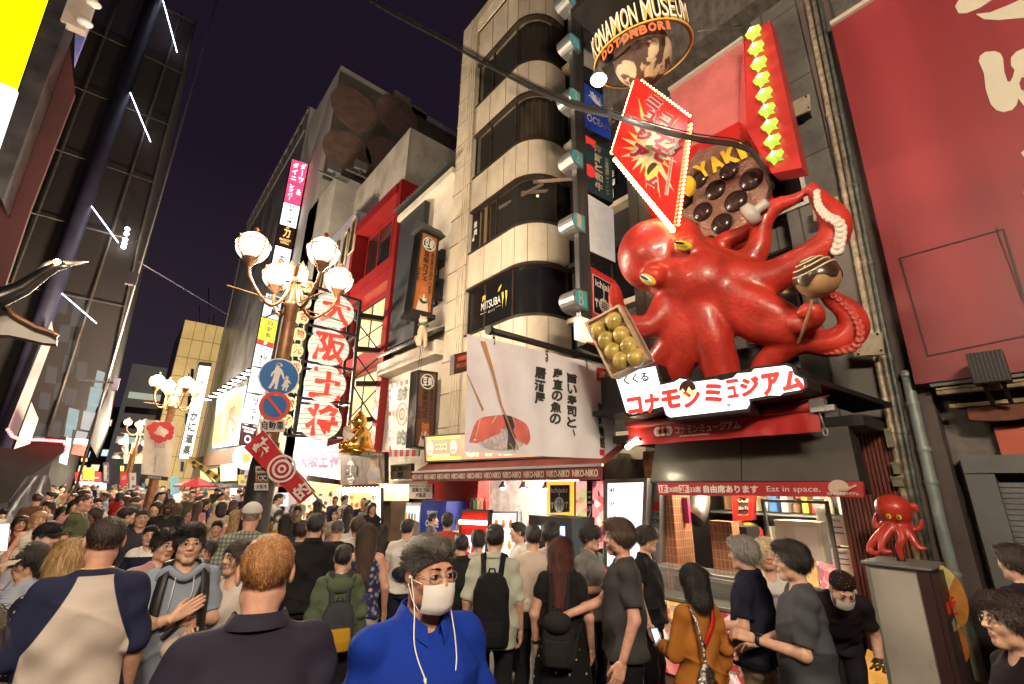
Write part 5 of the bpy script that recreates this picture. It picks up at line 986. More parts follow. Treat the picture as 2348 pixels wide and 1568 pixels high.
mb=MB();xp(mb,[(1406,853),(1504,834),(1518,878),(1545,868),(1560,862),(1590,870),(1690,850),(1726,840),(1806,831),(1822,838),(1826,856),(1846,866),(1850,888),(1836,899),(1720,920),(1716,944),(1530,964),(1518,940),(1440,956),(1428,946),(1418,904)],-.02,.35);obj('edge_tray',mb,IRON,MS)
def onface(s,pts,m,bold=.03,off=.01,name='lettering',cond=None):
 """write s into a quad given by its four image corners on the sign plane"""
 q=Q(*[onX(x,y,XS)for x,y in pts]);L_=MB();write(L_,q,s,(0,0,1,1),off,bold);return obj(name,L_,m,MS)
REDL=lit('museum_red',(.9,.045,.03),.8,.02)
kat=[('ー',1662,872,28,9),('コ',1436,913,34,40),('ナ',1476,905,34,44),('モ',1514,897,44,44),('ン',1564,895,40,42),('ミ',1612,882,42,46),('ュ',1664,887,26,28),('ジ',1694,868,46,44),('ア',1744,858,44,52),('ム',1790,853,50,48)]
for ch,x,y,w_,h_ in kat:
 sl=-.17;pts=[(x,y),(x+w_,y+sl*w_),(x+w_+6,y+h_+sl*w_),(x+6,y+h_)];onface(ch,pts,REDL,.05)
onface('Dotonbori KUKURU Konamon-Museum',[(1543,937),(1702,921),(1703,930),(1545,948)],flatm('ink_slate',(.10,.16,.24)),.01,name='small_lettering')
onface('くくる',[(1428,862),(1484,852),(1490,874),(1432,884)],BLACK,.04,name='brush_lettering');onface('KUKURU',[(1443,886),(1478,880),(1480,888),(1444,894)],flatm('ink_grey',(.15,.15,.15)),.0,name='small_lettering');onface('明石焼',[(1484,850),(1492,848),(1496,872),(1489,874)],INKR,.0,name='small_lettering')
c=onX(1577,893,XS);mb=MB();mb.poly([c+np.array([-.012,.095*math.cos(a_),.10*math.sin(a_)])for a_ in np.linspace(0,2*math.pi,25)[:-1]],.01,(-1,0,0));obj('dumpling_mark',mb,lit('dumpling_yellow',(.95,.8,.35),.9),MS);mb=MB();mb.poly([c+np.array([-.016,.095*math.cos(a_),.10*math.sin(a_)])for a_ in np.linspace(-.1,math.pi+.1,15)]+[c+np.array([-.016,y_,z_])for y_,z_ in((-.05,-.02),(-.02,.03),(.02,-.03),(.05,.02))],.006,(-1,0,0));obj('dumpling_top',mb,flatm('dumpling_brown',(.06,.02,.01)),MS)
# dark canopy box behind the sign
CB=thing('black_canopy','black canopy box with a dropped end above the red awning','canopy',(5.6,2.8,2.9));mb=MB();mb.ab((5.05,1.6,2.98),(6.5,4.25,3.05));mb.ab((5.2,1.6,3.05),(6.5,4.2,3.55));mb.bar((5.2,1.6,3.03),(6.0,1.25,2.86),.4,.05);obj('box',mb,mat('canopy_black',(.02,.02,.022),.35,.3,.2,5),CB)
KA=thing('roller_awning','rolled red shop awning with white katakana on its hanging flap','awning',(4.9,2.6,2.5))
q=qX(4.85,(1440,984),(1878,941),(1882,989),(1441,1022));mb=MB();mb.grid([[q.p(i/40.,j/6.,.02*(1-j/6.)*(math.sin(i*.5)+.8*math.sin(i*1.7)*(i>28)))for i in range(41)]for j in range(7)]);obj('flap',mb,mat('awning_red',(.42,.02,.02),.42,var=.1,scale=4),KA)
L_=MB();write(L_,q,'コナモンミュージアム',(.32,.42,.67,.86),.055,.025);obj('lettering',L_,flatm('flap_white',(.66,.6,.55)),KA);L_=MB();write(L_,q,'Dotonbori Konamon-Museum',(.35,.25,.51,.36),.055,.005);obj('small_lettering',L_,_mats['flap_white'],KA)
for i,ch in enumerate('道頓堀'):mb=MB();q.disc(mb,.215+i*.032,.66,.055,.05,.004,20);d_=obj('disc',mb,_mats['flap_white'],KA);L_=MB();write(L_,q,ch,(.205+i*.032,.52,.225+i*.032,.8),.056,.01);obj('disc_letter',L_,INKR,d_)
mb=MB();a,b=onX(1437,975,4.85),onX(1870,930,4.85);mb.tube([a,b],.05,12);mb.grid([[a+[0,0,.03],b+[0,0,.03]],[(5.5,a[1],2.98),(5.5,b[1],2.98)]]);obj('roller',mb,mat('awning_red2',(.36,.025,.02),.5),KA);mb=MB();c=onX(1876,930,4.85);mb.box(c,(.1,.12,.12));mb.box(c+[0,-.08,-.03],(.06,.1,.05));mb.tube([c+[-.02,0,-.05],c+[-.02,-.02,-.2]],.008,6);mb.tube([c+np.array([-.02,-.02+.02*math.cos(g),-.24+.035*math.sin(g)])for g in np.linspace(0,2*math.pi,11)[:-1]],.006,5,closed=True);obj('crank',mb,STEEL,KA)
q=Q(onX(1503,1008,5.35),onX(1948,1000,5.35),onX(1985,1103,5.35),onX(1512,1106,5.35));q=Q((5.35,q.c[0][1],2.62),(5.35,q.c[1][1],2.62),(5.15,q.c[2][1],2.10),(5.15,q.c[3][1],2.10));t=sign('unlit_light_box','wide unlit dark grey light box over the takoyaki counter','light box',q,mat('smoked_panel',(.10,.095,.088),.3,0,.2,2,coat=.2),.3,BLACK);mb=MB();q.slab(mb,.01,0,(.515,0,.52,1),.004);q.slab(mb,.02,0,(0,-.03,1,.01),.01);obj('seam',mb,BLACK,t)
q=Q(onX(1505,1107,5.1),onX(1977,1104,5.1),onX(1980,1140,5.1),onX(1509,1135,5.1));t=sign('seating_board','long red board offering eat in seats with white writing','notice board',q,mat('board_red',(.42,.03,.035),.45,var=.1,scale=3),.05,None,[('20席',(.075,.22,.14,.72),dict(bold=.02)),('33席',(.205,.22,.27,.72),dict(bold=.02)),('自由席あります',(.285,.2,.57,.8),dict(bold=.04)),('Eat in space.',(.61,.22,.84,.72),dict(bold=.0))],WHITE)
mb=MB()
for s in(.01,.14):q.slab(mb,.004,0,(s,.18,s+.06,.82),.006)
obj('number_patch',mb,WHITE,t);L_=MB();write(L_,q,'1F',(.02,.25,.06,.75),.014,.04);write(L_,q,'2F',(.15,.25,.19,.75),.014,.04);obj('number_lettering',L_,INKR,t);L_=MB();write(L_,q,'コナモンミュージアム',(.865,.12,.985,.32),.01,.04);obj('logo_lettering',L_,WHITE,t)
mb=MB();q.disc(mb,.91,.62,.08,.006,r2=.07);
for k in range(5):mb.tube([q.p(.91+.006*k,.5,.012),q.p(.93+.009*k,.42+.06*k,.012),q.p(.95+.007*k,.5+.07*k,.012)],.010,5)
obj('octopus_mark',mb,flatm('mark_cream',(.6,.45,.35)),t)
o=MB();a,b=onX(1437,1026,4.8),onX(1462,1007,4.8);o.tube([a,b],.03,8);t=thing('tube_lamp','short glowing tube lamp under the end of the red awning','lamp',b);obj('tube',o,lit('tube_lamp',(1.,.86,.55),14,0),t);o=MB();o.bar(a+[0,0,.05],b+[.1,0,.06],.04,.04);o.bar(b,b+[.5,-.1,.02],.03,.03);obj('holder',o,IRON,t)
# ---- takoyaki counter, kitchen and what stands on it
t=thing('kitchen_menu_board','red framed black menu board hanging in the takoyaki kitchen','menu board',onX(1715,1190,6.9));q=qX(6.9,(1680,1128),(1730,1128),(1728,1192),(1682,1194));mb=MB();q.slab(mb,.06);obj('board',mb,flatm('menu_black',(.03,.015,.012)),t);obj('frame',q.frame(MB(),.07,.1,.03),REDG,t);lettering(t,q,[('たこ焼',(.2,.62,.8,.88),dict(bold=.03)),('Tako-Yaki',(.15,.38,.85,.5)),('\\890 1,180',(.15,.12,.85,.22))],CREAM,.01)
o=MB();P=[onX(1600,1120,6.9),onX(1602,1150,6.8),onX(1598,1172,6.7),onX(1588,1190,6.6)];o.tube(P,[.16,.16,.155,.16],16);obj('exhaust_duct',o,mat('duct_steel',(.4,.4,.36),.35,.8,.2,6,bump=.3,bscale=30),label='curved ribbed exhaust duct over the griddle',cat='duct')
o=MB().ab(onX(1563,1140,6.3),onX(1580,1200,6.3)+[.05,0,0]);obj('magenta_board',o,flatm('magenta_panel',(.35,.02,.12)),label='narrow magenta board at the kitchen edge',cat='board')
LK=lit('kitchen_tube',(1.,.85,.6),22,0);o=MB();o.ab((6.6,1.9,2.24),(6.7,3.6,2.29));t=thing('kitchen_light','warm tube light under the kitchen ceiling','lamp',(6.65,2.7,2.24));obj('tube',o,LK,t)
for k in range(26):
 y=2.0+(k%13)*.14+random.random()*.05;z=1.32 if k<13 else 1.72;h_=.1+random.random()*.2;o=MB()
 if k%3:o.ab((7.7,y,z),(7.95,y+.07+.04*random.random(),z+h_))
 else:o.lathe([(.05,0),(.055,h_*.7),(.02,h_),(0,h_)],(7.8,y+.05,z),10)
 obj('kitchen_ware',o,[STEEL,CREAM,flatm('goods_red',(.6,.04,.03)),flatm('goods_yellow',(.7,.5,.06)),WOOD,WHITE,flatm('tray_blue',(.05,.2,.5))][k%7],MU)
for z in(1.30,1.70):obj('kitchen_shelf',MB().ab((7.6,1.9,z-.03),(8.2,4.0,z)),STEEL,MU)
for k,(y,z)in enumerate(((3.6,2.02),(2.9,2.05))):q=rectX(8.18,y,y-.4,z-.14,z+.14);obj('kitchen_poster',q.slab(MB(),.01),[F4,F3][k],MU)
# order window: glass front with posters, machines
t=thing('order_window','framed glass order window at the end of the takoyaki counter','order window',(6.0,2.1,1));q=Q((5.95,onX(1745,1145,5.95)[1],1.92),(5.95,1.80,1.92),(5.95,1.80,1.02),(5.95,onX(1745,1145,5.95)[1],1.02));obj('frame',q.frame(MB(),.03,.05,.02),STEEL,t);mb=MB();q.slab(mb,.01,0,(0,0,1,1));obj('glass',mb,mat('clear_glass',(.9,.9,.9),.02,alpha=.10),t)
qk=Q((6.0,2.55,1.30),(6.0,1.82,1.30),(6.0,1.82,1.02),(6.0,2.55,1.02))
for i,(s,e)in enumerate(((.0,.2),(.22,.46),(.48,.7),(.72,.98))):sign('price_card',['red takoyaki price card','brown skewer price card','black okonomiyaki price card','small brown set menu card'][i]+' behind the order window glass','price card',Q(qk.p(s,1),qk.p(e,.9),qk.p(e,.05),qk.p(s,.05)),[F3,F4,F4,F2][i],.01,items=[('お持帰り',(.1,.75,.9,.92),dict(bold=.01))],ink=WHITE,group='price cards in the order window')
c=np.array([6.45,2.3,1.05]);t=thing('drink_dispenser','cream drink dispenser box covered with price sheets on the counter','dispenser',c);obj('body',MB().ab(c+[0,-.22,0],c+[.4,.28,.62]),mat('dispenser_cream',(.6,.55,.45),.4),t);mb=MB();mb.ab(c+[-.006,-.18,.15],c+[-.001,.06,.56]);obj('price_sheet',mb,WHITE,t)
for k in range(3):o=MB();cc=np.array([6.25,2.75-k*.1,1.0]);o.lathe([(.035,0),(.045,.2+.05*k),(.05,.21+.05*k)],cc,10);obj('paper_cup_stack',o,WHITE,label=['tallest white','middle white','shortest white'][2-k]+' paper cup tower by the drink dispenser',cat='cups',group='paper cups on the counter')
o=MB();o.lathe([(.05,0),(.05,.12),(.075,.2),(.08,.2)],(6.6,2.1,1.67),12);obj('plastic_jug',o,mat('frosted',(.6,.6,.55),.3,alpha=.7),label='frosted jug standing on top of the drink dispenser',cat='jug')
o=MB().box((6.2,2.2,1.06),(.2,.14,.03));obj('blue_tray',o,flatm('tray_blue',(.05,.2,.5)),label='blue payment tray on the order counter',cat='tray');o=MB().box((6.12,2.5,1.06),(.12,.1,.07));obj('stamp_box',o,INKR,label='small red box beside the card reader',cat='box');o=MB().box((6.15,2.42,1.10),(.09,.09,.14));obj('card_reader',o,BLACK,label='black card reader between red box and blue tray',cat='card reader')
for k,(y,z,w_,h_)in enumerate(((1.72,1.6,.22,.3),(1.72,1.28,.2,.26))):q=rectX(6.35,1.98,1.8,z-h_/2,z+h_/2);sign('notice_sheet',['upper','lower'][k]+' white notice sheet taped by the staircase','notice',q,WHITE,.005,items=[('ご案内',(.2,.8,.8,.9)),('————',(.1,.6,.9,.65)),('————',(.1,.4,.9,.45))],ink=flatm('ink_grey',(.15,.15,.15)),group='notice sheets by the stairs')
o=MB();o.ab((6.6,3.0,.99),(7.0,3.5,1.55));t=thing('black_kiosk','black self order kiosk inside the takoyaki counter','kiosk',(6.8,3.25,.99));obj('case',o,flatm('machine_black',(.02,.02,.02)),t);o=MB();o.ab((6.585,3.04,1.1),(6.598,3.2,1.42));obj('card',o,lit('kiosk_blue',(.2,.4,.8),.5),t)
# display case and posters below the counter
DC=thing('display_case','low glass topped display case wrapped in food posters along the counter','display case',(5.5,3.0,0))
mb=MB();mb.ab((5.3,2.35,0),(5.85,3.75,.78));obj('base',mb,BLACK,DC);mb=MB();mb.ab((5.3,2.35,.80),(5.85,3.75,1.1));obj('glass_top',mb,mat('case_glass',(.5,.5,.45),.03,alpha=.18),DC);mb=MB();mb.bar((5.3,2.35,1.11),(5.3,3.75,1.11),.03,.03);mb.bar((5.3,2.35,.8),(5.3,3.75,.8),.03,.03);obj('rail',mb,STEEL,DC)
for k,(y0,y1,z0,z1,m)in enumerate(((3.74,3.45,.5,.77,F3),(3.44,3.02,.5,.77,F4),(3.0,2.36,.5,.77,F3),(3.74,2.36,.03,.48,F3))):q=rectX(5.297,y0,y1,z0,z1);mb=MB();q.slab(mb,.004);pz=obj('poster',mb,m,DC)
L_=MB();q=rectX(5.293,3.44,3.02,.5,.77);write(L_,q,'明石焼',(.08,.5,.9,.9),.003,.04);write(L_,q,'出汁たこ',(.08,.1,.9,.42),.003,.03);q=rectX(5.293,3.74,2.36,.03,.48);write(L_,q,'DOTONBORI',(.2,.75,.6,.9),.003,.03);write(L_,q,'たこ焼',(.55,.4,.9,.7),.003,.05);obj('lettering',L_,WHITE,DC)
# ---- pedestal of the small octopus and the takoyaki standing signs
PD=thing('octopus_pedestal','tall glass fronted pedestal box with dark side panel under the small octopus','pedestal',(5.3,1.2,0));py0,py1=1.40,.93;zt=1.44
mb=MB();mb.ab((5.22,py1+.02,0),(5.72,py0-.02,zt-.02));obj('box',mb,mat('pedestal_pale',(.42,.40,.36),.3,var=.15,scale=2,coat=.2),PD);mb=MB();mb.ab((5.17,py1,zt-.02),(5.75,py0,zt));obj('top_plate',mb,STEEL,PD)
mb=MB();q=rectX(5.22,py0-.02,py1+.02,0,zt-.02);q.frame(mb,.025,.05,.012);obj('frame',mb,STEEL,PD);mb=MB();mb.ab((5.195,py1+.10,.0),(5.215,py1+.02,zt-.04));mb.ab((5.2,py1-.015,0),(5.72,py1+.018,zt-.04));obj('side_panel',mb,flatm('maroon_panel',(.035,.012,.014)),PD)
q=rectY(py1-.017,5.22,5.70,.1,zt-.06);lettering(PD,q,[('20席',(.2,.68,.45,.75),dict(bold=.02)),('33席',(.55,.70,.8,.77),dict(bold=.02)),('くくる',(.15,.12,.85,.3),dict(bold=.04))],CREAM,.006);mb=MB();q.slab(mb,.004,0,(.2,.78,.42,.84),.004);q.slab(mb,.004,0,(.55,.8,.78,.86),.004);obj('red_patch',mb,INKR,PD)
for k,(x,y,r,lb)in enumerate(((2168,1370,.13,'big golden takoyaki picture sign leaning beside the pedestal'),(2185,1472,.09,'small takoyaki boat picture sign below the big golden one'))):
 c=onX(x,y,5.55);t=thing('takoyaki_picture_sign',lb,'shop sign',c,'takoyaki picture signs');o=MB();P=[c+np.array([0,-r*1.0*math.cos(a_),r*1.75*math.sin(a_)*(1.1 if math.sin(a_)>0 else 1)])for a_ in np.linspace(0,2*math.pi,25)[:-1]];o.poly(P,.04,(-1,0,0));obj('board',o,mat('takoyaki_gold',(.5,.22,.05),.35,var=.35,scale=9),t)
 o=MB();o.poly([p+np.array([-.005,0,0])for p in P[3:10]]+[c+np.array([-.005,0,0])],.004,(-1,0,0));obj('sauce',o,flatm('mayo',(.6,.5,.2)),t);L_=MB();q=Q(c+[-.01,.03,.05],c+[-.01,-.06,.05],c+[-.01,-.06,-.12],c+[-.01,.03,-.12]);write_v(L_,q,'たこ',(0,0,1,1),.004,.04);obj('lettering',L_,INKR,t);o=MB();o.tube([c,(c[0]+.03,c[1],0)],.015,6);obj('stake',o,IRON,t)
q=Q((6.0,1.7,.55),(5.45,1.75,.55),(5.25,1.72,.12),(6.0,1.6,.12));q=Q((6.15,1.75,.52),(6.15,1.2,.5),(5.6,1.22,.2),(5.6,1.78,.2));t=sign('orange_menu','orange menu board lying sloped at the foot of the stairs','menu board',q,lit('menu_orange',(.85,.38,.07),.7,.3),.03,items=[('焼き',(.1,.6,.6,.92),dict(bold=.04)),('たこせん',(.2,.2,.8,.4),dict(bold=.04))],ink=CREAM)
# ---- projecting diamond sign with bulbs
XD=4.3
TOP,RGT,BOT,LFT=(1456,176),(1577,268),(1543,517),(1401,349)
DS=thing('diamond_sign','red diamond sign with cream sunburst and lettering edged by glowing bulbs','shop sign',onX(*BOT,XD))
P=[onX(x,y,XD)for x,y in(TOP,RGT,BOT,LFT)];mb=MB();mb.poly(P,.14,(-1,0,0));obj('board',mb,mat('diamond_red',(.55,.02,.015),.3,var=.06,scale=3,emis=.13,ecol=(.9,.04,.02),coat=.1),DS)
qd=Q(*[onX(x,y,XD)for x,y in((1400,200),(1580,200),(1580,500),(1400,500))])
def dx(x,y):return(x-1400)/180.,(500-y)/300.
c0=np.array([1490,345.]);mb=MB();cB=MB()
def inside(x,y,s=.95):
 A=[np.array(p,float)for p in(TOP,RGT,BOT,LFT)];c=sum(A)/4;p=c+(np.array([x,y])-c)/s
 return all(np.cross(A[(i+1)%4]-A[i],p-A[i])>=0 for i in range(4))
for k in range(20):
 a_=2*math.pi*k/20+.1;r1=60
 for r in range(60,240,4):
  if inside(c0[0]+r*math.cos(a_),c0[1]+r*math.sin(a_)):r1=r
 r1*=(.95 if k%2 else.8);d=np.array([math.cos(a_),math.sin(a_)]);n_=np.array([-d[1],d[0]]);tri=[c0+n_*11,c0+d*r1,c0-n_*11]
 (mb if k%2 else cB).poly([onX(x,y,XD)+np.array([-.004-.001*(k%4),0,0])for x,y in tri],.003,(-1,0,0))
obj('sunburst',mb,mat('burst_cream',(.55,.48,.28),.4,emis=.06,ecol=(.9,.8,.5)),DS);obj('sunburst',cB,mat('burst_gold',(.7,.42,.1),.4,emis=.06,ecol=(.9,.55,.12)),DS)
def dl(s,cx,cy,w_,h_,ang,mats,bold=.05,o=0.):
 for off,b,m,nm in((.010+o,bold+.075,mats[0],'letter_edge'),(.014+o,bold,mats[1],'lettering')):
  g=.5*(b-bold);L_=MB()
  for dx,dy,e,V,F in heavy(s,b):
   P=[]
   for x,y in V:
    X=(x+dx-.5)*w_*(1+g*2.2);Yv=(.5-y-dy)*h_*(1+g*2.2);ca,sa=math.cos(ang),math.sin(ang);P.append(onX(cx+X*ca-Yv*sa,cy+X*sa+Yv*ca,XD)+np.array([-off-e*.5,0,0]))
   L_.add(P,F)
  obj(nm,L_,m,DS)
MAR=flatm('maroon_letter',(.36,.02,.03));EDG=flatm('letter_cream',(.55,.50,.38))
for s,x,y,w_,h_,a_ in(('ミ',1501,236,38,30,.5),('ュ',1492,268,26,24,.5),('コ',1530,275,34,26,.55),('ー',1472,300,30,8,-.9),('ジ',1478,312,30,28,.5),('ナ',1521,318,42,36,.5),('ア',1466,352,38,36,.6),('モ',1512,352,40,36,.5),('ム',1500,418,34,26,.6)):dl(s,x,y,w_,h_,a_,(EDG,MAR),o=.0005*(x%7))
c=onX(1495,393,XD);mb=MB();mb.poly([c+np.array([-.012,.10*math.cos(a_),.12*math.sin(a_)])for a_ in np.linspace(0,2*math.pi,21)[:-1]],.003,(-1,0,0));obj('ball_mark',mb,GOLDP,DS);mb=MB();mb.poly([c+np.array([-.016,.075*math.cos(a_)-.01,.09*math.sin(a_)+.015])for a_ in np.linspace(-.5,math.pi-.3,15)],.003,(-1,0,0));obj('ball_sauce',mb,flatm('mark_dark',(.05,.015,.01)),DS)
for s,x,y in(('道',1561,315),('頓',1553,336),('堀',1542,350)):
 cc=onX(x,y,XD);mb=MB();mb.poly([cc+np.array([-.012,.05*math.cos(a_),.06*math.sin(a_)])for a_ in np.linspace(0,2*math.pi,17)[:-1]],.002,(-1,0,0));dd=obj('disc',mb,MAR,DS);q=Q(cc+[-.02,.035,.04],cc+[-.02,-.035,.04],cc+[-.02,-.035,-.04],cc+[-.02,.035,-.04]);L_=MB();write(L_,q,s,(0,0,1,1),0,.02);obj('disc_letter',L_,EDG,dd)
q=Q(*[onX(x,y,XD)for x,y in((1537,358),(1544,362),(1532,449),(1524,446))]);mb=MB();q.slab(mb,.003,0,(0,0,1,1),.008);obj('strip',mb,EDG,DS);L_=MB();V,F=glyphs('DOTONBORI KONAMON MUSEUM',.01);L_.add([q.p(.15+.7*(1-y),.02+.96*x,.012)for x,y in V],F);obj('strip_lettering',L_,MAR,DS)
BULB=lit('bulb_amber',(1.,.55,.18),3,0)
def bulbs(a,b,n,X,lift=.05,r=.032):
 for i in range(n):
  f=(i+.5)/n;c=onX(a[0]+(b[0]-a[0])*f,a[1]+(b[1]-a[1])*f,X)+np.array([lift,0,0]);o=MB();o.ball(c,r,10,8);obj('bulb',o,BULB,DS)
bulbs((1450,180),(1396,349),18,XD,.06);bulbs((1401,358),(1538,526),24,XD,.06);bulbs((1579,275),(1548,515),26,XD,.06,.016);bulbs((1462,176),(1578,262),18,XD,.06,.014)
obj('bracket',MB().bar(onX(1490,300,XD)+[.15,0,0],onX(1490,300,XD)+[2.0,.9,.1],.1,.1),IRON,DS)
# ---- stucco globe with the ring of letters
gc=onX(1472,130,4.55);gr=.40
GB=thing('globe_sign','weathered cream and brown globe circled by a ring of museum letters','shop sign',gc+[0,0,-gr])
def globe_mat():
 m=mat('globe_stucco',(.5,.40,.28),.7,var=.2,scale=6,bump=.3,bscale=12);t=m.node_tree;N=t.nodes.new;L=t.links.new;b=t.nodes['Principled BSDF'];tex=N('ShaderNodeTexCoord');n=N('ShaderNodeTexNoise');n.inputs['Scale'].default_value=2.6;n.inputs['Detail'].default_value=5;n.inputs['Distortion'].default_value=.6;L(tex.outputs['Object'],n.inputs['Vector'])
 r=N('ShaderNodeValToRGB');r.color_ramp.elements[0].position=.49;r.color_ramp.elements[1].position=.51;L(n.outputs['Fac'],r.inputs[0]);src=b.inputs['Base Color'].links[0].from_socket;mx=N('ShaderNodeMix');mx.data_type='RGBA';L(r.outputs[0],mx.inputs[0]);mx.inputs[6].default_value=(.075,.04,.03,1);L(src,mx.inputs[7]);L(mx.outputs[2],b.inputs['Base Color']);return m
o=MB();o.ball(gc,gr,40,28);obj('globe',o,globe_mat(),GB)
# the ring: tilted circle around the globe, letters standing on its front arc
rv=onX(1345,160,4.1);axu=np.array([0,-1.,.0]);
Rr=.66;tl=np.array([-.28,-.06,1.]);tl/=np.linalg.norm(tl);e1=np.array([-1.,0,0])-tl*(np.array([-1.,0,0])@tl);e1/=np.linalg.norm(e1);e2=np.cross(tl,e1)
if e2[1]>0:e2=-e2
def rp_(a,r=Rr,h=0.):return gc+(e1*math.cos(a)+e2*math.sin(a))*r+tl*h
mb=MB();n=48
for r0,r1,mi in((Rr-.025,Rr+.02,0),):mb.grid([[rp_(2*math.pi*k/n,r,0)for r in(r0,r1)]for k in range(n+1)])
for h in(.0,):mb.tube([rp_(2*math.pi*k/n,Rr+.02,h)for k in range(n)],.012,5,closed=True,mi=1)
obj('ring',mb,[flatm('ring_plum',(.16,.05,.09)),GOLDP],GB)
def arc_text(s,a0,a1,h0,h1,r,bold,m,nm):
 L_=MB();n=len(s);ws=[.45 if c in ' ' else(1.25 if c in 'MW' else(.5 if c=='I' else 1))for c in s];tot=sum(ws);acc=0
 for c,w_ in zip(s,ws):
  if c!=' ':
   V,F=glyphs(c,bold);b0=a0+(a1-a0)*acc/tot;b1=a0+(a1-a0)*(acc+w_*.86)/tot;L_.add([rp_(b0+(b1-b0)*x,r,h0+(h1-h0)*y)for x,y in V],F)
  acc+=w_
 obj(nm,L_,m,GB)
arc_text('KONAMON MUSEUM',-.62,1.66,.0,.29,Rr+.03,.03,flatm('letter_gold_edge',(.6,.42,.1)),'letter_edge');arc_text('KONAMON MUSEUM',-.595,1.615,.012,.278,Rr+.05,-.005,mat('letter_ivory',(.75,.66,.5),.4,emis=.25,ecol=(1,.85,.6)),'lettering');arc_text('DOTONBORI',-.35,1.1,-.15,-.03,Rr+.02,.045,mat('letter_orange',(.7,.13,.04),.4,emis=.2,ecol=(1,.2,.05)),'red_lettering')
obj('hanger',MB().tube([gc+[0,0,gr-.02],gc+[.9,0,1.6]],.03,8),IRON,GB)
# ---- spot lamp in front of the globe
c=onX(1372,183,3.7);SPL=thing('spot_lamp','dazzling white flood lamp beside the globe sign','spot lamp',c);o=MB();o.lathe([(.0,.16),(.05,.16),(.10,.02),(.105,0)],c,16,axis=np.array([[0,0,-.6],[0,1,0],[1,0,.8]])if False else None);obj('housing',o,STEEL,SPL);o=MB();o.ball(c,.085,16,12);obj('bulb',o,lit('spot_bulb',(.95,1.,1.),5,0),SPL);o=MB();o.tube([c+[0,0,.14],c+[.3,-.2,.5],gc+[0,0,gr]],.015,6);obj('arm',o,IRON,SPL)
l=bpy.data.lights.new('flood_beam','SPOT');l.energy=28;l.color=(1.,.95,.86);l.spot_size=R_(58);l.spot_blend=1.;l.shadow_soft_size=.06;lo=bpy.data.objects.new('flood_beam',l);COL.objects.link(lo);lo.parent=SPL;tgt=np.array([5.0,1.7,4.1]);lo.location=Vector([-.12,-.1,-.05]);lo.rotation_euler=Vector(tgt-c).to_track_quat('-Z','Y').to_euler()
# ---- pink panel, star panel
PP=thing('pink_panel_sign','faded pink blank sign panel with water stains high on the museum','sign panel',onX(1650,330,5.7));XP=5.7
P=[(1533,207),(1704,87),(1692,279),(1569,345),(1560,290)];mb=MB();mb.poly([onX(x,y,XP)for x,y in P],.3,(-1,0,0));obj('board',mb,mat('pink_panel',(.50,.14,.14),.45,var=.12,scale=2,dirt=.3,dscale=2.5),PP);mb=MB();mb.bar(onX(1534,207,XP-.03),onX(1704,88,XP-.03),.07,.05);obj('torn_edge',mb,flatm('pale_trim',(.5,.46,.4)),PP)
mb=MB();mb.poly([onX(x,y,XP-.01)for x,y in((1569,345),(1692,279),(1705,300),(1740,345),(1700,420),(1560,400))],.2,(-1,0,0));obj('lower_panel',mb,mat('gloss_red_panel',(.42,.02,.02),.12,coat=.6,var=.05),PP)
SP_=thing('star_panel_sign','slanted red sign panel with a column of glowing green stars','sign panel',onX(1800,396,5.35));XQ=5.35
mb=MB();mb.poly([onX(x,y,XQ)for x,y in((1707,88),(1764,46),(1838,384),(1770,398),(1712,300))],.22,(-1,0,0));obj('board',mb,mat('star_red',(.46,.035,.035),.35,var=.12,scale=2,coat=.2),SP_);mb=MB();mb.poly([onX(1704,88,XQ),onX(1712,300,XQ),onX(1770,398,XQ),onX(1755,398,XQ+.35),onX(1692,285,XQ+.35)],.03,(-.7,.5,0));obj('gloss_side',mb,_mats['gloss_red_panel'],SP_)
STAR=mat('star_glow',(.4,.6,.1),.3,emis=.34,ecol=(.50,.95,.10),var=0);STC=mat('star_core',(.9,1,.7),.3,emis=.8,ecol=(.75,1.,.5),var=0)
for k in range(9):
 x=np.interp(k,(0,8),(1732,1782));y=np.interp(k,(0,8),(82,364));c=onX(x,y,XQ)+np.array([-.10,0,0]);r=.088;V=[c+np.array([-.07,0,0])]
 for i in range(10):
  rr=r if i%2==0 else r*.48;a_=math.pi/2+i*math.pi/5+.15;V.append(c+np.array([0,-rr*math.cos(a_)*1.1,rr*math.sin(a_)]))
 V+=[v+np.array([.09,0,0])for v in V[1:]];o=MB();o.add(V,[(0,i+1,(i+1)%10+1)for i in range(10)]+[(i+1,11+i,11+(i+1)%10,(i+1)%10+1)for i in range(10)]);s_=obj('star',o,STAR,SP_)
 o=MB();V2=[c+np.array([-.074,0,0])]+[c+(v-c)*.5+np.array([-.037,0,0])for v in V[1:11]];o.add(V2,[(0,i+1,(i+1)%10+1)for i in range(10)]);obj('star_core',o,STC,s_)
 # ---- takoyaki griddle sign
YK=thing('griddle_sign','hammered copper octagon sign with dark half balls and yellow letters','shop sign',onX(1640,575,5.6));XY=5.6
c2=(1648,462);mb=MB();mb.poly([onX(x,y,XY)for x,y in((1560,398),(1600,345),(1672,325),(1738,362),(1762,430),(1735,510),(1690,560),(1625,580),(1570,540),(1545,470))],.12,(-1,0,0));obj('plate',mb,mat('hammered_copper',(.42,.27,.23),.32,.75,.2,8,bump=.9,bscale=28),YK)
DOM=mat('griddle_dome',(.035,.02,.02),.25,.1,.2,4)
for x,y,r in((1603,412,22),(1569,460,22),(1640,436,24),(1687,462,25),(1611,486,23),(1655,513,24),(1584,528,20),(1624,560,20),(1672,392,22),(1722,412,25),(1545,500,20)):
 c=onX(x,y,XY);r_=r*.0062;o=MB();o.ball(c,(r_*.6,r_,r_),18,12);obj('dome',o,DOM,YK)
q=Q(*[onX(x,y,XY)for x,y in((1590,386),(1708,324),(1724,364),(1612,416))])
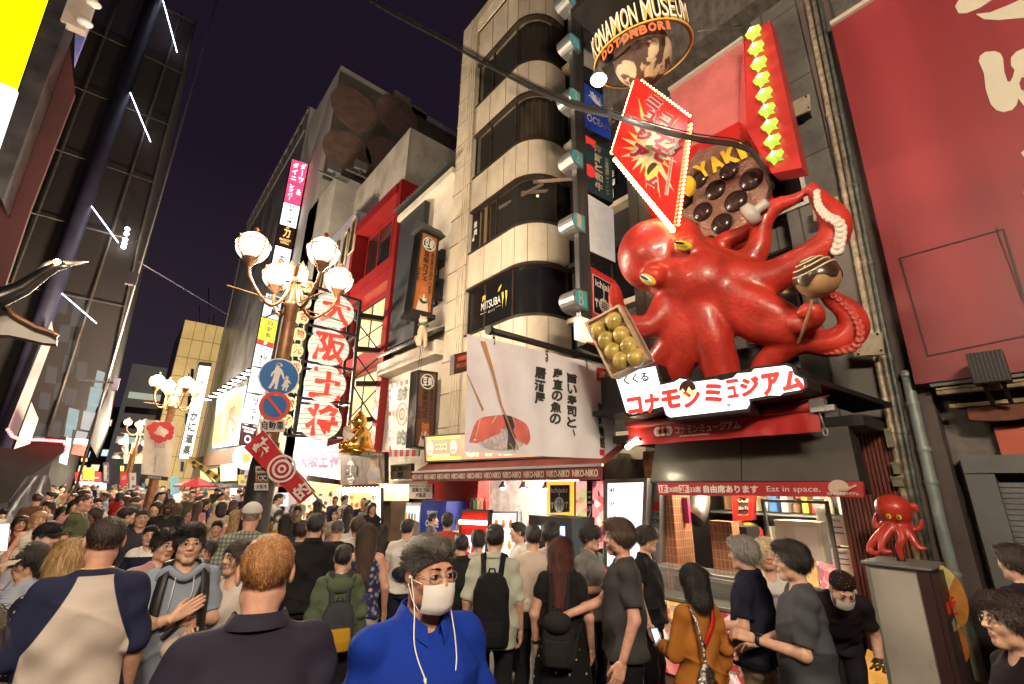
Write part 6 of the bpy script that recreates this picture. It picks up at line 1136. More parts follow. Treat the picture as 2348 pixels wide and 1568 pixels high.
for i,ch in enumerate('YAKI'):
 L_=MB();V,F=glyphs(ch,.06);a0=[0,.27,.56,.84][i];a1=[.27,.55,.83,.96][i];L_.add([q.p(a0+(a1-a0)*x,.05+.9*y,.06)for x,y in V],F);obj('letter',L_,mat('letter_yellow',(.65,.36,.02),.35,var=.08,emis=.12,ecol=(1,.6,.05)),YK)
o=MB();c=onX(1577,425,XY-.3);o.poly([c+np.array([0,.09*math.cos(a_),.15*math.sin(a_)])for a_ in np.linspace(0,2*math.pi,21)[:-1]],.05,(-1,0,0));obj('letter',o,_mats['letter_yellow'],YK)
mb=MB();mb.poly([onX(x,y,XY+.15)for x,y in((1480,470),(1505,520),(1600,600),(1720,590),(1775,480),(1760,400),(1560,380))],.06,(-1,0,0));obj('back_board',mb,REDG,YK)
# ---- left side: yellow projecting sign, steel frame, crane beak and wing, tarp, sheet
YL=9.0
q=qY(YL,(-60,-40),(124,-40),(40,206),(-60,165));t=sign('yellow_sign','glowing yellow and white projecting sign with a steel frame at the street corner','shop sign',q,lit('sign_yellow',(1.,.82,.0),2.0,.1),.5,STEEL);q2=qY(YL,(-60,165),(40,206),(-2,330),(-60,300));mb=MB();q2.slab(mb,.5,off=.0);obj('white_half',mb,lit('sign_palewhite',(.75,.85,.84),1.6,.06),t)
q3=qY(YL-.02,(128,-40),(188,-40),(6,462),(-25,420));mb=MB();q3.slab(mb,.55,off=.02);obj('steel_frame',mb,mat('frame_steel',(.2,.19,.19),.3,.9,.3,3),t)
for k,(x,y,c)in enumerate(((120,170,(.8,.3,.3)),(92,240,(.2,.25,.9)),(60,300,(.9,.5,.3)))):pass
q4=qY(YL+.6,(150,90),(168,210),(40,560),(-40,700));mb=MB();q4.slab(mb,.1);mb=MB();mb.poly([onY(x,y,YL+.6)for x,y in((155,60),(172,215),(70,480),(-10,720),(-60,720),(-60,480))],.1,(0,-1,0));obj('hanging_banner',mb,mat('dark_red_cloth',(.04,.005,.006),.75,var=.3,scale=2),label='dark red hanging cloth beside the yellow sign',cat='banner')
t=thing('sign_bracket','steel bracket with two small floodlights beside the yellow sign','bracket',onY(180,40,YL));mb=MB();mb.bar(onY(205,-40,YL),onY(168,66,YL),.16,.3);obj('arm',mb,mat('bracket_beige',(.35,.3,.26),.5),t)
for x,y in((194,52),(214,8)):o=MB();o.ball(onY(x,y,YL-.1),(.11,.06,.07),12,8);obj('lamp',o,WHITE,t)
obj('violet_banner',MB().poly([onY(x,y,YL+.9)for x,y in((180,-40),(208,-40),(205,60),(170,150),(172,80))],.08,(0,-1,0)),mat('violet_cloth',(.16,.15,.38),.6,emis=.06,ecol=(.4,.4,.9)),label='narrow violet banner above the sign bracket',cat='banner')
def horn(name,lb,P,R0,m,Y):
 o=MB();o.tube([onY(x,y,Y)for x,y in P],R0,14);return obj(name,o,m,label=lb,cat='sculpture')
t=thing('metal_beak_sculpture','long curved metal beak sculpture with a small amber lamp jutting from the corner','sculpture',onY(0,690,8));o=MB();o.tube([onY(x,y,8)for x,y in((-60,695),(0,682),(50,662),(95,630),(125,612),(150,607))],[.13,.115,.095,.075,.06,.05],14);obj('neck',o,mat('beak_dark',(.05,.05,.05),.25,.8,.3,4),t);o=MB();o.tube([onY(x,y,8)for x,y in((84,622),(108,608),(126,601))],[.015,.045,.035],12);o.tube([onY(x,y,8)for x,y in((146,606),(165,604),(203,600))],[.05,.035,.006],12);obj('beak',o,mat('beak_silver',(.6,.58,.52),.25,.7,.1,4),t);o=MB().ball(onY(131,600,7.9),.035,10,8);obj('eye_lamp',o,lit('beak_lamp',(1.,.55,.2),9,0),t)
o=MB();Pm=[(-40,690),(10,700),(35,727),(80,752),(112,762),(131,774),(128,788),(100,786),(60,776),(20,768),(-40,766)];o.poly([onY(x,y,8.3)for x,y in Pm],.18,(0,-1,0));t=thing('metal_wing_sculpture','pale metal wing shaped sculpture under the curved beak','sculpture',onY(40,780,8.3));obj('wing',o,mat('wing_metal',(.16,.15,.14),.45,.6,.25,3),t);o=MB();o.tube([onY(x,y,8.2)for x,y in((0,698),(35,725),(80,750),(112,760),(133,772))],.03,8);obj('rim',o,BRZ,t)
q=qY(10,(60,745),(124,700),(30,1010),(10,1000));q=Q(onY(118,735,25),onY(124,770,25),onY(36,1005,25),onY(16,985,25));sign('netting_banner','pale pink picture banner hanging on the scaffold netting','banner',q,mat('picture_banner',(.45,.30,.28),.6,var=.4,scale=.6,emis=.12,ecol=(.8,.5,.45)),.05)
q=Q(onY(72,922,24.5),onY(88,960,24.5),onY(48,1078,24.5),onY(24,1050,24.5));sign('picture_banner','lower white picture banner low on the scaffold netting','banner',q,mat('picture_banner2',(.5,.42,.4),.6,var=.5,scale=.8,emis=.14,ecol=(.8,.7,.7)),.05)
o=MB();T=[(-20,1020),(30,1030),(90,1010),(152,1000),(150,1030),(110,1060),(60,1092),(20,1150),(-20,1160)];G=[]
o.poly([onY(x,y,17)for x,y in T],.6,(0,-1,0));obj('black_tarp',o,mat('tarp',(.018,.016,.016),.5,0,.3,2,bump=.5,bscale=3),label='sagging black tarpaulin awning edged with red lights',cat='tarpaulin')
t=thing('red_light_string','string of small red lights along the tarpaulin edge','light string',onY(100,1010,16.6))
LST=[(18,985),(28,1000),(40,1005),(60,1008),(90,1008),(120,1010),(145,1012),(153,1022),(151,1040),(146,1052)];obj('cord',MB().tube([onY(x,y,16.6)for x,y in LST],.012,5),BLACK,t);o=MB()
LS=np.array(LST,float);d_=np.r_[0,np.cumsum(np.linalg.norm(np.diff(LS,axis=0),axis=1))]
for s in np.linspace(0,d_[-1],30):o.ball(onY(np.interp(s,d_,LS[:,0]),np.interp(s,d_,LS[:,1]),16.5),.035,6,4)
obj('bulb',o,lit('string_red',(1.,.04,.04),4,0),t)
o=MB();G=[[onY(x0+(x1-x0)*j/8.,y,15+.25*math.sin(j*1.9+i))for j in range(9)]for i,(x0,x1,y)in enumerate(((75,112,1090),(55,116,1110),(30,118,1140),(10,120,1175),(5,122,1230),(0,125,1300)))];o.grid(G);obj('silver_sheet',o,mat('silver_sheet',(.38,.38,.40),.35,.5,.25,4,bump=.5,bscale=5),label='draped silver plastic sheet at the foot of the netting',cat='sheet')
q=qY(7.0,(-30,1205),(22,1200),(16,1262),(-30,1262));sign('lit_menu_board','small glowing cream menu board beside the white shirt person','menu board',q,lit('menu_cream',(1.,.92,.7),1.2),.05,IRON)
# ---- expo banner on the second lamp
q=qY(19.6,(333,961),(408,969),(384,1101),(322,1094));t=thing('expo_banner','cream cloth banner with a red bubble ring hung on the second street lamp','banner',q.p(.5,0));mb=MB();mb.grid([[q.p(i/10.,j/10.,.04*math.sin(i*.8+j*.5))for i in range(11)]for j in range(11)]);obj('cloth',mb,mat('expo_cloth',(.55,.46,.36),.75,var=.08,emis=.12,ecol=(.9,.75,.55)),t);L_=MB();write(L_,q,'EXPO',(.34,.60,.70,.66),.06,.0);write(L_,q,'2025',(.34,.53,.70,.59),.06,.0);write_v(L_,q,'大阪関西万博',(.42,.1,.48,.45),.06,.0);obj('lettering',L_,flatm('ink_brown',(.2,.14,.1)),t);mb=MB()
for k in range(11):a_=k*2*math.pi/11;q.disc(mb,.52+.26*math.cos(a_)/q.w,.81+.26*math.sin(a_)/q.h,.075+.03*(k%3),.06+.002*k,.01,14)
obj('ring_mark',mb,INKR,t);mb=MB();q.slab(mb,.02,0,(0,-.01,1,.055),.05);obj('dark_hem',mb,BLACK,t);L_=MB();write(L_,q,'道頓堀商店会',(.25,0,.75,.045),.075,.0);obj('hem_lettering',L_,WHITE,t)
# ---- far lights and signs at the end of the street
far=[('red_arcade_sign','red neon arcade sign glowing at the far end of the street',172,1082,232,1108,75,LR,[('スーパー',(.1,.2,.9,.8))],WHITEL),('yellow_neon_sign','fan shaped yellow neon sign over the red arcade sign',190,1072,216,1100,74,LY,[],None),('white_strip_sign','long white strip sign under the red arcade sign',172,1104,216,1116,73.5,LW,[('ドン',(.2,.2,.8,.8))],None),('green_sign','green and white lit column sign beside the tarpaulin',140,1020,156,1076,50,LW,[],None),('blue_sign','small blue lit sign far down the street',144,1098,160,1106,60,lit('far_blue',(.1,.15,1.),1.5),[],None),('pale_shop_sign','pale blue lit shop sign at the street end right of the white strip',218,1106,244,1122,70,lit('far_pale',(.6,.85,1.),1.3),[],None),('amber_lantern_sign','amber lit lantern box hanging far down the street',186,1050,200,1058,60,lit('far_amber',(1.,.45,.1),1.6),[],None),('vertical_white_sign','tall thin white lit sign on the far grey building',286,995,294,1060,70,lit('far_mint',(.75,1.,.9),1.2),[],None),('dark_column_sign','dark column sign with pale characters left of the twin banners',236,1060,250,1108,55,flatm('far_plum',(.10,.05,.07)),[('歌舞伎',(.2,.1,.8,.9),)],WHITE),('yellow_shop_sign','small yellow lit sign under the far street lamps',276,1068,284,1080,60,LY,[],None),('amber_box_sign','amber lit box sign beneath the distant lamps',284,1040,304,1062,46,lit('far_box',(.9,.55,.2),.9,.4),[],None),('amber_panel_sign','second amber lit panel right of the amber box sign',308,1040,326,1062,46,lit('far_box2',(.85,.5,.2),.8,.4),[],None),('pink_lit_sign','pinkish lit sign near the end of the netting',128,1090,142,1104,55,lit('far_pink',(1.,.5,.5),1.3),[],None),('white_box_sign','white lit box low at the end of the netting',100,1108,118,1118,45,lit('far_white',(1.,.8,.7),1.5),[],None),('teal_window_sign','teal lit shop window under the expo banner',412,1125,440,1150,50,lit('far_teal',(.3,.6,.6),.8),[],None)]
for nm,lb,x0,y0,x1,y1,Y,m,tx,ink in far:small(nm,lb,'lit sign',x0,y0,x1,y1,Y,m,[(a[0],a[1])for a in tx],ink,axis='Y',th=.3)
for x0,x1,y0,y1,Y,c,tx,lb in((275,292,1082,1122,40,(.55,.05,.05),'LION','red printed banner below the distant lamp, left of a white one'),(297,312,1084,1122,40,(.5,.45,.42),'道','white printed banner below the distant lamp')):
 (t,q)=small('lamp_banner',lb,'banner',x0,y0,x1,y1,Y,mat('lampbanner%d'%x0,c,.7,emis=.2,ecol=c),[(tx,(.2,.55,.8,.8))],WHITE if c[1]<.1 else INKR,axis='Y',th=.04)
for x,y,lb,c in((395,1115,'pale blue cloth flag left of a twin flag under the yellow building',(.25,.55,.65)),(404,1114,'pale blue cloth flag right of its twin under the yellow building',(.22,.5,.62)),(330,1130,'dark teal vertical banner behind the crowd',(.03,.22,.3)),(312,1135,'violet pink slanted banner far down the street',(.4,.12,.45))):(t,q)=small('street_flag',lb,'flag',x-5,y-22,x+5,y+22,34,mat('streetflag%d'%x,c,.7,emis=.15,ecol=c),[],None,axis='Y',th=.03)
# ---- cables and the thin mast
def cable(name,lb,P,r,m=BLACK):o=MB();o.tube(P,r,6);return obj(name,o,m,label=lb,cat='cable')
def path3(L):return[atD(x,y,D)for x,y,D in L]
base=[(830,-14,13),(900,28,12),(1020,90,10.8),(1110,142,10),(1220,200,8.4),(1310,240,6.3),(1400,264,5.0),(1470,287,4.6),(1530,304,4.5),(1600,320,4.7),(1680,330,5.2),(1720,345,5.4),(1750,385,5.6),(1772,430,5.8)]
base2=[]
for i in range(len(base)-1):
 for f in(0,.5):base2.append(tuple(base[i][k]*(1-f)+base[i+1][k]*f for k in range(3)))
base2.append(base[-1])
o=MB()
for k in range(5):o.tube([atD(x+1.5*math.cos(k*1.3),y+5*(k-2)*(.7 if i<12 else.35),D)for i,(x,y,D)in enumerate(base2)],.018,6)
for i in(6,12):c=atD(*base2[i]);o.box(c,(.05,.05,.22))
obj('cable_bundle',o,mat('cable_rubber',(.03,.028,.026),.5,0,.3,10),label='thick bundle of black cables crossing from the sky to the museum wall',cat='cable')
cable('thin_wire','thin wire running just above the thick cable bundle',[atD(x,y-12,D)for x,y,D in base2[4:-4]],.008)
cable('guy_wire','thin guy wire from the globe ring to the museum roof',[onX(1600,72,4.6),onX(1700,58,5.9)],.008,STEEL)
cable('span_wire','faint span wire across the dark sky between netting and lamps',[onY(318,600,22),onY(520,720,30)],.03,flatm('span_grey',(.06,.05,.07)))
t=thing('thin_mast','slim lit mast rising beside the edge of the scaffold netting','mast',onY(230,930,20));a,b=onY(236,905,20),onY(535,-30,20);obj('pole',MB().tube([(a[0],20,0),(a[0],20,b[2])],.035,8),STEEL,t);o=MB();c=onY(304,640,20);o.box((a[0]-.12,20,c[2]),(.3,.2,.45));c=onY(255,880,20);o.bar((a[0]-.7,20,c[2]),(a[0]+.3,20,c[2]+.05),.06,.06);o.box((a[0]+.25,20,c[2]),(.15,.15,.4));obj('fittings',o,_mats['span_grey'],t)
# ================================================================== SMOOTH SOLIDS
def axis(lo,hi,step,fine=()):
 """grid line positions, with finer spacing inside the given (a, b, step) stretches"""
 o=[lo]
 while o[-1]<hi:
  x=o[-1];s=step
  for a,b,f in fine:
   if a-1e-9<=x<b:s=min(s,f)
   elif x<a:s=min(s,max(f,a-x))if a-x<step else s
  o.append(x+s)
 return np.array(o)
class Field:
 def __init__(s,xs,ys,zs):s.x,s.y,s.z=xs,ys,zs;s.F=np.full((len(xs),len(ys),len(zs)),1e3,np.float32)
 def sub(s,lo,hi):
  I=[]
  for a,l,h in((s.x,lo[0],hi[0]),(s.y,lo[1],hi[1]),(s.z,lo[2],hi[2])):
   i,j=np.searchsorted(a,l),np.searchsorted(a,h,'right')
   if j<=i:return None
   I.append(slice(max(0,i),j))
  return tuple(I)
 def comb(s,I,d,op,k):
  A=s.F[I]
  if op=='u':
   if k>0:h=np.clip(.5+.5*(A-d)/k,0,1);R=A*(1-h)+d*h-k*h*(1-h)
   else:R=np.minimum(A,d)
  elif op=='s':
   if k>0:h=np.clip(.5-.5*(A+d)/k,0,1);R=A*(1-h)-d*h+k*h*(1-h)
   else:R=np.maximum(A,-d)
  s.F[I]=R
 def grids(s,I):return s.x[I[0]][:,None,None],s.y[I[1]][None,:,None],s.z[I[2]][None,None,:]
 def rc(s,a,b,ra,rb,k=.02,op='u',sc=(1,1,1)):
  """cone with round ends; sc squeezes the cross section"""
  a=np.array(a,float);b=np.array(b,float);m=max(ra,rb)/min(sc)+2*k+.02
  I=s.sub(np.minimum(a,b)-m,np.maximum(a,b)+m)
  if I is None:return
  X,Y,Z=s.grids(I);S=np.array(sc,float);ba=(b-a)*S;l2=ba@ba+1e-12
  px,py,pz=(X-a[0])*S[0],(Y-a[1])*S[1],(Z-a[2])*S[2]
  h=np.clip((px*ba[0]+py*ba[1]+pz*ba[2])/l2,0,1)
  d=np.sqrt((px-h*ba[0])**2+(py-h*ba[1])**2+(pz-h*ba[2])**2)-(ra+(rb-ra)*h)
  s.comb(I,d,op,k)
 def el(s,c,r,M=None,k=.02,op='u'):
  c=np.array(c,float);r=np.array(r,float);m=r.max()+2*k+.02;I=s.sub(c-m,c+m)
  if I is None:return
  X,Y,Z=s.grids(I);x,y,z=X-c[0],Y-c[1],Z-c[2]
  if M is not None:x,y,z=[M[0,i]*x+M[1,i]*y+M[2,i]*z for i in range(3)]
  k0=np.sqrt((x/r[0])**2+(y/r[1])**2+(z/r[2])**2);k1=np.sqrt((x/r[0]**2)**2+(y/r[1]**2)**2+(z/r[2]**2)**2)+1e-9
  s.comb(I,k0*(k0-1)/k1,op,k)
 def loft(s,T,k=.03,inv=None,op='u',grow=0.,fold=None,p=2.3):
  """body made of oval sections: rows of (z, half width, half depth, centre y)"""
  T=np.array(T,float);m=T[:,1:3].max()+.15;z0,z1=T[0,0],T[-1,0]
  I=tuple(slice(None)for _ in range(3));X,Y,Z=s.grids(I)
  if inv is not None:X,Y,Z=inv(X,Y,Z)
  a,b,c=[np.interp(Z,T[:,0],T[:,i])for i in(1,2,3)];a=a+grow;b=b+grow
  q=(np.abs(X/a)**p+np.abs((Y-c)/b)**p)**(1/p);d=(q-1)*np.minimum(a,b)
  if fold is not None:d=d+fold(X,Y,Z)
  d=np.maximum(d,np.maximum(z0-Z,Z-z1));s.comb(I,d,op,k)
 def cut(s,c,n,k=0.):
  """remove what lies on the side n points to"""
  I=tuple(slice(None)for _ in range(3));X,Y,Z=s.grids(I);s.F=np.maximum(s.F,(X-c[0])*n[0]+(Y-c[1])*n[1]+(Z-c[2])*n[2]).astype(np.float32)
 def mesh(s):
  F=s.F;I=F<0;nx,ny,nz=F.shape
  C=np.zeros((nx-1,ny-1,nz-1),np.int8)
  for a in(0,1):
   for b in(0,1):
    for c in(0,1):C+=I[a:nx-1+a,b:ny-1+b,c:nz-1+c]
  act=(C>0)&(C<8);idx=np.full(C.shape,-1,np.int32);ijk=np.argwhere(act);n=len(ijk)
  if n==0:return np.zeros((0,3)),np.zeros((0,4),int)
  idx[act]=np.arange(n);P=np.zeros((n,3));cnt=np.zeros(n);ax=(s.x,s.y,s.z)
  for d in range(3):
   o=[e for e in range(3)if e!=d]
   for u in(0,1):
    for v in(0,1):
     q0=ijk.copy();q0[:,o[0]]+=u;q0[:,o[1]]+=v;q1=q0.copy();q1[:,d]+=1
     f0=F[tuple(q0.T)];f1=F[tuple(q1.T)];m=(f0<0)!=(f1<0);t=f0[m]/(f0[m]-f1[m])
     pt=np.stack([ax[e][q0[m,e]]for e in range(3)],1);pt[:,d]+=t*(ax[d][q1[m,d]]-ax[d][q0[m,d]]);P[m]+=pt;cnt[m]+=1
  P/=cnt[:,None];Q_=[]
  for d in range(3):
   o1,o2=(d+1)%3,(d+2)%3;sh=[slice(None)]*3;sh[d]=slice(0,-1);A=I[tuple(sh)];sh[d]=slice(1,None);B=I[tuple(sh)];E=np.argwhere(A!=B)
   E=E[(E[:,o1]>0)&(E[:,o2]>0)&(E[:,o1]<F.shape[o1]-1)&(E[:,o2]<F.shape[o2]-1)]
   qd=[]
   for u,v in((-1,-1),(0,-1),(0,0),(-1,0)):e=E.copy();e[:,o1]+=u;e[:,o2]+=v;qd.append(idx[tuple(e.T)])
   qd=np.stack(qd,1);fl=~A[tuple(E.T)];qd[fl]=qd[fl][:,::-1];Q_.append(qd)
  return P,np.concatenate(Q_)
def solid(mb,field,mi=0,M=None,mfun=None):
 V,F=field.mesh()
 if len(V)==0:return mb
 mis=mfun(V[F].mean(1))if mfun is not None else np.full(len(F),mi)
 if M is not None:V=V@np.array(M[0]).T+np.array(M[1])
 b=mb.n;mb.v+=list(map(tuple,V));mb.n+=len(V);mb.f+=[tuple(f)for f in(F+b).tolist()];mb.m+=[int(i)for i in mis];mb.smooth+=[True]*len(F);return mb
 # ---- the giant octopus: a smooth body with eight arms
OCM=mat('octopus_red',(.50,.036,.022),.40,var=.28,scale=2.2,bump=.3,bscale=22,coat=.2,dirt=.45,dscale=3)
def octo(name,label,place,scale,arms,head,eyes,res,sucker=None,loc=None,extra=()):
 t=thing(name,label,'octopus sculpture',loc)
 allp=np.array([p[:3]for A in arms for p in A]);lo,hi=allp.min(0)-.5*scale,allp.max(0)+.5*scale
 for c,r,*_ in head:lo=np.minimum(lo,np.array(c)-max(r)-.05);hi=np.maximum(hi,np.array(c)+max(r)+.05)
 f=Field(axis(lo[0],hi[0],res),axis(lo[1],hi[1],res),axis(lo[2],hi[2],res))
 for c,r,k in head:f.el(c,r,None,k)
 for A in arms:
  S=spline(A,5)
  g=Field(f.x,f.y,f.z)
  for i in range(len(S)-1):g.rc(S[i][:3],S[i+1][:3],S[i][3]*.93,S[i+1][3]*.93,0)
  f.comb((slice(None),)*3,g.F,'u',.055*scale)
 for c,r,k,op in extra:f.el(c,r,None,k,op)
 obj('body',solid(MB(),f),OCM,t);return t
def v4(x,y,X,r):p=onX(x,y,X);return(*p,r)
A_=[]
# image positions give the layout; every point has its own distance and thickness
A_.append([v4(1545,670,4.70,.22),v4(1500,740,4.55,.16),v4(1450,745,4.4,.13),v4(1418,715,4.35,.11),v4(1410,672,4.4,.09),v4(1408,655,4.45,.05)])
A_.append([v4(1560,675,4.72,.22),v4(1550,770,4.75,.20),v4(1505,830,4.75,.15),v4(1470,870,4.8,.13),v4(1440,885,4.9,.1)])
A_.append([v4(1575,665,4.72,.22),v4(1580,780,4.8,.20),v4(1555,840,4.85,.18),v4(1540,890,4.9,.15)])
A_.append([v4(1590,650,4.72,.24),v4(1630,760,4.82,.22),v4(1640,800,4.88,.22),v4(1650,840,4.95,.22),v4(1665,890,5.0,.18)])
A_.append([v4(1600,640,4.75,.24),v4(1720,735,4.95,.22),v4(1790,755,5.0,.20),v4(1830,770,5.1,.17),v4(1795,800,5.1,.15),v4(1750,840,5.1,.13),v4(1735,890,5.1,.10)])
A_.append([v4(1605,630,4.75,.24),v4(1740,702,4.9,.20),v4(1810,731,4.95,.15),v4(1850,738,4.85,.12),v4(1868,722,4.75,.095),v4(1856,708,4.7,.08),v4(1840,718,4.68,.06)])
A_.append([v4(1600,610,4.75,.24),v4(1730,643,4.95,.22),v4(1820,610,5.0,.175),v4(1900,555,5.0,.15),v4(1915,510,5.0,.15),v4(1890,470,5.0,.11),v4(1868,440,5.0,.07),v4(1862,422,5.0,.035)])
A_.append([v4(1590,590,4.8,.22),v4(1690,612,5.0,.20),v4(1735,572,5.0,.14),v4(1748,510,5.0,.115),v4(1775,475,5.0,.10),v4(1825,455,5.0,.06),v4(1848,432,5.0,.025)])
A_.append([v4(1600,590,5.1,.30),v4(1640,585,5.2,.18),v4(1660,555,5.2,.13),v4(1705,535,5.2,.10),v4(1730,510,5.2,.06)])
A_.append([v4(1800,750,5.1,.17),v4(1860,780,5.15,.15),v4(1915,785,5.15,.15),v4(1955,755,5.15,.145),v4(1945,715,5.1,.12),v4(1905,685,5.05,.09),v4(1885,668,5.0,.05)])
hc=onX(1492,586,4.62);hb=onX(1580,640,4.75)
OC=octo('giant_octopus','giant glossy red octopus sculpture spread over the front of the museum',None,1.,A_,[(hc,(.40,.41,.45),.1),(onX(1545,560,4.75),(.36,.34,.34),.12),(hb,(.34,.44,.40),.15),(onX(1625,655,4.85),(.36,.34,.32),.2),(onX(1578,563,4.52),(.15,.15,.12),.1),(onX(1498,634,4.34),(.14,.15,.13),.1)],None,.035,loc=onX(1600,880,5.0),extra=[(onX(1450,660,4.25),(.10,.2,.035),.08,'s')])
EYE_Y=mat('eye_yellow',(.62,.55,.03),.2,coat=.6,var=.05);EYE_W=mat('eye_white',(.8,.82,.8),.15,coat=.6,var=.03)
for(x,y,X,r,tilt)in((1566,563,4.33,.108,-.5),(1485,641,4.16,.108,-.75)):
 c=onX(x,y,X);s_,c_=math.sin(tilt),math.cos(tilt);u=np.array([.15,-c_,s_]);v=np.array([0,s_,c_])
 for rr,rv,o_,m,nm in((r,.5,0,EYE_Y,'eye'),(r*.80,.40,.035,EYE_W if x<1500 else EYE_Y,'eye_white'),(r*.62,.24,.060,BLACK,'pupil')):
  M=np.stack([np.array([1.,0,0]),u/np.linalg.norm(u),v],1);o=MB().ball(c+np.array([-o_,0,0]),(.06,rr,rr*rv),20,12,rot=M);obj(nm,o,m,OC)
SUCK=flatm('sucker_pale',(.65,.58,.5));SUCK2=flatm('sucker_red',(.5,.07,.05))
def suckers(P,n,r0,r1,m,side):
 S=spline([v4(*p)for p in P],8);d=np.r_[0,np.cumsum(np.linalg.norm(np.diff(S[:,:3],axis=0),axis=1))]
 for i in range(n):
  q_=[np.interp((i+.5)/n*d[-1],d,S[:,k])for k in range(3)];r=r0+(r1-r0)*i/n;o=MB();o.lathe([(0,r*.35),(r*.4,r*.3),(r*.5,r*.5),(r,r*.45),(r*1.1,0),(r*.8,-r*.8)],q_,12,axis=np.array([[0,0,-1],[0,1,0],[1,0,0]],float)@np.eye(3));obj('sucker',o,m,OC)
suckers([(1872,436,4.86,0),(1876,470,4.84,0),(1895,495,4.82,0),(1922,510,4.82,0),(1928,535,4.84,0),(1918,580,4.86,0)],15,.03,.055,SUCK,1)
suckers([(1700,598,4.95,0),(1712,575,4.95,0),(1745,552,5.0,0)],9,.03,.018,SUCK,1)
suckers([(1904,676,4.95,0),(1930,692,4.98,0),(1962,730,5.0,0),(1972,770,5.0,0),(1950,800,5.05,0),(1890,804,5.1,0)],16,.025,.045,SUCK2,1)
# tray with eight dumplings, skewered ball, pepper mill
def dump_mat():return mat('dumpling_skin',(.48,.36,.09),.35,var=.45,scale=9,coat=.25,dirt=.3,dscale=6)
q=Q(*[onX(x,y,4.05)for x,y in((1345,742),(1424,700),(1490,825),(1407,868))]);t=thing('dumpling_tray','brown tray with yellow takoyaki balls held out by the octopus','tray',q.p(.5,0));mb=MB();q.slab(mb,.06);obj('board',mb,mat('tray_wood',(.38,.24,.13),.6,var=.12,scale=3,dirt=.3),t);mb=MB();q.frame(mb,.03,.14,.05);obj('rim',mb,mat('tray_rim',(.45,.33,.22),.6,var=.2,scale=5),t)
for x,y in((1373,757),(1407,736),(1390,780),(1425,768),(1442,793),(1406,805),(1425,827),(1458,820)):obj('dumpling',MB().ball(onX(x,y,4.0),(.10,.098,.105),18,14),dump_mat(),t)
c=onX(1873,637,4.6);t=thing('skewered_ball','big chocolate drizzled takoyaki ball on a long skewer held by the octopus','sculpture',onX(1818,780,4.62));obj('ball',MB().ball(c,.185,28,20),mat('ball_dough',(.42,.25,.12),.45,var=.2,scale=6),t);o=MB();
tz=np.array([-.25,.15,1.]);tz/=np.linalg.norm(tz);tx=np.cross([0,1.,0],tz);tx/=np.linalg.norm(tx);ty=np.cross(tz,tx);Mz=np.stack([tx,ty,tz],1)
o.lathe([(0,.195)]+[(.195*math.sin(a_),.195*math.cos(a_))for a_ in np.linspace(.2,1.75,9)],c,24,axis=Mz)
for i in range(len(o.v)):
 p=np.array(o.v[i]);l_=Mz.T@(p-c)
 if l_[2]<-.02:o.v[i]=tuple(c+Mz@(l_+np.array([0,0,-.035*math.sin(5*math.atan2(l_[1],l_[0]))])))
obj('chocolate',o,mat('chocolate',(.045,.022,.015),.3,coat=.4,var=.2),t);o=MB()
for k in range(4):o.tube([c+Mz@(np.array([math.cos(a_)*math.sin(b_),math.sin(a_)*math.sin(b_),math.cos(b_)])*.2)for a_,b_ in zip(np.linspace(2.2,5.2,12),.35+.3*k+.12*np.sin(np.linspace(0,6,12)))],.009,5)
obj('drizzle',o,flatm('mayo_pale',(.62,.52,.32)),t);o=MB();o.tube([c,onX(1855,715,4.62),onX(1830,788,4.66)],.016,8);obj('skewer',o,WOOD,t)
a,b=onX(1710,500,4.8),onX(1760,462,4.8);d_=(b-a)/np.linalg.norm(b-a);t=thing('pepper_mill','white shaker bottle gripped by an upper octopus arm','shaker',a);tx=np.cross(d_,[1.,0,0]);tx/=np.linalg.norm(tx);L_=np.linalg.norm(b-a);o=MB();o.lathe([(0,0),(.11,0),(.13,.02),(.125,L_*.42),(.06,L_*.5),(.05,L_*.55),(.055,L_*.95),(.045,L_),(0,L_)],a,18,axis=np.stack([tx,np.cross(d_,tx),d_],1));obj('body',o,mat('shaker_white',(.5,.48,.42),.4,var=.12,dirt=.3),t)
# ---- small octopus on its pedestal
def w4(x,y,X,r):return v4(x,y,X,r)
XO=5.42;A2=[[w4(2052,1195,XO,.055),w4(2030,1215,XO-.06,.045),w4(2003,1240,XO-.1,.035),w4(1993,1262,XO-.12,.028),(*onX(2010,1268,XO-.14),.022)],[w4(2050,1200,XO-.03,.05),w4(2025,1235,XO-.12,.035),w4(2022,1262,XO-.15,.028),w4(2042,1265,XO-.14,.018)],[w4(2060,1200,XO-.03,.05),w4(2068,1235,XO-.1,.035),w4(2060,1255,XO-.1,.03),w4(2068,1280,XO-.1,.02)],[w4(2065,1195,XO,.05),w4(2085,1225,XO-.06,.035),w4(2105,1255,XO-.08,.027),w4(2122,1256,XO-.08,.015)],[w4(2068,1190,XO+.02,.05),w4(2088,1212,XO,.03),w4(2108,1210,XO,.025),w4(2112,1193,XO,.018)],[w4(2062,1180,XO+.02,.05),w4(2085,1165,XO,.026),w4(2096,1158,XO,.024),w4(2102,1172,XO,.018)],[w4(2050,1180,XO+.02,.05),w4(2025,1165,XO,.022),w4(2016,1145,XO,.016)],[w4(2045,1190,XO+.02,.05),w4(2012,1210,XO,.026),w4(2005,1190,XO,.02),w4(2010,1178,XO,.016)]]
O2=octo('small_octopus','small shiny red octopus statue standing on the glass pedestal',None,.3,A2,[(onX(2047,1165,XO),(.13,.135,.12),.05),(onX(2055,1185,XO),(.09,.10,.08),.05)],None,.0125,loc=onX(2055,1285,XO))
for x,y in((2037,1184),(2061,1186)):
 c=onX(x,y,XO-.12);obj('eye',MB().ball(c,(.02,.02,.024),10,8),EYE_Y,O2);obj('pupil',MB().ball(c+[-.014,0,0],(.01,.008,.014),8,6),BLACK,O2)
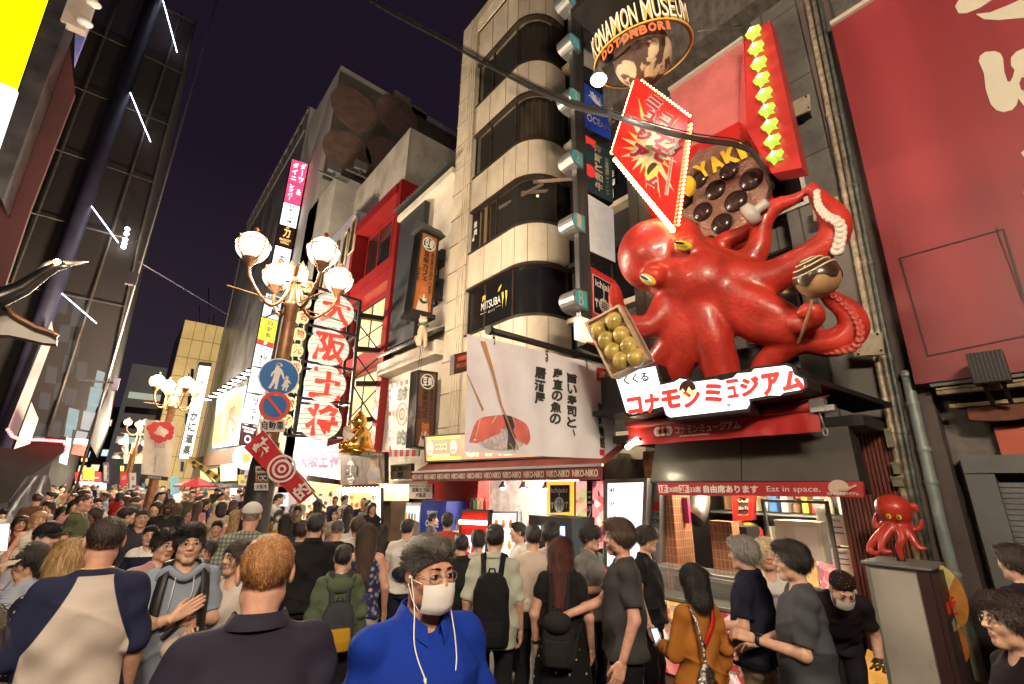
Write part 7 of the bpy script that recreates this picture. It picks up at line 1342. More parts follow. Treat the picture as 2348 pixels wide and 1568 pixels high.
obj('post',MB().ab(onX(2055,1240,XO+.05)+[0,-.03,0],(XO+.08,onX(2055,1240,XO+.05)[1]+.03,1.44)),BLACK,O2)
# ---- golden seated figure over the cafe board
gp=onX(820,1032,5.25);t=thing('golden_statue','golden seated round figure with a white sash above the cafe photo board','statue',gp);f=Field(axis(-.62,.62,.035),axis(-.62,.62,.035),axis(-.02,1.5,.035));
for c,r,k in(((0,0,.42),(.40,.42,.42),.1),((0,.02,.18),(.5,.46,.2),.1),((-.06,-.02,.98),(.25,.26,.27),.05),((-.06,0,1.22),(.11,.11,.16),.08),((-.02,-.25,.98),(.04,.05,.09),.03),((-.02,.25,.98),(.04,.05,.09),.03),((-.34,0,.95),(.09,.12,.06),.05)):f.el(c,r,None,k)
for s in(1,-1):f.rc((-.05,s*.36,.66),(-.28,s*.40,.36),.12,.10,.05);f.rc((-.28,s*.40,.36),(-.38,s*.22,.24),.10,.08,.04);f.rc((-.1,s*.25,.14),(-.5,s*.18,.12),.17,.13,.06);f.el((-.56,s*.17,.14),(.06,.1,.13),None,.03)
obj('body',solid(MB(),f,0,(np.eye(3)*.82,gp)),mat('gold_leaf',(.75,.45,.10),.22,.9,.12,4),t);o=MB();P=[np.array([-.12-.33*math.sin(a_*1.0),.38*math.cos(a_),.80-.5*a_/math.pi])for a_ in np.linspace(0,math.pi,14)];o.grid([[gp+.82*(p*[1.25,1.12,1])+np.array([0,0,dz])for p in P]for dz in(-.1,.1)]);obj('sash',o,flatm('sash_white',(.7,.66,.56)),t);obj('seat',MB().lathe([(0,0),(.5,0),(.5,.1),(.45,.14),(0,.14)],gp+[0,0,-.1],20),mat('gold_leaf',(1,1,1)),t)
# ---- shiba figure hanging under the upper cafe sign
gp=onY(965,795,10.4);t=thing('shiba_figure','small cream and tan shiba dog figure perched under the orange cafe sign','dog figure',gp);f=Field(axis(-.4,.45,.025),axis(-.3,.3,.025),axis(-.02,1.1,.025));f.el((0,0,.45),(.15,.13,.3),None,.05);f.el((-.02,-.05,.85),(.14,.14,.13),None,.05);f.rc((-.02,-.14,.82),(-.02,-.25,.79),.07,.045,.03)
for s in(1,-1):f.rc((s*.08,-.06,.45),(s*.09,-.1,.03),.06,.05,.03);f.rc((s*.13,.05,.25),(s*.14,-.06,.04),.1,.05,.04);f.rc((s*.09,-.02,.93),(s*.11,-.0,1.05),.045,.012,.02)
f.rc((.05,.14,.3),(.22,.18,.5),.06,.05,.03);obj('body',solid(MB(),f,0,(np.eye(3)*.85,gp),lambda c:(c[:,1]>-.02).astype(int)),[flatm('dog_pale',(.6,.45,.32)),flatm('dog_tan2',(.42,.22,.1))],t);o=MB();o.tube([gp+.85*np.array([.15*math.cos(a_),-.03+.14*math.sin(a_),.70])for a_ in np.linspace(0,6.28,15)[:-1]],.03,6,closed=True);obj('scarf',o,flatm('dog_scarf',(.08,.15,.07)),t)
for y in(.0,):o=MB();o.tube([gp+[0,0,0],gp+[-.05,0,-.9]],.006,4);o.tube([gp+[.05,0,0],gp+[.03,0,-.9]],.006,4);obj('wire',o,IRON,t)
# ================================================================== PEOPLE
def Rx(a):c,s=math.cos(a),math.sin(a);return np.array([[1,0,0],[0,c,-s],[0,s,c]])
def Rz(a):c,s=math.cos(a),math.sin(a);return np.array([[c,-s,0],[s,c,0],[0,0,1]])
def skin(n,c):return mat('skin_'+n,c,.48,var=.16,scale=22,bump=.08,bscale=90,spec=.4,sss=.06)
SK=dict(light=skin('light',(.64,.39,.275)),fair=skin('fair',(.62,.345,.25)),tan=skin('tan',(.47,.255,.165)),brown=skin('brown',(.24,.12,.07)),dark=skin('dark',(.075,.038,.025)))
LIP=flatm('lip',(.36,.155,.115));SCL=flatm('eye_sclera',(.62,.6,.56));IRIS=mat('eye_iris',(.018,.01,.007),.15,var=0)
def hairm(n,c):return mat('hair_'+n,c,.42,var=.35,scale=9,bump=.5,bscale=30,stretch=(6,6,.8),spec=.5)
HM=dict(black=hairm('black',(.012,.010,.010)),brown=hairm('brown',(.055,.03,.018)),dbrown=hairm('dark_brown',(.025,.015,.011)),ginger=hairm('ginger',(.30,.14,.05)),grey=hairm('grey',(.20,.19,.18)),salt=hairm('salt_pepper',(.065,.06,.057)),blond=hairm('blond',(.36,.23,.10)),pale=hairm('pale_blond',(.60,.45,.26)),red=hairm('red_brown',(.075,.018,.014)),white=hairm('white',(.45,.43,.40)))
HM2={k:hairm(k+'_pale',tuple(min(.7,v*(2.4 if k in('black','dark_brown')else 1.7)+.006)for v in m.node_tree.nodes['Principled BSDF'].inputs['Base Color'].default_value[:3]))for k,m in HM.items()}
def cloth(c,rough=.8,var=.10,bump=.25,key=None,sc=5):return mat('cloth_%s'%(key or '_'.join('%d'%(v*1000)for v in c)),tuple(v*(.85 if max(c)<.07 else 1)for v in c),rough,var=var,scale=sc,bump=bump*.6,bscale=320,spec=.12)
def print_cloth(key,base,spots,sc,lo=.1,hi=.18,voro=True):
 if 'cloth_'+key in _mats:return _mats['cloth_'+key]
 m=cloth(base,key=key);t=m.node_tree;b=t.nodes['Principled BSDF'];N=t.nodes.new;L=t.links.new;tex=N('ShaderNodeTexCoord')
 v=N('ShaderNodeTexVoronoi')if voro else N('ShaderNodeTexNoise');v.inputs['Scale'].default_value=sc;L(tex.outputs['Object'],v.inputs['Vector']);r=N('ShaderNodeMapRange');r.inputs['From Min'].default_value=lo;r.inputs['From Max'].default_value=hi;r.inputs['To Min'].default_value=1;r.inputs['To Max'].default_value=0;L(v.outputs[0],r.inputs['Value'])
 src=b.inputs['Base Color'].links[0].from_socket;mx=N('ShaderNodeMix');mx.data_type='RGBA';L(r.outputs[0],mx.inputs[0]);L(src,mx.inputs[6]);mx.inputs[7].default_value=(*spots,1);L(mx.outputs[2],b.inputs['Base Color']);return m
def plaid(key,base,c2):
 m=cloth(base,key=key);t=m.node_tree;b=t.nodes['Principled BSDF'];N=t.nodes.new;L=t.links.new;tex=N('ShaderNodeTexCoord');src=b.inputs['Base Color'].links[0].from_socket
 for d,sc in(('X',9),('Z',9)):
  w_=N('ShaderNodeTexWave');w_.bands_direction=d;w_.inputs['Scale'].default_value=sc;L(tex.outputs['Object'],w_.inputs['Vector']);r=N('ShaderNodeMapRange');r.inputs['From Min'].default_value=.6;r.inputs['From Max'].default_value=.75;r.inputs['To Max'].default_value=.6;L(w_.outputs['Fac'],r.inputs['Value']);mx=N('ShaderNodeMix');mx.data_type='RGBA';L(r.outputs[0],mx.inputs[0]);L(src,mx.inputs[6]);mx.inputs[7].default_value=(*c2,1);src=mx.outputs[2]
 L(src,b.inputs['Base Color']);return m
def hand(mb,W_,d,n,side,curl=.35,s=1.):
 """palm, four bent fingers and a thumb; d points along the fingers, n out of the palm"""
 d=np.array(d,float);d/=np.linalg.norm(d);n=np.array(n,float);n=n-d*(n@d);n/=np.linalg.norm(n);x=np.cross(d,n)*side
 f=Field(axis(-.07,.09,.0048),axis(-.04,.11,.0048),axis(-.03,.205,.0048));f.rc((0,0,-.03),(0,0,.01),.027,.024,.01,sc=(1,1.25,1))
 for i in range(4):
  X=-.030+.0205*i;f.rc((X*.6,0,.012),(X,0,.085),.0165,.0125,.012);L=(.050,.062,.068,.060)[i];p=np.array([X,.0,.088]);a=curl*(1+.12*(3-i));r=.0105-.0008*(i==0)
  for j,(f_,b_)in enumerate(((.46,.8),(.32,1.0),(.24,.8))):a_=a*(j+1)*b_;q=p+np.array([X*.25*(1-j),math.sin(a_),math.cos(a_)])*np.array([.3,1,1])*L*f_*1.35;f.rc(p,q,r-.0006*j,r-.0006*(j+1),.003);p=q
 f.rc((.022,.006,.018),(.046,.016,.05),.016,.0125,.012);f.rc((.046,.016,.05),(.053,.03,.082),.0115,.0095,.004);f.rc((.053,.03,.082),(.050,.042,.105),.0095,.008,.003)
 M=np.stack([x,n,d],1)*s;V,F=f.mesh();V=V@M.T+np.array(W_)
 if side*1<0:F=F[:,::-1]
 mb.add(V,F.tolist(),0,True)
POSE=dict(down=((.222,-.03,1.12),(.235,.06,.885)),phone=((.215,.03,1.13),(.09,.27,1.17)),fwd=((.225,.05,1.12),(.17,.29,1.04)),strap=((.24,.04,1.13),(.13,.17,1.29)),cross=((.215,.07,1.13),(-.09,.19,1.16)),bent=((.235,.0,1.13),(.22,.25,1.10)),back=((.23,-.09,1.13),(.22,-.07,.90)))
PEOPLE={}
def strands(mb,V,F,n,ln,wd,comb,mi=0,seed=1,up=.35,wob=.25):
 r=np.random.default_rng(seed);C=V[F].mean(1);N_=np.cross(V[F[:,1]]-V[F[:,0]],V[F[:,3]]-V[F[:,0]]);A=np.linalg.norm(N_,axis=1)+1e-12;N_/=A[:,None];k=r.choice(len(F),n,p=A/A.sum());P=C[k]+(r.random((n,3))-.5)*.008;nn=N_[k];D=comb(P)+r.normal(0,wob,(n,3))*.8;D-=nn*(D*nn).sum(1)[:,None]*.9;D/=np.linalg.norm(D,axis=1)[:,None]+1e-9
 S=np.cross(nn,D);S/=np.linalg.norm(S,axis=1)[:,None]+1e-9;L=ln*(.6+.8*r.random(n));P=P-nn*.002
 nn=nn*(1+(1.6 if up>.1 else.4)*r.random((n,1))**6);Q1=P+D*(L*.5)[:,None]+nn*(L*up*.5)[:,None];Q2=P+D*L[:,None]+nn*(L*up*.55)[:,None]+np.array([0,0,-.12])*L[:,None];W_=S*wd
 VV=np.stack([P-W_,P+W_,Q1+W_*.7,Q1-W_*.7,Q2],1).reshape(-1,3);b=np.arange(n)*5;FF=[(int(i),int(i+1),int(i+2),int(i+3))for i in b]+[(int(i+3),int(i+2),int(i+4))for i in b];b0=len(mb.f);mb.add(VV,FF,mi,True);pale=r.random(n)<.28
 for i in np.nonzero(pale)[0]:mb.m[b0+i]=mb.m[b0+n+i]=1
def person(label,loc,rotz,H,sk='light',hair=('short','black'),top=None,bot=('trousers',(.02,.02,.025)),fem=False,w=1.,L='down',R='down',lean=0.,head=(0,0),lod=1,group=None,glasses=None,cap=None,mask=False,curl=.35,seed=0,beard=False,legs=0.,noarms=False,palm=None,proto=False,thing_name='person'):
 t=thing(thing_name,label,'person',(0,0,0),group);ORG[t.name]=np.zeros(3);s=H/1.72
 t.location=Vector([float(v)for v in loc]);t.rotation_euler=(0,0,rotz);t.scale=(s,s,s);rs=np.random.default_rng(seed+5)
 sw=(.142 if fem else.166)*(.55+.45*w);la=R_(lean);ML=Rx(-la);piv=np.array([0,0,.95]);U=lambda p:piv+ML@(np.array(p,float)-piv)
 inv=None if abs(la)<1e-3 else(lambda X,Y,Z:(X+0*Y,ML[1,1]*Y+ML[2,1]*(Z-.95)+0*X,.95+ML[1,2]*Y+ML[2,2]*(Z-.95)+0*X))
 hw=R_(head[0]);hp=R_(head[1]);MH=Rz(hw)@Rx(-hp+-la*.35);nb=U((0,-.02,1.43));hc=U((0,.015,1.60))+MH@np.array([0,0,.02])-np.array([0,0,.02]);h=lambda p:hc+MH@np.array(p,float)
 pose={}
 for sd,P in((1,R),(-1,L)):
  e,wr=POSE[P]if isinstance(P,str)else P
  pose[sd]=(U((sd*sw*.96,-.012,1.385)),U((sd*e[0]*(.75+.25*w)if isinstance(P,str)else e[0],*e[1:])),U((sd*wr[0]if isinstance(P,str)else wr[0],*wr[1:])))
 pts=np.array([p for v in pose.values()for p in v]+[hc,(sw+.05,.16,.9),(-sw-.05,-.16,.9)]);lo,hi=pts.min(0)-.17,pts.max(0)+.19
 bz=0 if bot[0]in('shorts','skirt')else.85
 fh,st,cs=((.0046,.012,.009),(.008,.016,.013),(.013,.024,.02))[lod]
 xs=axis(lo[0],hi[0],st,[(hc[0]-.1,hc[0]+.1,fh)]);ys=axis(lo[1],hi[1],st,[(hc[1]-.13,hc[1]+.14,fh)]);zs=axis(bz,hi[2],st,[(hc[2]-.15,hi[2],fh)])
 f=Field(xs,ys,zs);k=.01
 T=[(.82,.16,.11,0),(.95,.165+.01*fem,.115,0),(1.08,(.135 if fem else.15)*w,.10*w,.005),(1.25,(.138 if fem else.16)*w,(.094 if fem else.106)*w,.012*fem),(1.34,.14,.088 if fem else.095,0),(1.41,.09,.065,-.01),(1.45,.05,.045,-.02)]
 f.loft(T,.0,inv);
 for sd in(1,-1):
  S_,E_,W_=pose[sd];f.rc(nb,S_,.05,.052,.03)
  if not noarms:f.rc(S_,E_,.050,.040,.02);f.rc(E_,W_,.040,.026,.02)
 if bz==0:
  for sd in(1,-1):y=legs*sd;f.rc((sd*.09,0,.85),(sd*.095,y*.5+.01,.48),.085,.056,.03);f.rc((sd*.095,y*.5+.01,.48),(sd*.1,y-.02,.08),.056,.036,.02);f.rc((sd*.1,y-.03,.04),(sd*.1,y+.1,.03),.035,.03,.02)
 f.rc(U((0,-.012,1.39)),h((0,-.022,-.06)),.054,.052,.02)
 f.el(h((0,-.014,.03)),(.075,.095,.084),MH,.01);f.el(h((0,.022,-.03)),(.061,.066,.085),MH,.025);f.rc(h((-.012,.062,-.098)),h((.012,.062,-.098)),.022,.022,.03)
 for sd in(1,-1):
  f.el(h((sd*.042,.012,-.07)),(.022,.035,.03),MH,.025);f.el(h((sd*.040,.055,-.022)),(.026,.026,.026),MH,.025);f.el(h((sd*.031,.100,.006)),(.021,.016,.013),MH,.012,'s');f.el(h((sd*.031,.078,.005)),(.016,.0125,.0115),MH,.005);f.el(h((sd*.077,-.008,-.004)),(.010,.021,.033),MH,.006)
  f.el(h((sd*.0115,.094,-.026)),(.009,.012,.009),MH,.006)
 f.rc(h((0,.083,.016)),h((0,.104,-.02)),.0085,.0125,.010);f.rc(h((-.033,.078,.026)),h((.033,.078,.026)),.010,.010,.015)
 f.rc(h((-.017,.083,-.056)),h((.017,.083,-.056)),.0075,.0075,.006);f.rc(h((-.013,.083,-.068)),h((.013,.083,-.068)),.0085,.0085,.006);f.rc(h((-.022,.094,-.0615)),h((.022,.094,-.0615)),.0022,.0022,.002,'s')
 def mfun(c):
  q=(c-hc)@MH;return((np.abs(q[:,0])<.024)&(q[:,1]>.075)&(np.abs(q[:,2]+.062)<.0125*(1-(q[:,0]/.03)**2))).astype(int)
 mb=MB();solid(mb,f,mfun=mfun)
 if lod<2 and not noarms:
  for sd in(1,-1):
   S_,E_,W_=pose[sd];d=W_-E_;d/=np.linalg.norm(d);n=np.array([-sd,.25,0.])if abs(d[2])>.6 else np.array([0,0,-1.])+np.array([-sd*.8,0,0]);pl=palm.get(sd)if palm else None
   hand(mb,W_+d*.012,pl[0]if pl else d,pl[1]if pl else n,sd,curl if not pl or len(pl)<3 else pl[2])
 elif not noarms:
  for sd in(1,-1):d=pose[sd][2]-pose[sd][1];d/=np.linalg.norm(d);mb.ball(pose[sd][2]+d*.07,(.035,.03,.07),8,6)
 obj('body',mb,[SK[sk],LIP],t,local=True)
 if lod<2:
  for sd in(1,-1):
   V=[];F=[];c0=np.array([sd*.031,.078,.005])
   for i in range(13):
    u=-1+i/6.
    for j in range(5):v=(-1+j/2.)*max(0,1-u*u)**.7;x_,z_=u*.0148,v*.0050+.0008*u*sd;V.append(h(c0+np.array([x_,.0142*math.sqrt(max(.1,1-(x_/.0185)**2-(z_/.015)**2))+.0006,z_])))
   o=MB();
   for i in range(12):
    for j in range(4):F.append((i*5+j,i*5+j+1,i*5+j+6,i*5+j+5))
   o.add(V,F,0,True);o.m=[1 if abs(-1+(q//4+.5)/6.)<.42 else 0 for q in range(48)];obj('eye',o,[SCL,IRIS],t,local=True)
   o=MB();o.tube([h((sd*.014,.0905,.0265)),h((sd*.026,.0925,.0305)),h((sd*.046,.080,.0275))],[.0034,.0038,.0015],6);o.tube([h((sd*.0165,.0905,.006)),h((sd*.024,.0925,.0105)),h((sd*.034,.0915,.0108)),h((sd*.046,.083,.006))],[.0008,.0014,.0014,.0008],5);obj('eyebrow',o,HM['black' if hair[1]in('black','salt','grey','pale')else hair[1]],t,local=True)
   # ---- hair
 sty,hcn=hair
 if sty!='none':
  g=Field(axis(hc[0]-.17,hc[0]+.17,fh*1.3),axis(hc[1]-.24,hc[1]+.19,fh*1.3),axis(hc[2]-(.42 if sty=='long' else.2),hc[2]+.19,fh*1.3));G={'short':.0,'crop':-.005,'thick':.012,'bowl':.012,'long':.01,'bob':.014,'swept':.004}[sty]
  g.el(h((0,-.016,.034)),(.083+G,.101+G,.088+G),MH,0)
  zl=dict(short=(.72,.012),crop=(.70,.008),thick=(.70,.022),bowl=(.70,.03),long=(.55,.05),bob=(.45,.075),swept=(.74,.012))[sty]
  if sty in('thick','swept','bowl'):g.el(h((0,.035,.085)),(.072,.06,.04 if sty!='swept' else.036),MH,.02)
  if sty=='short':g.el(h((0,.03,.082)),(.065,.055,.034),MH,.02)
  if sty in('long','bob'):
   z1=-.36 if sty=='long' else-.12
   for sd in(1,-1):g.rc(h((sd*.06,-.03,.03)),h((sd*.075,-.035,z1*.7)),.04,.03,.02)
   g.rc(h((0,-.055,.02)),h((0,-.085,z1)),.085,.075 if sty=='long' else.08,.03,sc=(.85,1.25,1))
  n=MH@np.array([0,zl[0],-1.]);n/=np.linalg.norm(n);p0=h((0,0,-zl[1]))
  if sty not in('long','bob'):g.cut(p0,n)
  g.el(h((0,.135,-.035)),(.068,.085,.105),MH,.012,'s')
  if sty=='bowl':g.el(h((0,.072,.06)),(.062,.034,.035),MH,.015)
  V,F=g.mesh();o=MB();o.add(V+rs.normal(0,.0012,V.shape),F.tolist(),0,True)
  ns=(5200,1400,0)[lod]*(2 if sty=='long' else 1);cdir=MH@np.array([0,-.55,.12]);dn=np.array([0,0,-1.])
  if ns:
   def comb(P):
    q=(P-hc)@MH
    if sty in('long','bob'):return np.where(q[:,2:3]>.07,(MH@np.array([0,-.8,-.2]))[None]+q[:,0:1]*np.array([[6,0,0]]),dn[None])
    if sty in('swept',):return np.where(q[:,2:3]>.04,(MH@np.array([.15,-.9,.22]))[None],(MH@np.array([0,-.8,-.45]))[None])
    if sty in('bowl',):return np.where(q[:,1:2]>.02,(MH@np.array([.1,.6,-.6]))[None],dn[None])
    return np.where(q[:,2:3]>.05,(MH@np.array([.25,.35 if sty!='crop' else.5,.3]))[None],(MH@np.array([0,-.25,-.9]))[None])
   strands(o,V,F,ns,{'short':.032,'crop':.014,'thick':.045,'bowl':.05,'long':.09,'bob':.06,'swept':.042}[sty],.0016 if lod==0 else.0026,comb,0,seed,.22 if sty not in('long','bob','swept')else.09)
  obj('hair',o,[HM[hcn],HM2[hcn]],t,local=True)
 if beard:o=MB();V,F=f.mesh();
 # ---- top
 tp=dict(c=(.5,.5,.5),slv=.62,hem=.86,fold=.013,loose=1.,neck=.066,mfun=None,m=None,low=.02);tp.update(top or{})
 lo2=np.array([lo[0],lo[1],tp['hem']-.05]);f=Field(axis(lo2[0],hi[0],cs),axis(lo2[1],hi[1],cs),axis(min(tp['hem']-.06,lo[2]),U((0,0,1.52))[2],cs))
 ph=rs.random(6)*6;A_f=tp['fold']
 def fold(X,Y,Z):return A_f*(np.sin(14*X+10*Z+2.2*np.sin(9*Z+5*X+ph[0])+ph[1])*.6+np.sin(27*Z-13*X+8*Y+2*np.sin(11*X+ph[2])+ph[3])*.5+np.sin(22*Y-17*Z+ph[4])*.4-1.1*(1-np.abs(np.sin(7*X+9*Z+1.5*np.sin(6*Z+ph[5])+2*Y+ph[0])))**4)*(1.25-np.clip((Z-1.0)/.5,0,.8))
 lz=tp['loose'];wv_=w*lz
 if fem:T=[(tp['hem'],.19*lz,.14*lz,0),(.98,.178*lz,.13,0),(1.10,.15*wv_,.115*wv_,.005),(1.20,.155*wv_,.125*wv_,.02),(1.27,.158*w,.128*w,.025),(1.36,.155,.105,.005),(1.42,.105,.08,-.01),(1.47,.07,.065,-.02)]
 else:T=[(tp['hem'],.19*wv_,.14*wv_,.008),(1.05,.178*wv_,.128*wv_,.012),(1.18,.176*wv_,.13*wv_,.008),(1.30,.175*(.5+.5*w),.128*w,0),(1.385,.15,.105,-.005),(1.43,.105,.08,-.012),(1.475,.068,.066,-.02)]
 f.loft(T,0,inv,fold=fold)
 for sd in(1,-1):
  S_,E_,W_=pose[sd];sl=tp['slv']
  if sl>0:
   f.rc(nb+[0,0,-.015],S_,.060,.060,.03);g=Field(f.x,f.y,f.z);e1=S_+(E_-S_)*min(1,sl);r1=.064-.008*min(1,sl);r1*=(.6+.4*lz)
   g.rc(S_,E_ if sl>=1 else S_+(E_-S_)*min(1.15,sl+.4),.061,r1,0)
   if sl>1:g.rc(E_,E_+(W_-E_)*(sl-1),r1,.045,.015);e1=E_+(W_-E_)*(sl-1)*.97;dd=W_-E_
   else:dd=E_-S_
   dd=dd/np.linalg.norm(dd);X,Y,Z=g.grids((slice(None),)*3);g.F=g.F+(A_f*.7*np.sin(40*(X*dd[0]+Y*dd[1]+Z*dd[2])+14*(X+Y)+ph[sd])).astype(np.float32)
   if sl<1.9:g.cut(e1,dd)
   f.comb((slice(None),)*3,g.F,'u',.025)
  else:f.rc(nb+[0,0,-.02],U((sd*sw*.75,-.01,1.41)),.05,.03,.02)
 f.rc(U((0,.004,1.47)),h((0,.01,-.05)),tp['neck']-.008,.085,.004,'s');f.el(U((0,.075,1.475)),(.062,.06,.05+tp['low']),None,.01,'s')
 mf=tp['mfun'];tpm=tp['m']or cloth(tp['c']);tm=obj(tp.get('name','shirt'),solid(MB(),f,mfun=mf),tpm if isinstance(tpm,(list,tuple))else[tpm],t,local=True)
 if tp.get('collar'):
  o=MB();G=[]
  for i in range(25):
   a=-2.85+5.7*i/24;fr=max(0,abs(a)-1.9);x_,y_=math.sin(a),-math.cos(a);z_=1.485-.006*y_-.050*fr;rr=.070+.008*fr;c_=np.array([rr*x_,rr*y_*1.02-.014+.02*fr,z_])
   G.append([U(c_+[0,0,-.03]),U(c_+[0,0,.008]),U(c_+[.006*x_,.006*y_,.012]),U(c_+[.026*x_,.024*y_+.008*fr,-.030-.012*fr])])
  o.grid(G);obj('collar',o,tpm[0]if isinstance(tpm,(list,tuple))else tpm,tm,local=True)
  # ---- below the waist
 bc=bot[1]if not isinstance(bot[1],tuple)else cloth(bot[1]);o=MB()
 if bot[0]=='skirt':
  G=[]
  for z,a,b in((1.06,.15,.115),(.95,.185,.14),(.75,.215,.17),(.5,.24,.20),(.38,.25,.21)):G.append([((a+(.02*math.sin(9*q+z*3)if z<.8 else 0))*math.cos(q),(b+.01)*math.sin(q),z)for q in np.linspace(0,2*math.pi,49)])
  o.grid(G);obj('skirt',o,bc,t,local=True)
 else:
  zb=.02 if bot[0]=='trousers' else.52;f=Field(axis(-.30,.30,cs*1.15),axis(-.32,.32,cs*1.15),axis(zb,1.08,cs*1.3));f.loft([(.80,.165,.118,0),(.92,.166,.116,0),(1.06,.14*max(1,w*.95),.10*w,0)],0)
  for sd in(1,-1):y=legs*sd;f.rc((sd*.092,0,.86),(sd*.10,y*.5+.012,.48),.09,.072,.03);f.rc((sd*.10,y*.5+.012,.48),(sd*.105,y-.015,.06),.075,.06,.02)
  X,Y,Z=f.grids((slice(None),)*3);f.F=f.F+(.004*np.sin(30*Z+20*X+10*Y+2*np.sin(15*X))).astype(np.float32);f.F[:,:,0]=1
  obj(bot[0],solid(o,f),bc,t,local=True)
 for sd in(1,-1):o=MB();y=legs*sd;o.ball((sd*.105,y+.045,.04),(.047,.125,.055),12,8);obj('shoe',o,flatm('shoe_dark',(.03,.03,.03))if seed%2 else flatm('shoe_pale',(.4,.38,.35)),t,local=True)
 # ---- things worn on the head
 if glasses:
  o=MB()
  for sd in(1,-1):
   o.tube([h((sd*.0335+.023*math.cos(a)*(1 if glasses!='round' else.9),.098-.004*abs(math.cos(a)),.001+.0165*math.sin(a)))for a in np.linspace(0,2*math.pi,17)[:-1]],.0013 if glasses!='black' else.0022,5,closed=True);o.tube([h((sd*.057,.094,.006)),h((sd*.074,.06,.008)),h((sd*.079,-.01,.01))],.0014,5)
  o.tube([h((-.011,.100,.003)),h((0,.103,.006)),h((.011,.100,.003))],.0013,5);obj('glasses',o,BLACK if glasses=='black' else STEEL,t,local=True)
 if mask:
  o=MB();G=[]
  for i in range(11):
   v=i/10.;z=-.012-.105*v;G.append([h((x,.112*math.sqrt(max(0,1-(abs(x)/.082)**2.4))*(1-.10*abs(v-.35))+.004-(.012*(v>.8)*(v-.8)*5)+.0016*(i%2),z+.012*(abs(x)/.07)*(1-2*v)*-.8))for x in np.linspace(-.066,.066,17)])
  o.grid(G)
  mk=obj('face_mask',o,cloth((.70,.69,.67),key='mask',bump=.1),t,local=True);o=MB()
  for sd in(1,-1):
   for z in(-.02,-.105):o.tube([h((sd*.066,.063,z)),h((sd*.077,.03,z*.7)),h((sd*.083,-.012,-.01))],.0016,5)
  obj('ear_loop',o,WHITE,mk,local=True)
 if cap:
  c,bk=cap;g=Field(axis(hc[0]-.13,hc[0]+.13,fh*1.4),axis(hc[1]-.15,hc[1]+.15,fh*1.4),axis(hc[2],hc[2]+.18,fh*1.4));g.el(h((0,-.012,.035)),(.092,.112,.102),MH,0);n=MH@np.array([0,.12,-1.]);g.cut(h((0,0,.04)),n/np.linalg.norm(n));o=MB();solid(o,g);G=[]
  for i in range(13):
   a=-1.15+2.3*i/12;G.append([h((.088*math.sin(a),(.10*math.cos(a))*(-1 if bk else 1)-.012,.048)),h((.085*math.sin(a),(.10+.085*math.cos(a))*math.cos(a*.6)*(-1 if bk else 1)-.012,.035-.01*abs(a))),h((.083*math.sin(a),(.10+.082*math.cos(a))*math.cos(a*.6)*(-1 if bk else 1)-.012,.029-.01*abs(a)))])
  o.grid(G);obj('cap',o,cloth(c,key='cap_%d'%(c[0]*100)),t,local=True)
 PEOPLE[t.name]=dict(t=t,h=h,U=U,pose=pose,hc=hc,MH=MH,H=H,s=s,T=T,rot=rotz,loc=np.array(loc,float));return t
def place(x,y,D,psi):
 """where a person stands whose hair top shows at image point x, y at ground distance D, and how tall that makes them"""
 p=atD(x,y,D);a=math.atan2(-p[1],-p[0])+R_(psi)-math.pi/2;return np.array([p[0],p[1],0]),a,p[2]
def P_(label,x,y,px,psi,**k):
 lo,hi=.5,16.
 for _ in range(30):
  D=(lo+hi)/2;p=atD(x,y,D);q=p-[0,0,.243*p[2]/1.74];v=q-CAM;yy=CY-FV*(v@CU)/(v@CF);lo,hi=(D,hi)if yy-y>px else(lo,D)
 loc,a,z=place(x,y,D,psi);k.setdefault('seed',int(x*7+y));t=person(label,loc,a,z/(1.013 if k.get('hair',('short',))[0]in('crop','none')else 1.022),**k);PEOPLE[t.name]['z']=z;return t
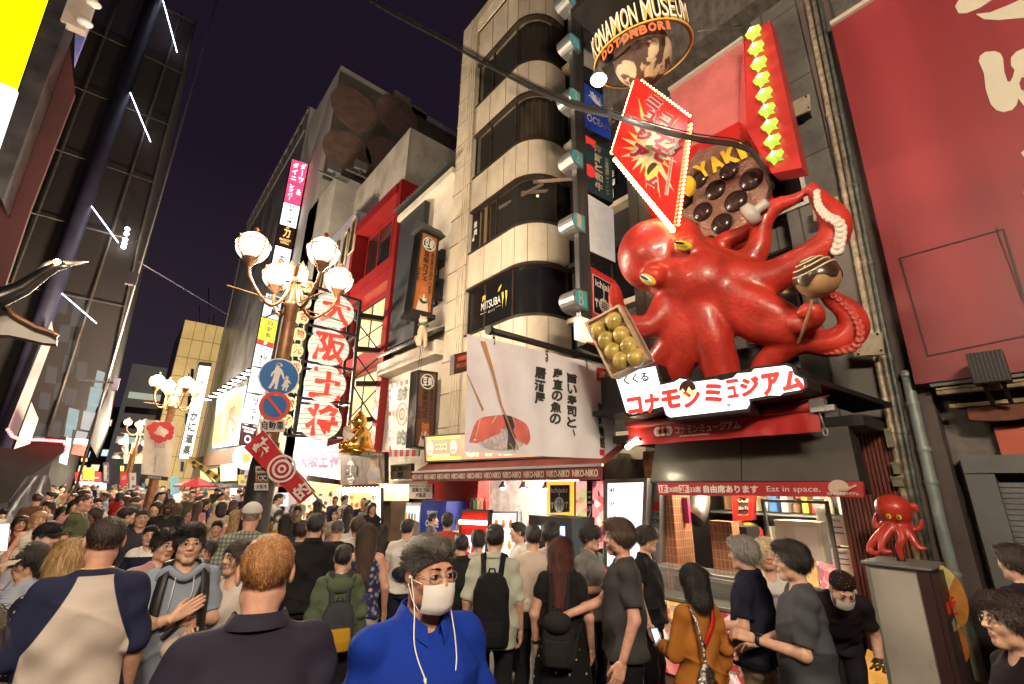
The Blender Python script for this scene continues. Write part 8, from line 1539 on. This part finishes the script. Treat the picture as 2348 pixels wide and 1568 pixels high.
 # ================================================================== WHO STANDS WHERE
def worn(name,label,cat,who,group=None):
 p=PEOPLE[who.name];t=thing(name,label,cat,(0,0,0),group);ORG[t.name]=np.zeros(3);t.location=who.location;t.rotation_euler=who.rotation_euler;t.scale=who.scale;return t
def ribbon(o,P,wd,th=.006):
 P=spline(P,5);T_=np.gradient(P,axis=0);G=[]
 for i,p in enumerate(P):
  c=np.array([0,-.01,p[2]]);out=p-c;out[2]+=.3*(p[2]>1.44);d=T_[i]/np.linalg.norm(T_[i]);out-=d*(out@d);out/=np.linalg.norm(out)+1e-9;x=np.cross(d,out);G.append([p-x*wd/2,p-x*wd/2+out*th,p+x*wd/2+out*th,p+x*wd/2])
 o.grid(G)
def backpack(label,who,c,c2=None,z0=.98,z1=1.40,hw=.15,dp=.075,front=True,flap=False):
 t=worn('backpack',label,'backpack',who,'backpacks worn in the crowd');m=cloth(c,key='pack_%d_%d'%(c[0]*1000,c[2]*1000),bump=.35);f=Field(axis(-.2,.2,.01),axis(-.36,-.08,.01),axis(z0-.04,z1+.05,.01));yc=-.155-dp
 f.loft([(z0,hw*.9,dp*.85,yc),(z0+.05,hw,dp,yc),(z1-.12,hw*.93,dp*.9,yc+.01),(z1-.04,hw*.75,dp*.75,yc+.02),(z1,hw*.4,dp*.45,yc+.03)],0,p=3.2,fold=lambda X,Y,Z:.004*np.sin(30*Z+18*X)*np.cos(14*X));obj('body',solid(MB(),f),m,t,local=True)
 f=Field(axis(-.2,.2,.01),axis(-.42,-.08,.01),axis(z0-.02,z1,.01));f.loft([(z0+.02,hw*.7,.03,yc-dp),(z0+.10,hw*.78,.04,yc-dp),(z0+.2,hw*.7,.025,yc-dp)],0,p=3);obj('pocket',solid(MB(),f),cloth(c2,key='pack2_%d'%(c2[0]*1000))if c2 else m,t,local=True)
 if flap:o=MB();o.ball((0,yc-.02,z1-.06),(hw*.9,dp+.03,.08),16,10);obj('flap',o,m,t,local=True)
 for sd in(1,-1):
  o=MB();ribbon(o,[(sd*.07,yc+dp*.7,z1-.02),(sd*.085,-.08,1.47),(sd*.095,.0,1.475),(sd*.105,.09,1.42),(sd*.12,.135,1.30),(sd*.15,.10,1.14),(sd*.155,-.02,1.05),(sd*.12,yc+dp,z0+.05)],.05);obj('strap',o,m,t,local=True)
 o=MB();o.tube([(-.03,yc+dp*.5,z1-.01),(-.02,yc+dp*.4,z1+.03),(.02,yc+dp*.4,z1+.03),(.03,yc+dp*.5,z1-.01)],.008,6);obj('handle',o,m,t,local=True);return t
def phone(who,sd,label,off=(0,.0,.0)):
 p=PEOPLE[who.name];e,w_=p['pose'][sd][1:];d=w_-e;d/=np.linalg.norm(d);c=w_+d*.11+np.array(off);t=worn('mobile_phone',label,'phone',who);o=MB().box(c+[0,0,.03],(.07,.012,.145),Rx(-.5));obj('case',o,BLACK,t,local=True);o=MB().box(c+[0,-.004,.03],(.064,.008,.135),Rx(-.5));obj('screen',o,lit('phone',(.6,.75,1.),1.),t,local=True);return t
def watch(who,sd):
 p=PEOPLE[who.name];e,w_=p['pose'][sd][1:];d=w_-e;d/=np.linalg.norm(d);x=np.cross(d,[0,0,1.]);x/=np.linalg.norm(x);y=np.cross(d,x);o=MB();o.lathe([(.031,-.012),(.034,-.012),(.034,.012),(.031,.012)],w_-d*.02,14,axis=np.stack([x,y,d],1));o.box(w_-d*.02-y*.033,(.034,.012,.036),np.stack([x,y,d],1));obj('wristwatch',o,BLACK,who,local=True)
 # ---- nearest figures
NAVY=(.022,.026,.065)
RAG=cloth((.56,.50,.45),key='raglan');nt_=RAG.node_tree;at_=nt_.nodes.new('ShaderNodeAttribute');at_.attribute_name='sleeve';mr_=nt_.nodes.new('ShaderNodeMapRange');mr_.inputs['From Min'].default_value=-.0015;mr_.inputs['From Max'].default_value=.0015;nt_.links.new(at_.outputs['Fac'],mr_.inputs['Value']);b_=nt_.nodes['Principled BSDF'];src_=b_.inputs['Base Color'].links[0].from_socket;mx_=nt_.nodes.new('ShaderNodeMix');mx_.data_type='RGBA';nt_.links.new(mr_.outputs[0],mx_.inputs[0]);nt_.links.new(src_,mx_.inputs[6]);mx_.inputs[7].default_value=(*NAVY,1);nt_.links.new(mx_.outputs[2],b_.inputs['Base Color'])
wr_=P_('man in a white and navy raglan shirt seen from behind',258,1172,118,182,sk='fair',hair=('crop','dbrown'),lod=0,top=dict(m=RAG,slv=1.12,hem=.82,loose=1.05,fold=.011),w=1.05,L='bent',R='down')
ch=[c for c in wr_.children if c.name.startswith('shirt')][0];V_=np.empty(len(ch.data.vertices)*3);ch.data.vertices.foreach_get('co',V_);V_=V_.reshape(-1,3);at=ch.data.attributes.new('sleeve','FLOAT','POINT');z_=V_[:,2];at.data.foreach_set('value',np.maximum(np.maximum(np.abs(V_[:,0])-(.068+.55*np.clip(1.44-z_,0,.3)**1.25+.0),(z_-1.452)),np.abs(V_[:,0])-.215).astype(np.float32))
o=MB();p=PEOPLE[wr_.name];o.tube([p['U']((.064*math.sin(a),-.02-.062*math.cos(a),1.478+.006*math.cos(a)))for a in np.linspace(0,6.28,25)[:-1]],.0022,5,closed=True);obj('necklace',o,GOLDP,wr_,local=True)
NB=P_('man with short ginger hair and a dark navy collared shirt seen from behind',627,1206,188,178,sk='fair',hair=('crop','ginger'),lod=0,top=dict(c=(.030,.028,.048),collar=1,fold=.014),w=1.15)
BP=P_('man in a royal blue polo shirt with white face mask, glasses and earphones',985,1203,168,26,sk='tan',hair=('swept','salt'),lod=0,head=(8,4),glasses='thin',mask=True,top=dict(c=(.008,.035,.30),collar=1,low=.015,slv=.72,m=cloth((.008,.035,.30),key='polo_blue',bump=.4)),w=1.26,L='fwd',R='down')
p=PEOPLE[BP.name];t=worn('earphones','white corded earphones hanging over the royal blue polo shirt','earphones',BP);o=MB();h_=p['h'];J=(0,.165,1.22)
for sd in(1,-1):o.tube(spline([h_((sd*.078,.012,-.01)),h_((sd*.074,.045,-.10)),p['U']((sd*.075,.10,1.40)),p['U']((sd*.055,.148,1.32)),J],5),.0024,5);o.ball(h_((sd*.079,.008,-.008)),.008,8,6)
o.tube(spline([J,(.01,.17,1.15),(.02,.16,1.0),(.03,.155,.9)],5),.0028,5);o.tube([(.055,.151,1.32),(.052,.153,1.29)],.005,6);obj('cord',o,WHITE,t,local=True)
FLO=print_cloth('leaf_print',(.015,.016,.035),(.62,.6,.58),26,.10,.22)
P_('woman with long straw blond hair in a navy leaf print shirt',172,1222,100,205,sk='fair',fem=True,hair=('long','blond'),lod=1,top=dict(m=FLO,loose=1.1))
P_('woman in a beige cap and pale blue striped shirt looking down at her hands',84,1235,76,-68,fem=True,hair=('bob','black'),cap=((.52,.46,.37),False),head=(0,18),lod=1,glasses='thin',top=dict(c=(.33,.38,.46),slv=1.2),L='phone',R='phone')
P_('smiling man in a black cap and pale shirt',118,1190,68,42,sk='light',cap=((.015,.015,.017),False),lod=1,top=dict(c=(.36,.36,.42),collar=1))
HB=P_('young man in glasses with arms crossed over a light blue hoodie',446,1190,87,6,lod=0,hair=('thick','black'),glasses='thin',L='cross',R=((.215,.08,1.12),(.035,.225,1.19)),top=dict(c=(.24,.30,.38),slv=.85,loose=1.12,hem=.80,fold=.01),palm={1:((-.85,.05,.5),(-.2,-1,0),.12),-1:((.9,-.1,-.1),(0,-1,.2),.5)})
watch(HB,-1)
t=worn('backpack','black backpack straps over the light blue hoodie','backpack',HB,'backpacks worn in the crowd')
for sd in(1,-1):o=MB();ribbon(o,[(sd*.07,-.17,1.38),(sd*.09,-.02,1.485),(sd*.11,.10,1.43),(sd*.125,.15,1.30),(sd*.13,.165,1.16),(sd*.15,.13,1.05)],.06,.012);obj('strap',o,BLACK,t,local=True)
obj('body',MB().ball((0,-.24,1.2),(.15,.09,.22),16,12),BLACK,t,local=True)
p=PEOPLE[HB.name];o=MB();o.tube(spline([(-.13,.06,1.40),(-.10,.09,1.455),(0,.13,1.40),(.10,.09,1.455),(.13,.06,1.40),(.10,-.08,1.44),(0,-.12,1.42),(-.10,-.08,1.44),(-.13,.06,1.40)],5),.026,8);obj('hood',o,cloth((.24,.30,.38)),HB,local=True);o=MB()
for sd in(1,-1):o.tube(spline([(sd*.05,.135,1.42),(sd*.055,.165,1.33),(sd*.05+.01,.17,1.22)],4),.003,5)
obj('drawstring',o,WHITE,HB,local=True)
t=worn('sling_bag','small cream sling bag on the hip of the light blue hoodie','bag',HB);obj('pouch',MB().ball((-.03,.165,1.0),(.085,.045,.07),16,10),cloth((.5,.43,.35),key='pouch'),t,local=True);o=MB();ribbon(o,[(.06,.18,1.07),(-.06,.172,1.22),(-.12,.1,1.42)],.03);obj('strap',o,BLACK,t,local=True)
P_('young man in glasses and a dusty pink shirt leaning behind the blue hoodie',386,1203,72,22,hair=('thick','black'),glasses='thin',lod=1,head=(5,5),top=dict(c=(.42,.25,.25)))
P_('woman with long dark hair in a cream tank top beside the blue hoodie',553,1228,77,-32,fem=True,hair=('long','dbrown'),lod=1,head=(-15,0),top=dict(c=(.55,.50,.45),slv=.25,low=.05),R='phone',bot=('trousers',(.12,.13,.09)))
P_('grey haired man in a white trucker cap and green plaid shirt seen from behind',582,1148,62,172,sk='fair',hair=('crop','grey'),cap=((.55,.54,.51),False),lod=1,top=dict(m=plaid('green_plaid',(.32,.34,.29),(.05,.09,.07)),slv=1.0,loose=1.12))
P_('broad man in a plain black shirt seen from behind',727,1168,60,184,hair=('short','black'),lod=1,top=dict(c=(.018,.018,.020),slv=1.9,collar=1,loose=1.08),w=1.06)
GH=P_('short person in a green hooded jacket seen from behind',790,1240,62,186,hair=('short','black'),lod=1,top=dict(c=(.085,.115,.075),slv=1.9,loose=1.12),fem=False)
o=MB();o.ball((0,-.115,1.38),(.125,.055,.075),18,12);o.tube(spline([(-.10,.03,1.455),(-.11,-.07,1.43),(0,-.14,1.36),(.11,-.07,1.43),(.10,.03,1.455)],5),.03,8);obj('hood',o,cloth((.085,.115,.075)),GH,local=True);backpack('grey and mustard backpack on the green hooded jacket',GH,(.05,.055,.065),(.42,.25,.02),.86,1.26)
o=MB();ribbon(o,[(-.07,.06,1.455),(0,-.075,1.475),(.07,.06,1.455)],.03);obj('white_collar',o,WHITE,GH,local=True)
P_('woman with brown hair in a sleeveless blue flower print top seen from behind',846,1192,58,178,sk='fair',fem=True,hair=('long','brown'),lod=1,top=dict(m=print_cloth('flower_blue',(.03,.035,.10),(.34,.36,.46),20,.15,.5),slv=0),bot=('trousers',(.5,.46,.4)),w=1.08)
WT=P_('man in a white t-shirt with a small dark blue hip bag seen from behind',935,1183,46,160,hair=('short','black'),lod=1,top=dict(c=(.62,.60,.57)),bot=('trousers',(.02,.025,.05)),w=1.1)
t=worn('hip_bag','dark blue hip bag slung on the back of the white t-shirt man','bag',WT);obj('pouch',MB().ball((.05,-.18,1.10),(.14,.05,.085),16,10),cloth((.02,.025,.05),key='hipbag'),t,local=True)
P_('man with cropped grey hair in a black t-shirt seen from behind',776,1187,48,180,hair=('crop','salt'),lod=1,top=dict(c=(.02,.02,.02)))
P_('brown haired person in a white t-shirt behind the flower print top',822,1180,44,175,hair=('thick','brown'),lod=1,top=dict(c=(.6,.58,.55)))
P_('man in a black blazer with a white collar turning away',1058,1217,52,-150,hair=('short','black'),lod=1,top=dict(c=(.02,.02,.022),slv=1.9,collar=1))
BC=P_('boy in a cream top with a violet backpack strap',1098,1208,50,190,hair=('bowl','black'),lod=1,top=dict(c=(.55,.5,.47)));o=MB()
LG=P_('man in a pale green shirt with a big black backpack seen from behind',1135,1192,68,176,hair=('short','black'),lod=1,top=dict(c=(.40,.43,.36),slv=1.0,loose=1.12,collar=1,hem=.78,fold=.011),R='down');backpack('big black backpack on the pale green shirt',LG,(.012,.012,.014),None,.84,1.36,.155,.09)
P_('man in a cream long sleeved sweater seen from behind',1222,1195,59,185,hair=('short','black'),lod=1,top=dict(c=(.55,.47,.40),slv=1.9,hem=.95),bot=('trousers',(.03,.032,.04)))
P_('man in a white t-shirt looking sideways in profile',1190,1190,47,-78,hair=('short','black'),lod=1,top=dict(c=(.62,.61,.6)))
P_('man whose face is lit by the ticket machine screen',1262,1190,56,150,hair=('thick','black'),lod=1,top=dict(c=(.45,.43,.42)))
RH=P_('woman with long red brown hair, black t-shirt and daisy print skirt',1285,1222,70,172,sk='fair',fem=True,hair=('long','red'),lod=0,top=dict(c=(.016,.016,.018),slv=.55,hem=1.0),bot=('skirt',print_cloth('daisy',(.012,.012,.014),(.60,.52,.38),15,.10,.20)),w=1.1,L='down');watch(RH,-1);backpack('black drawstring backpack hanging low on the red haired woman',RH,(.022,.022,.024),None,.82,1.18,.13,.08,flap=True)
P_('young man in glasses and a grey knitted polo facing the shop',1350,1195,58,58,hair=('bowl','black'),lod=1,glasses='black',top=dict(c=(.17,.17,.17),slv=1.0,collar=1),R='phone')
GT=P_('bearded man in a charcoal t-shirt facing the red haired woman',1420,1180,82,-82,sk='fair',hair=('thick','brown'),lod=0,top=dict(c=(.055,.055,.058),slv=.75,loose=1.08,fold=.011),R=((.215,.12,1.14),(.10,.40,1.06)),bot=('trousers',(.012,.012,.014)))
p=PEOPLE[GT.name];o=MB();g=Field(axis(p['hc'][0]-.1,p['hc'][0]+.1,.006),axis(p['hc'][1]-.02,p['hc'][1]+.15,.006),axis(p['hc'][2]-.16,p['hc'][2]+.0,.006));g.el(p['h']((0,.024,-.062)),(.064,.068,.058),p['MH'],0);g.el(p['h']((0,.09,-.035)),(.036,.06,.034),p['MH'],.008,'s');g.cut(p['h']((0,0,-.028)),np.array([0,-.35,1.]));V,F=g.mesh();strands(o,V,F,2200,.012,.0012,lambda P:np.tile([0,.3,-1.],(len(P),1)),0,3,.2);obj('beard',o,[HM['brown'],HM2['brown']],GT,local=True)
P_('man in glasses and a black t-shirt in front of the terracotta tiles',1476,1197,59,72,hair=('bowl','black'),lod=1,glasses='thin',top=dict(c=(.018,.018,.022)))
OC_=P_('woman with bobbed black hair in an orange cardigan holding a phone',1585,1283,79,-138,fem=True,hair=('bob','black'),lod=0,top=dict(c=(.34,.13,.025),slv=1.9,loose=1.06),L=((-.20,.05,1.12),(-.12,.29,1.10)),bot=('trousers',(.45,.38,.02)));phone(OC_,-1,'phone held out by the woman in the orange cardigan')
o=MB();ribbon(o,[(.06,-.10,1.47),(.01,-.15,1.36),(-.08,-.15,1.22)],.035);obj('red_scarf',o,print_cloth('scarf',(.45,.02,.015),(.5,.35,.08),40),OC_,local=True)
t=worn('silver_bag','crinkled silver shoulder bag hanging from the orange cardigan','bag',OC_);f=Field(axis(-.34,.04,.008),axis(-.33,-.06,.008),axis(.78,1.16,.008));f.loft([(.82,.14,.045,0),(.90,.135,.05,0),(1.02,.07,.03,0),(1.12,.02,.012,0)],0,inv=lambda X,Y,Z:(X+.13+0*Y+0*Z,Y+.19+0*X+0*Z,Z+0*X+0*Y),fold=lambda X,Y,Z:.007*np.sin(60*X+35*Z+3*np.sin(40*Y))*np.sin(50*Z+2*np.sin(30*X)));obj('pouch',solid(MB(),f),mat('silver_foil',(.62,.6,.57),.2,1.,.1,8,bump=.6,bscale=50),t,local=True);o=MB();ribbon(o,[(-.13,-.19,1.12),(-.13,-.15,1.32),(-.12,-.06,1.44),(-.11,.03,1.43)],.022);obj('strap',o,_mats['silver_foil'],t,local=True)
P_('grey haired man in a navy short sleeved shirt looking along the counter',1702,1222,76,-108,hair=('thick','grey'),lod=0,top=dict(c=(.016,.018,.035),collar=1,slv=.8,loose=1.1),bot=('trousers',(.35,.28,.2)),L='bent',w=1.05)
BL=P_('blonde woman in a white cropped t-shirt with blue lettering',1752,1226,68,8,sk='fair',fem=True,hair=('long','pale'),lod=0,top=dict(c=(.66,.64,.62),slv=.35,hem=1.12,low=.04,fold=.003),bot=('trousers',(.3,.36,.42)))
o=MB()
for i,ch in enumerate('ROMANTIC'):
 V,F=glyphs(ch,.02);o.add([((.085-.0215*i)-.018*x,.165-.35*((.085-.0215*i)-.018*x)**2*4,1.265+.03*y+.012*math.cos((i-3.5)*.4))for x,y in V],F)
obj('shirt_lettering',o,INKB,BL,local=True)
GG=P_('man in glasses and a slate grey t-shirt holding out his phone at the counter',1810,1230,90,-78,hair=('thick','black'),lod=0,glasses='thin',top=dict(c=(.06,.066,.075),loose=1.15,slv=.85,fold=.012,hem=.80),L=((-.20,.06,1.10),(-.08,.31,1.13)),R='fwd');watch(GG,-1)
# the stall worker bends over the sloped menu
loc,a,z=place(1900,1358,5.1,10);ST=person('stall worker in a bandana and face mask bending over the sloped menu',loc,a,1.64,hair=('crop','black'),lod=1,lean=48,head=(10,20),mask=True,top=dict(c=(.02,.016,.02),slv=.7),L=((-.24,.10,1.12),(-.2,.42,.98)),R='bent')
p=PEOPLE[ST.name];o=MB();o.lathe([(.078,-.02),(.088,.0),(.088,.035),(.075,.06),(.04,.075),(0,.078)],p['h']((0,-.012,.055)),18,axis=p['MH']);obj('bandana',o,print_cloth('bandana',(.02,.015,.015),(.55,.18,.06),40),ST,local=True)
P_('woman in glasses with dark hair in profile at the shutter',2300,1345,128,-62,fem=True,hair=('thick','dbrown'),lod=0,glasses='thin',top=dict(c=(.03,.022,.03)))
P_('person with a plum tinted bowl haircut seen from behind at the shutter',2318,1240,82,-125,hair=('thick','dbrown'),lod=1,top=dict(c=(.025,.02,.03)))
P_('person with rust brown long hair cut off by the picture edge beside the shutter',2420,1405,150,-100,fem=True,hair=('long','red'),lod=1,top=dict(c=(.12,.03,.02)))
P_('person with brown long hair cut off by the picture edge near the cap woman',-45,1360,170,160,fem=True,hair=('long','brown'),lod=1,top=dict(c=(.08,.04,.03)))
# ---- people behind them on the netted side
P_('tall man with a beard and glasses in an olive t-shirt looking across the street',196,1128,42,72,sk='fair',hair=('crop','dbrown'),lod=1,glasses='black',top=dict(c=(.075,.085,.05)),w=1.05)
P_('dark skinned man in a black t-shirt with a gold chest print facing the camera',392,1137,38,0,sk='dark',hair=('crop','black'),lod=1,top=dict(c=(.018,.018,.018)),w=1.08)
P_('older man in glasses and a dark open shirt facing the camera',332,1160,43,4,hair=('short','salt'),glasses='thin',lod=1,top=dict(c=(.05,.05,.065)))
P_('man with dark swept hair just in front of the older man in glasses',296,1157,40,95,sk='light',hair=('swept','black'),lod=1,top=dict(c=(.03,.03,.05)))
P_('woman with tied dark hair looking away beside the olive t-shirt man',223,1160,32,-70,sk='tan',fem=True,hair=('bob','dbrown'),lod=1,top=dict(c=(.10,.08,.07)))
P_('older woman in navy with a broad white collar',352,1197,47,-4,fem=True,hair=('short','black'),lod=1,top=dict(m=[cloth((.02,.022,.05),key='navy_dress'),WHITE],mfun=lambda c:(c[:,2]>1.36).astype(int)))
P_('woman with curly blond hair in a white tank top',96,1168,38,12,sk='fair',fem=True,hair=('bob','blond'),lod=1,top=dict(c=(.6,.57,.53),slv=0))
P_('woman with dark hair in a maroon top near the silver sheet',54,1178,35,6,sk='tan',fem=True,hair=('bob','dbrown'),lod=1,top=dict(c=(.12,.03,.035)))
P_('person in a plain white t-shirt by the glowing cream menu board',2,1160,42,35,hair=('short','black'),lod=1,top=dict(c=(.6,.57,.52)),mask=True)
P_('man in glasses and a pale t-shirt with a dark bag strap',117,1145,29,-42,hair=('thick','black'),glasses='thin',lod=1,top=dict(c=(.55,.5,.42)))
P_('man in a white shirt with a strap behind the olive t-shirt',227,1137,30,20,hair=('short','black'),lod=1,top=dict(c=(.6,.58,.54)))
P_('woman with long dark hair in a cream blouse behind the black cap',149,1157,28,30,fem=True,hair=('long','black'),lod=1,top=dict(c=(.5,.45,.4)))
P_('older woman in a grey t-shirt facing the camera beside the plaid shirt',502,1188,36,-8,fem=True,hair=('short','dbrown'),lod=1,top=dict(c=(.17,.18,.19)))
P_('blond woman in a rose pink dress seen from behind',544,1165,29,165,sk='fair',fem=True,hair=('long','blond'),lod=1,top=dict(c=(.5,.08,.09),slv=0),bot=('skirt',(.5,.08,.09)))
P_('young woman with dark hair in a lilac top peeking past the blue hoodie',481,1233,48,-22,fem=True,hair=('long','black'),lod=1,top=dict(c=(.38,.33,.40)))
P_('man with short black hair facing the camera under the red flag',683,1155,32,4,hair=('short','black'),lod=1,top=dict(c=(.04,.04,.05)))
P_('smiling woman with dark hair right of the trucker cap',620,1180,29,30,sk='tan',fem=True,hair=('bob','black'),lod=1,top=dict(c=(.3,.1,.1)))
P_('woman wearing a dark face mask behind the smiling woman',641,1166,24,2,fem=True,hair=('long','black'),lod=1,mask=True,top=dict(c=(.45,.42,.42)))
P_('dark haired woman in yellow seen from behind near the flag pole foot',656,1174,30,178,fem=True,hair=('long','black'),lod=1,top=dict(c=(.5,.33,.03)))
P_('brown haired person in a dark jacket just behind the ginger man',694,1188,46,170,hair=('thick','dbrown'),lod=1,top=dict(c=(.05,.04,.04)))
P_('older man facing the camera in the lit prize shop doorway',770,1170,22,0,hair=('crop','salt'),lod=1,top=dict(c=(.3,.26,.22)))
P_('grey haired person seen from behind left of the polo shirt man',950,1190,34,182,hair=('bob','grey'),lod=1,top=dict(c=(.3,.3,.32)))
P_('man turning his head in front of the blue vending machine',992,1173,27,100,hair=('short','dbrown'),lod=1,top=dict(c=(.1,.1,.12)))
P_('dark haired man in orange red seen behind the polo shirt man',1027,1172,38,185,hair=('thick','black'),lod=1,top=dict(c=(.4,.06,.03)))
P_('man peering past the lit menu board at the stall rack',1052,1182,26,40,hair=('short','black'),lod=1,top=dict(c=(.3,.3,.3)))
P_('long haired woman in black behind the white t-shirt man',878,1200,33,178,fem=True,hair=('long','dbrown'),lod=1,top=dict(c=(.05,.04,.04)))
# ---- the crowd down the street: a few figures copied with their parts, each with its own clothes and hair
protos=[]
for i,(hs,fem,sl)in enumerate((('short',False,.62),('thick',False,.62),('long',True,.4),('bob',True,.62),('crop',False,1.9),('swept',False,.62))):
 protos.append(person('person',(0,-40-i,0),0,1.72,hair=(hs,'black'),fem=fem,lod=2,top=dict(c=(.4,.4,.4),slv=sl),legs=(.0,.22,.18,.0,.25,.1)[i],seed=i,L=('down','bent','phone','down','back','down')[i]))
index_kids()
CC=dict(white=(.58,.56,.53),black=(.018,.018,.02),navy=(.022,.026,.065),grey=(.17,.17,.175),pink=(.48,.22,.24),olive=(.08,.09,.05),beige=(.42,.35,.26),red=(.40,.03,.03),teal=(.04,.18,.19),brown=(.12,.065,.04),violet=(.18,.11,.26),yellow=(.5,.36,.05));CC['sky blue']=(.25,.33,.42)
combos=[(c,hr,fc)for c in CC for hr in('black','brown','blond','grey')for fc in('facing the camera','walking away','in profile')];random.seed(11);random.shuffle(combos)
combos.sort(key=lambda k:(k[1]in('blond','grey'))*.6+(k[0]in('yellow','violet','red','teal'))*.5+random.random())
spots=[];tries=0;HEADS=[(CX+FV*(v@CR)/(v@CF),q['loc'][1])for q in PEOPLE.values()if q['loc'][1]>-30 for v in[q['loc']+[0,0,1.6]-CAM]]
while len(spots)<132 and tries<20000:
 tries+=1;Y=9.2+36*random.random()**1.6;X=random.uniform(-1.6-.02*Y,5.3)
 if math.hypot(X-LX,Y-LYY)<.5:continue
 if X>4.4 and Y<9.5:continue
 v=np.array([X,Y,1.6])-CAM;px=CX+FV*(v@CR)/(v@CF)
 if not-10<px<900 or(px>560 and Y>16):continue
 if any(abs(px-q[0])<22 and Y<q[1]+.4 for q in HEADS):continue
 if any(math.hypot(X-a,Y-b)<.55 for a,b in spots)or any(math.hypot(X-q['loc'][0],Y-q['loc'][1])<.6 for q in PEOPLE.values()):continue
 spots.append((X,Y))
spots.sort(key=lambda p:p[1])
for i,((X,Y),(c,hr,fc))in enumerate(zip(spots,combos)):
 fem=random.random()<.45;pr=protos[random.choice([2,3]if fem else[0,1,4,5])]
 o=copy_tree(pr)if pr.location.y<-30 or True else pr
 face={'facing the camera':0,'walking away':180,'in profile':random.choice((-80,80))}[fc]+random.uniform(-25,25);o.location=(X,Y,0);o.rotation_euler=(0,0,math.atan2(-Y,-X)+R_(face)-math.pi/2);s=random.uniform(1.58,1.68)/1.72 if fem else random.uniform(1.66,1.82)/1.72;o.scale=(s,s,s)
 tag(o,'person in %s with %s hair, %s, in the far crowd'%(c+' top',hr,fc),'person','people in the crowd down the street')
 for ch in COL.objects if False else[k for k in o.children]:
  ms={'shirt':cloth(CC[c]),'hair':HM[hr]}.get(ch.name.split('.')[0])or(cloth([(.02,.02,.025),(.03,.04,.08),(.3,.26,.2),(.08,.08,.085)][i%4])if ch.name.startswith('trousers')else SK[['light','light','tan','fair','light','brown'][i%6]]if ch.name.startswith('body')else None)
  if ms is not None:ch.material_slots[0].link='OBJECT';ch.material_slots[0].material=ms
for pr in protos:
 for ch in KIDS.get(pr.name,[]):bpy.data.objects.remove(ch)
 bpy.data.objects.remove(pr)
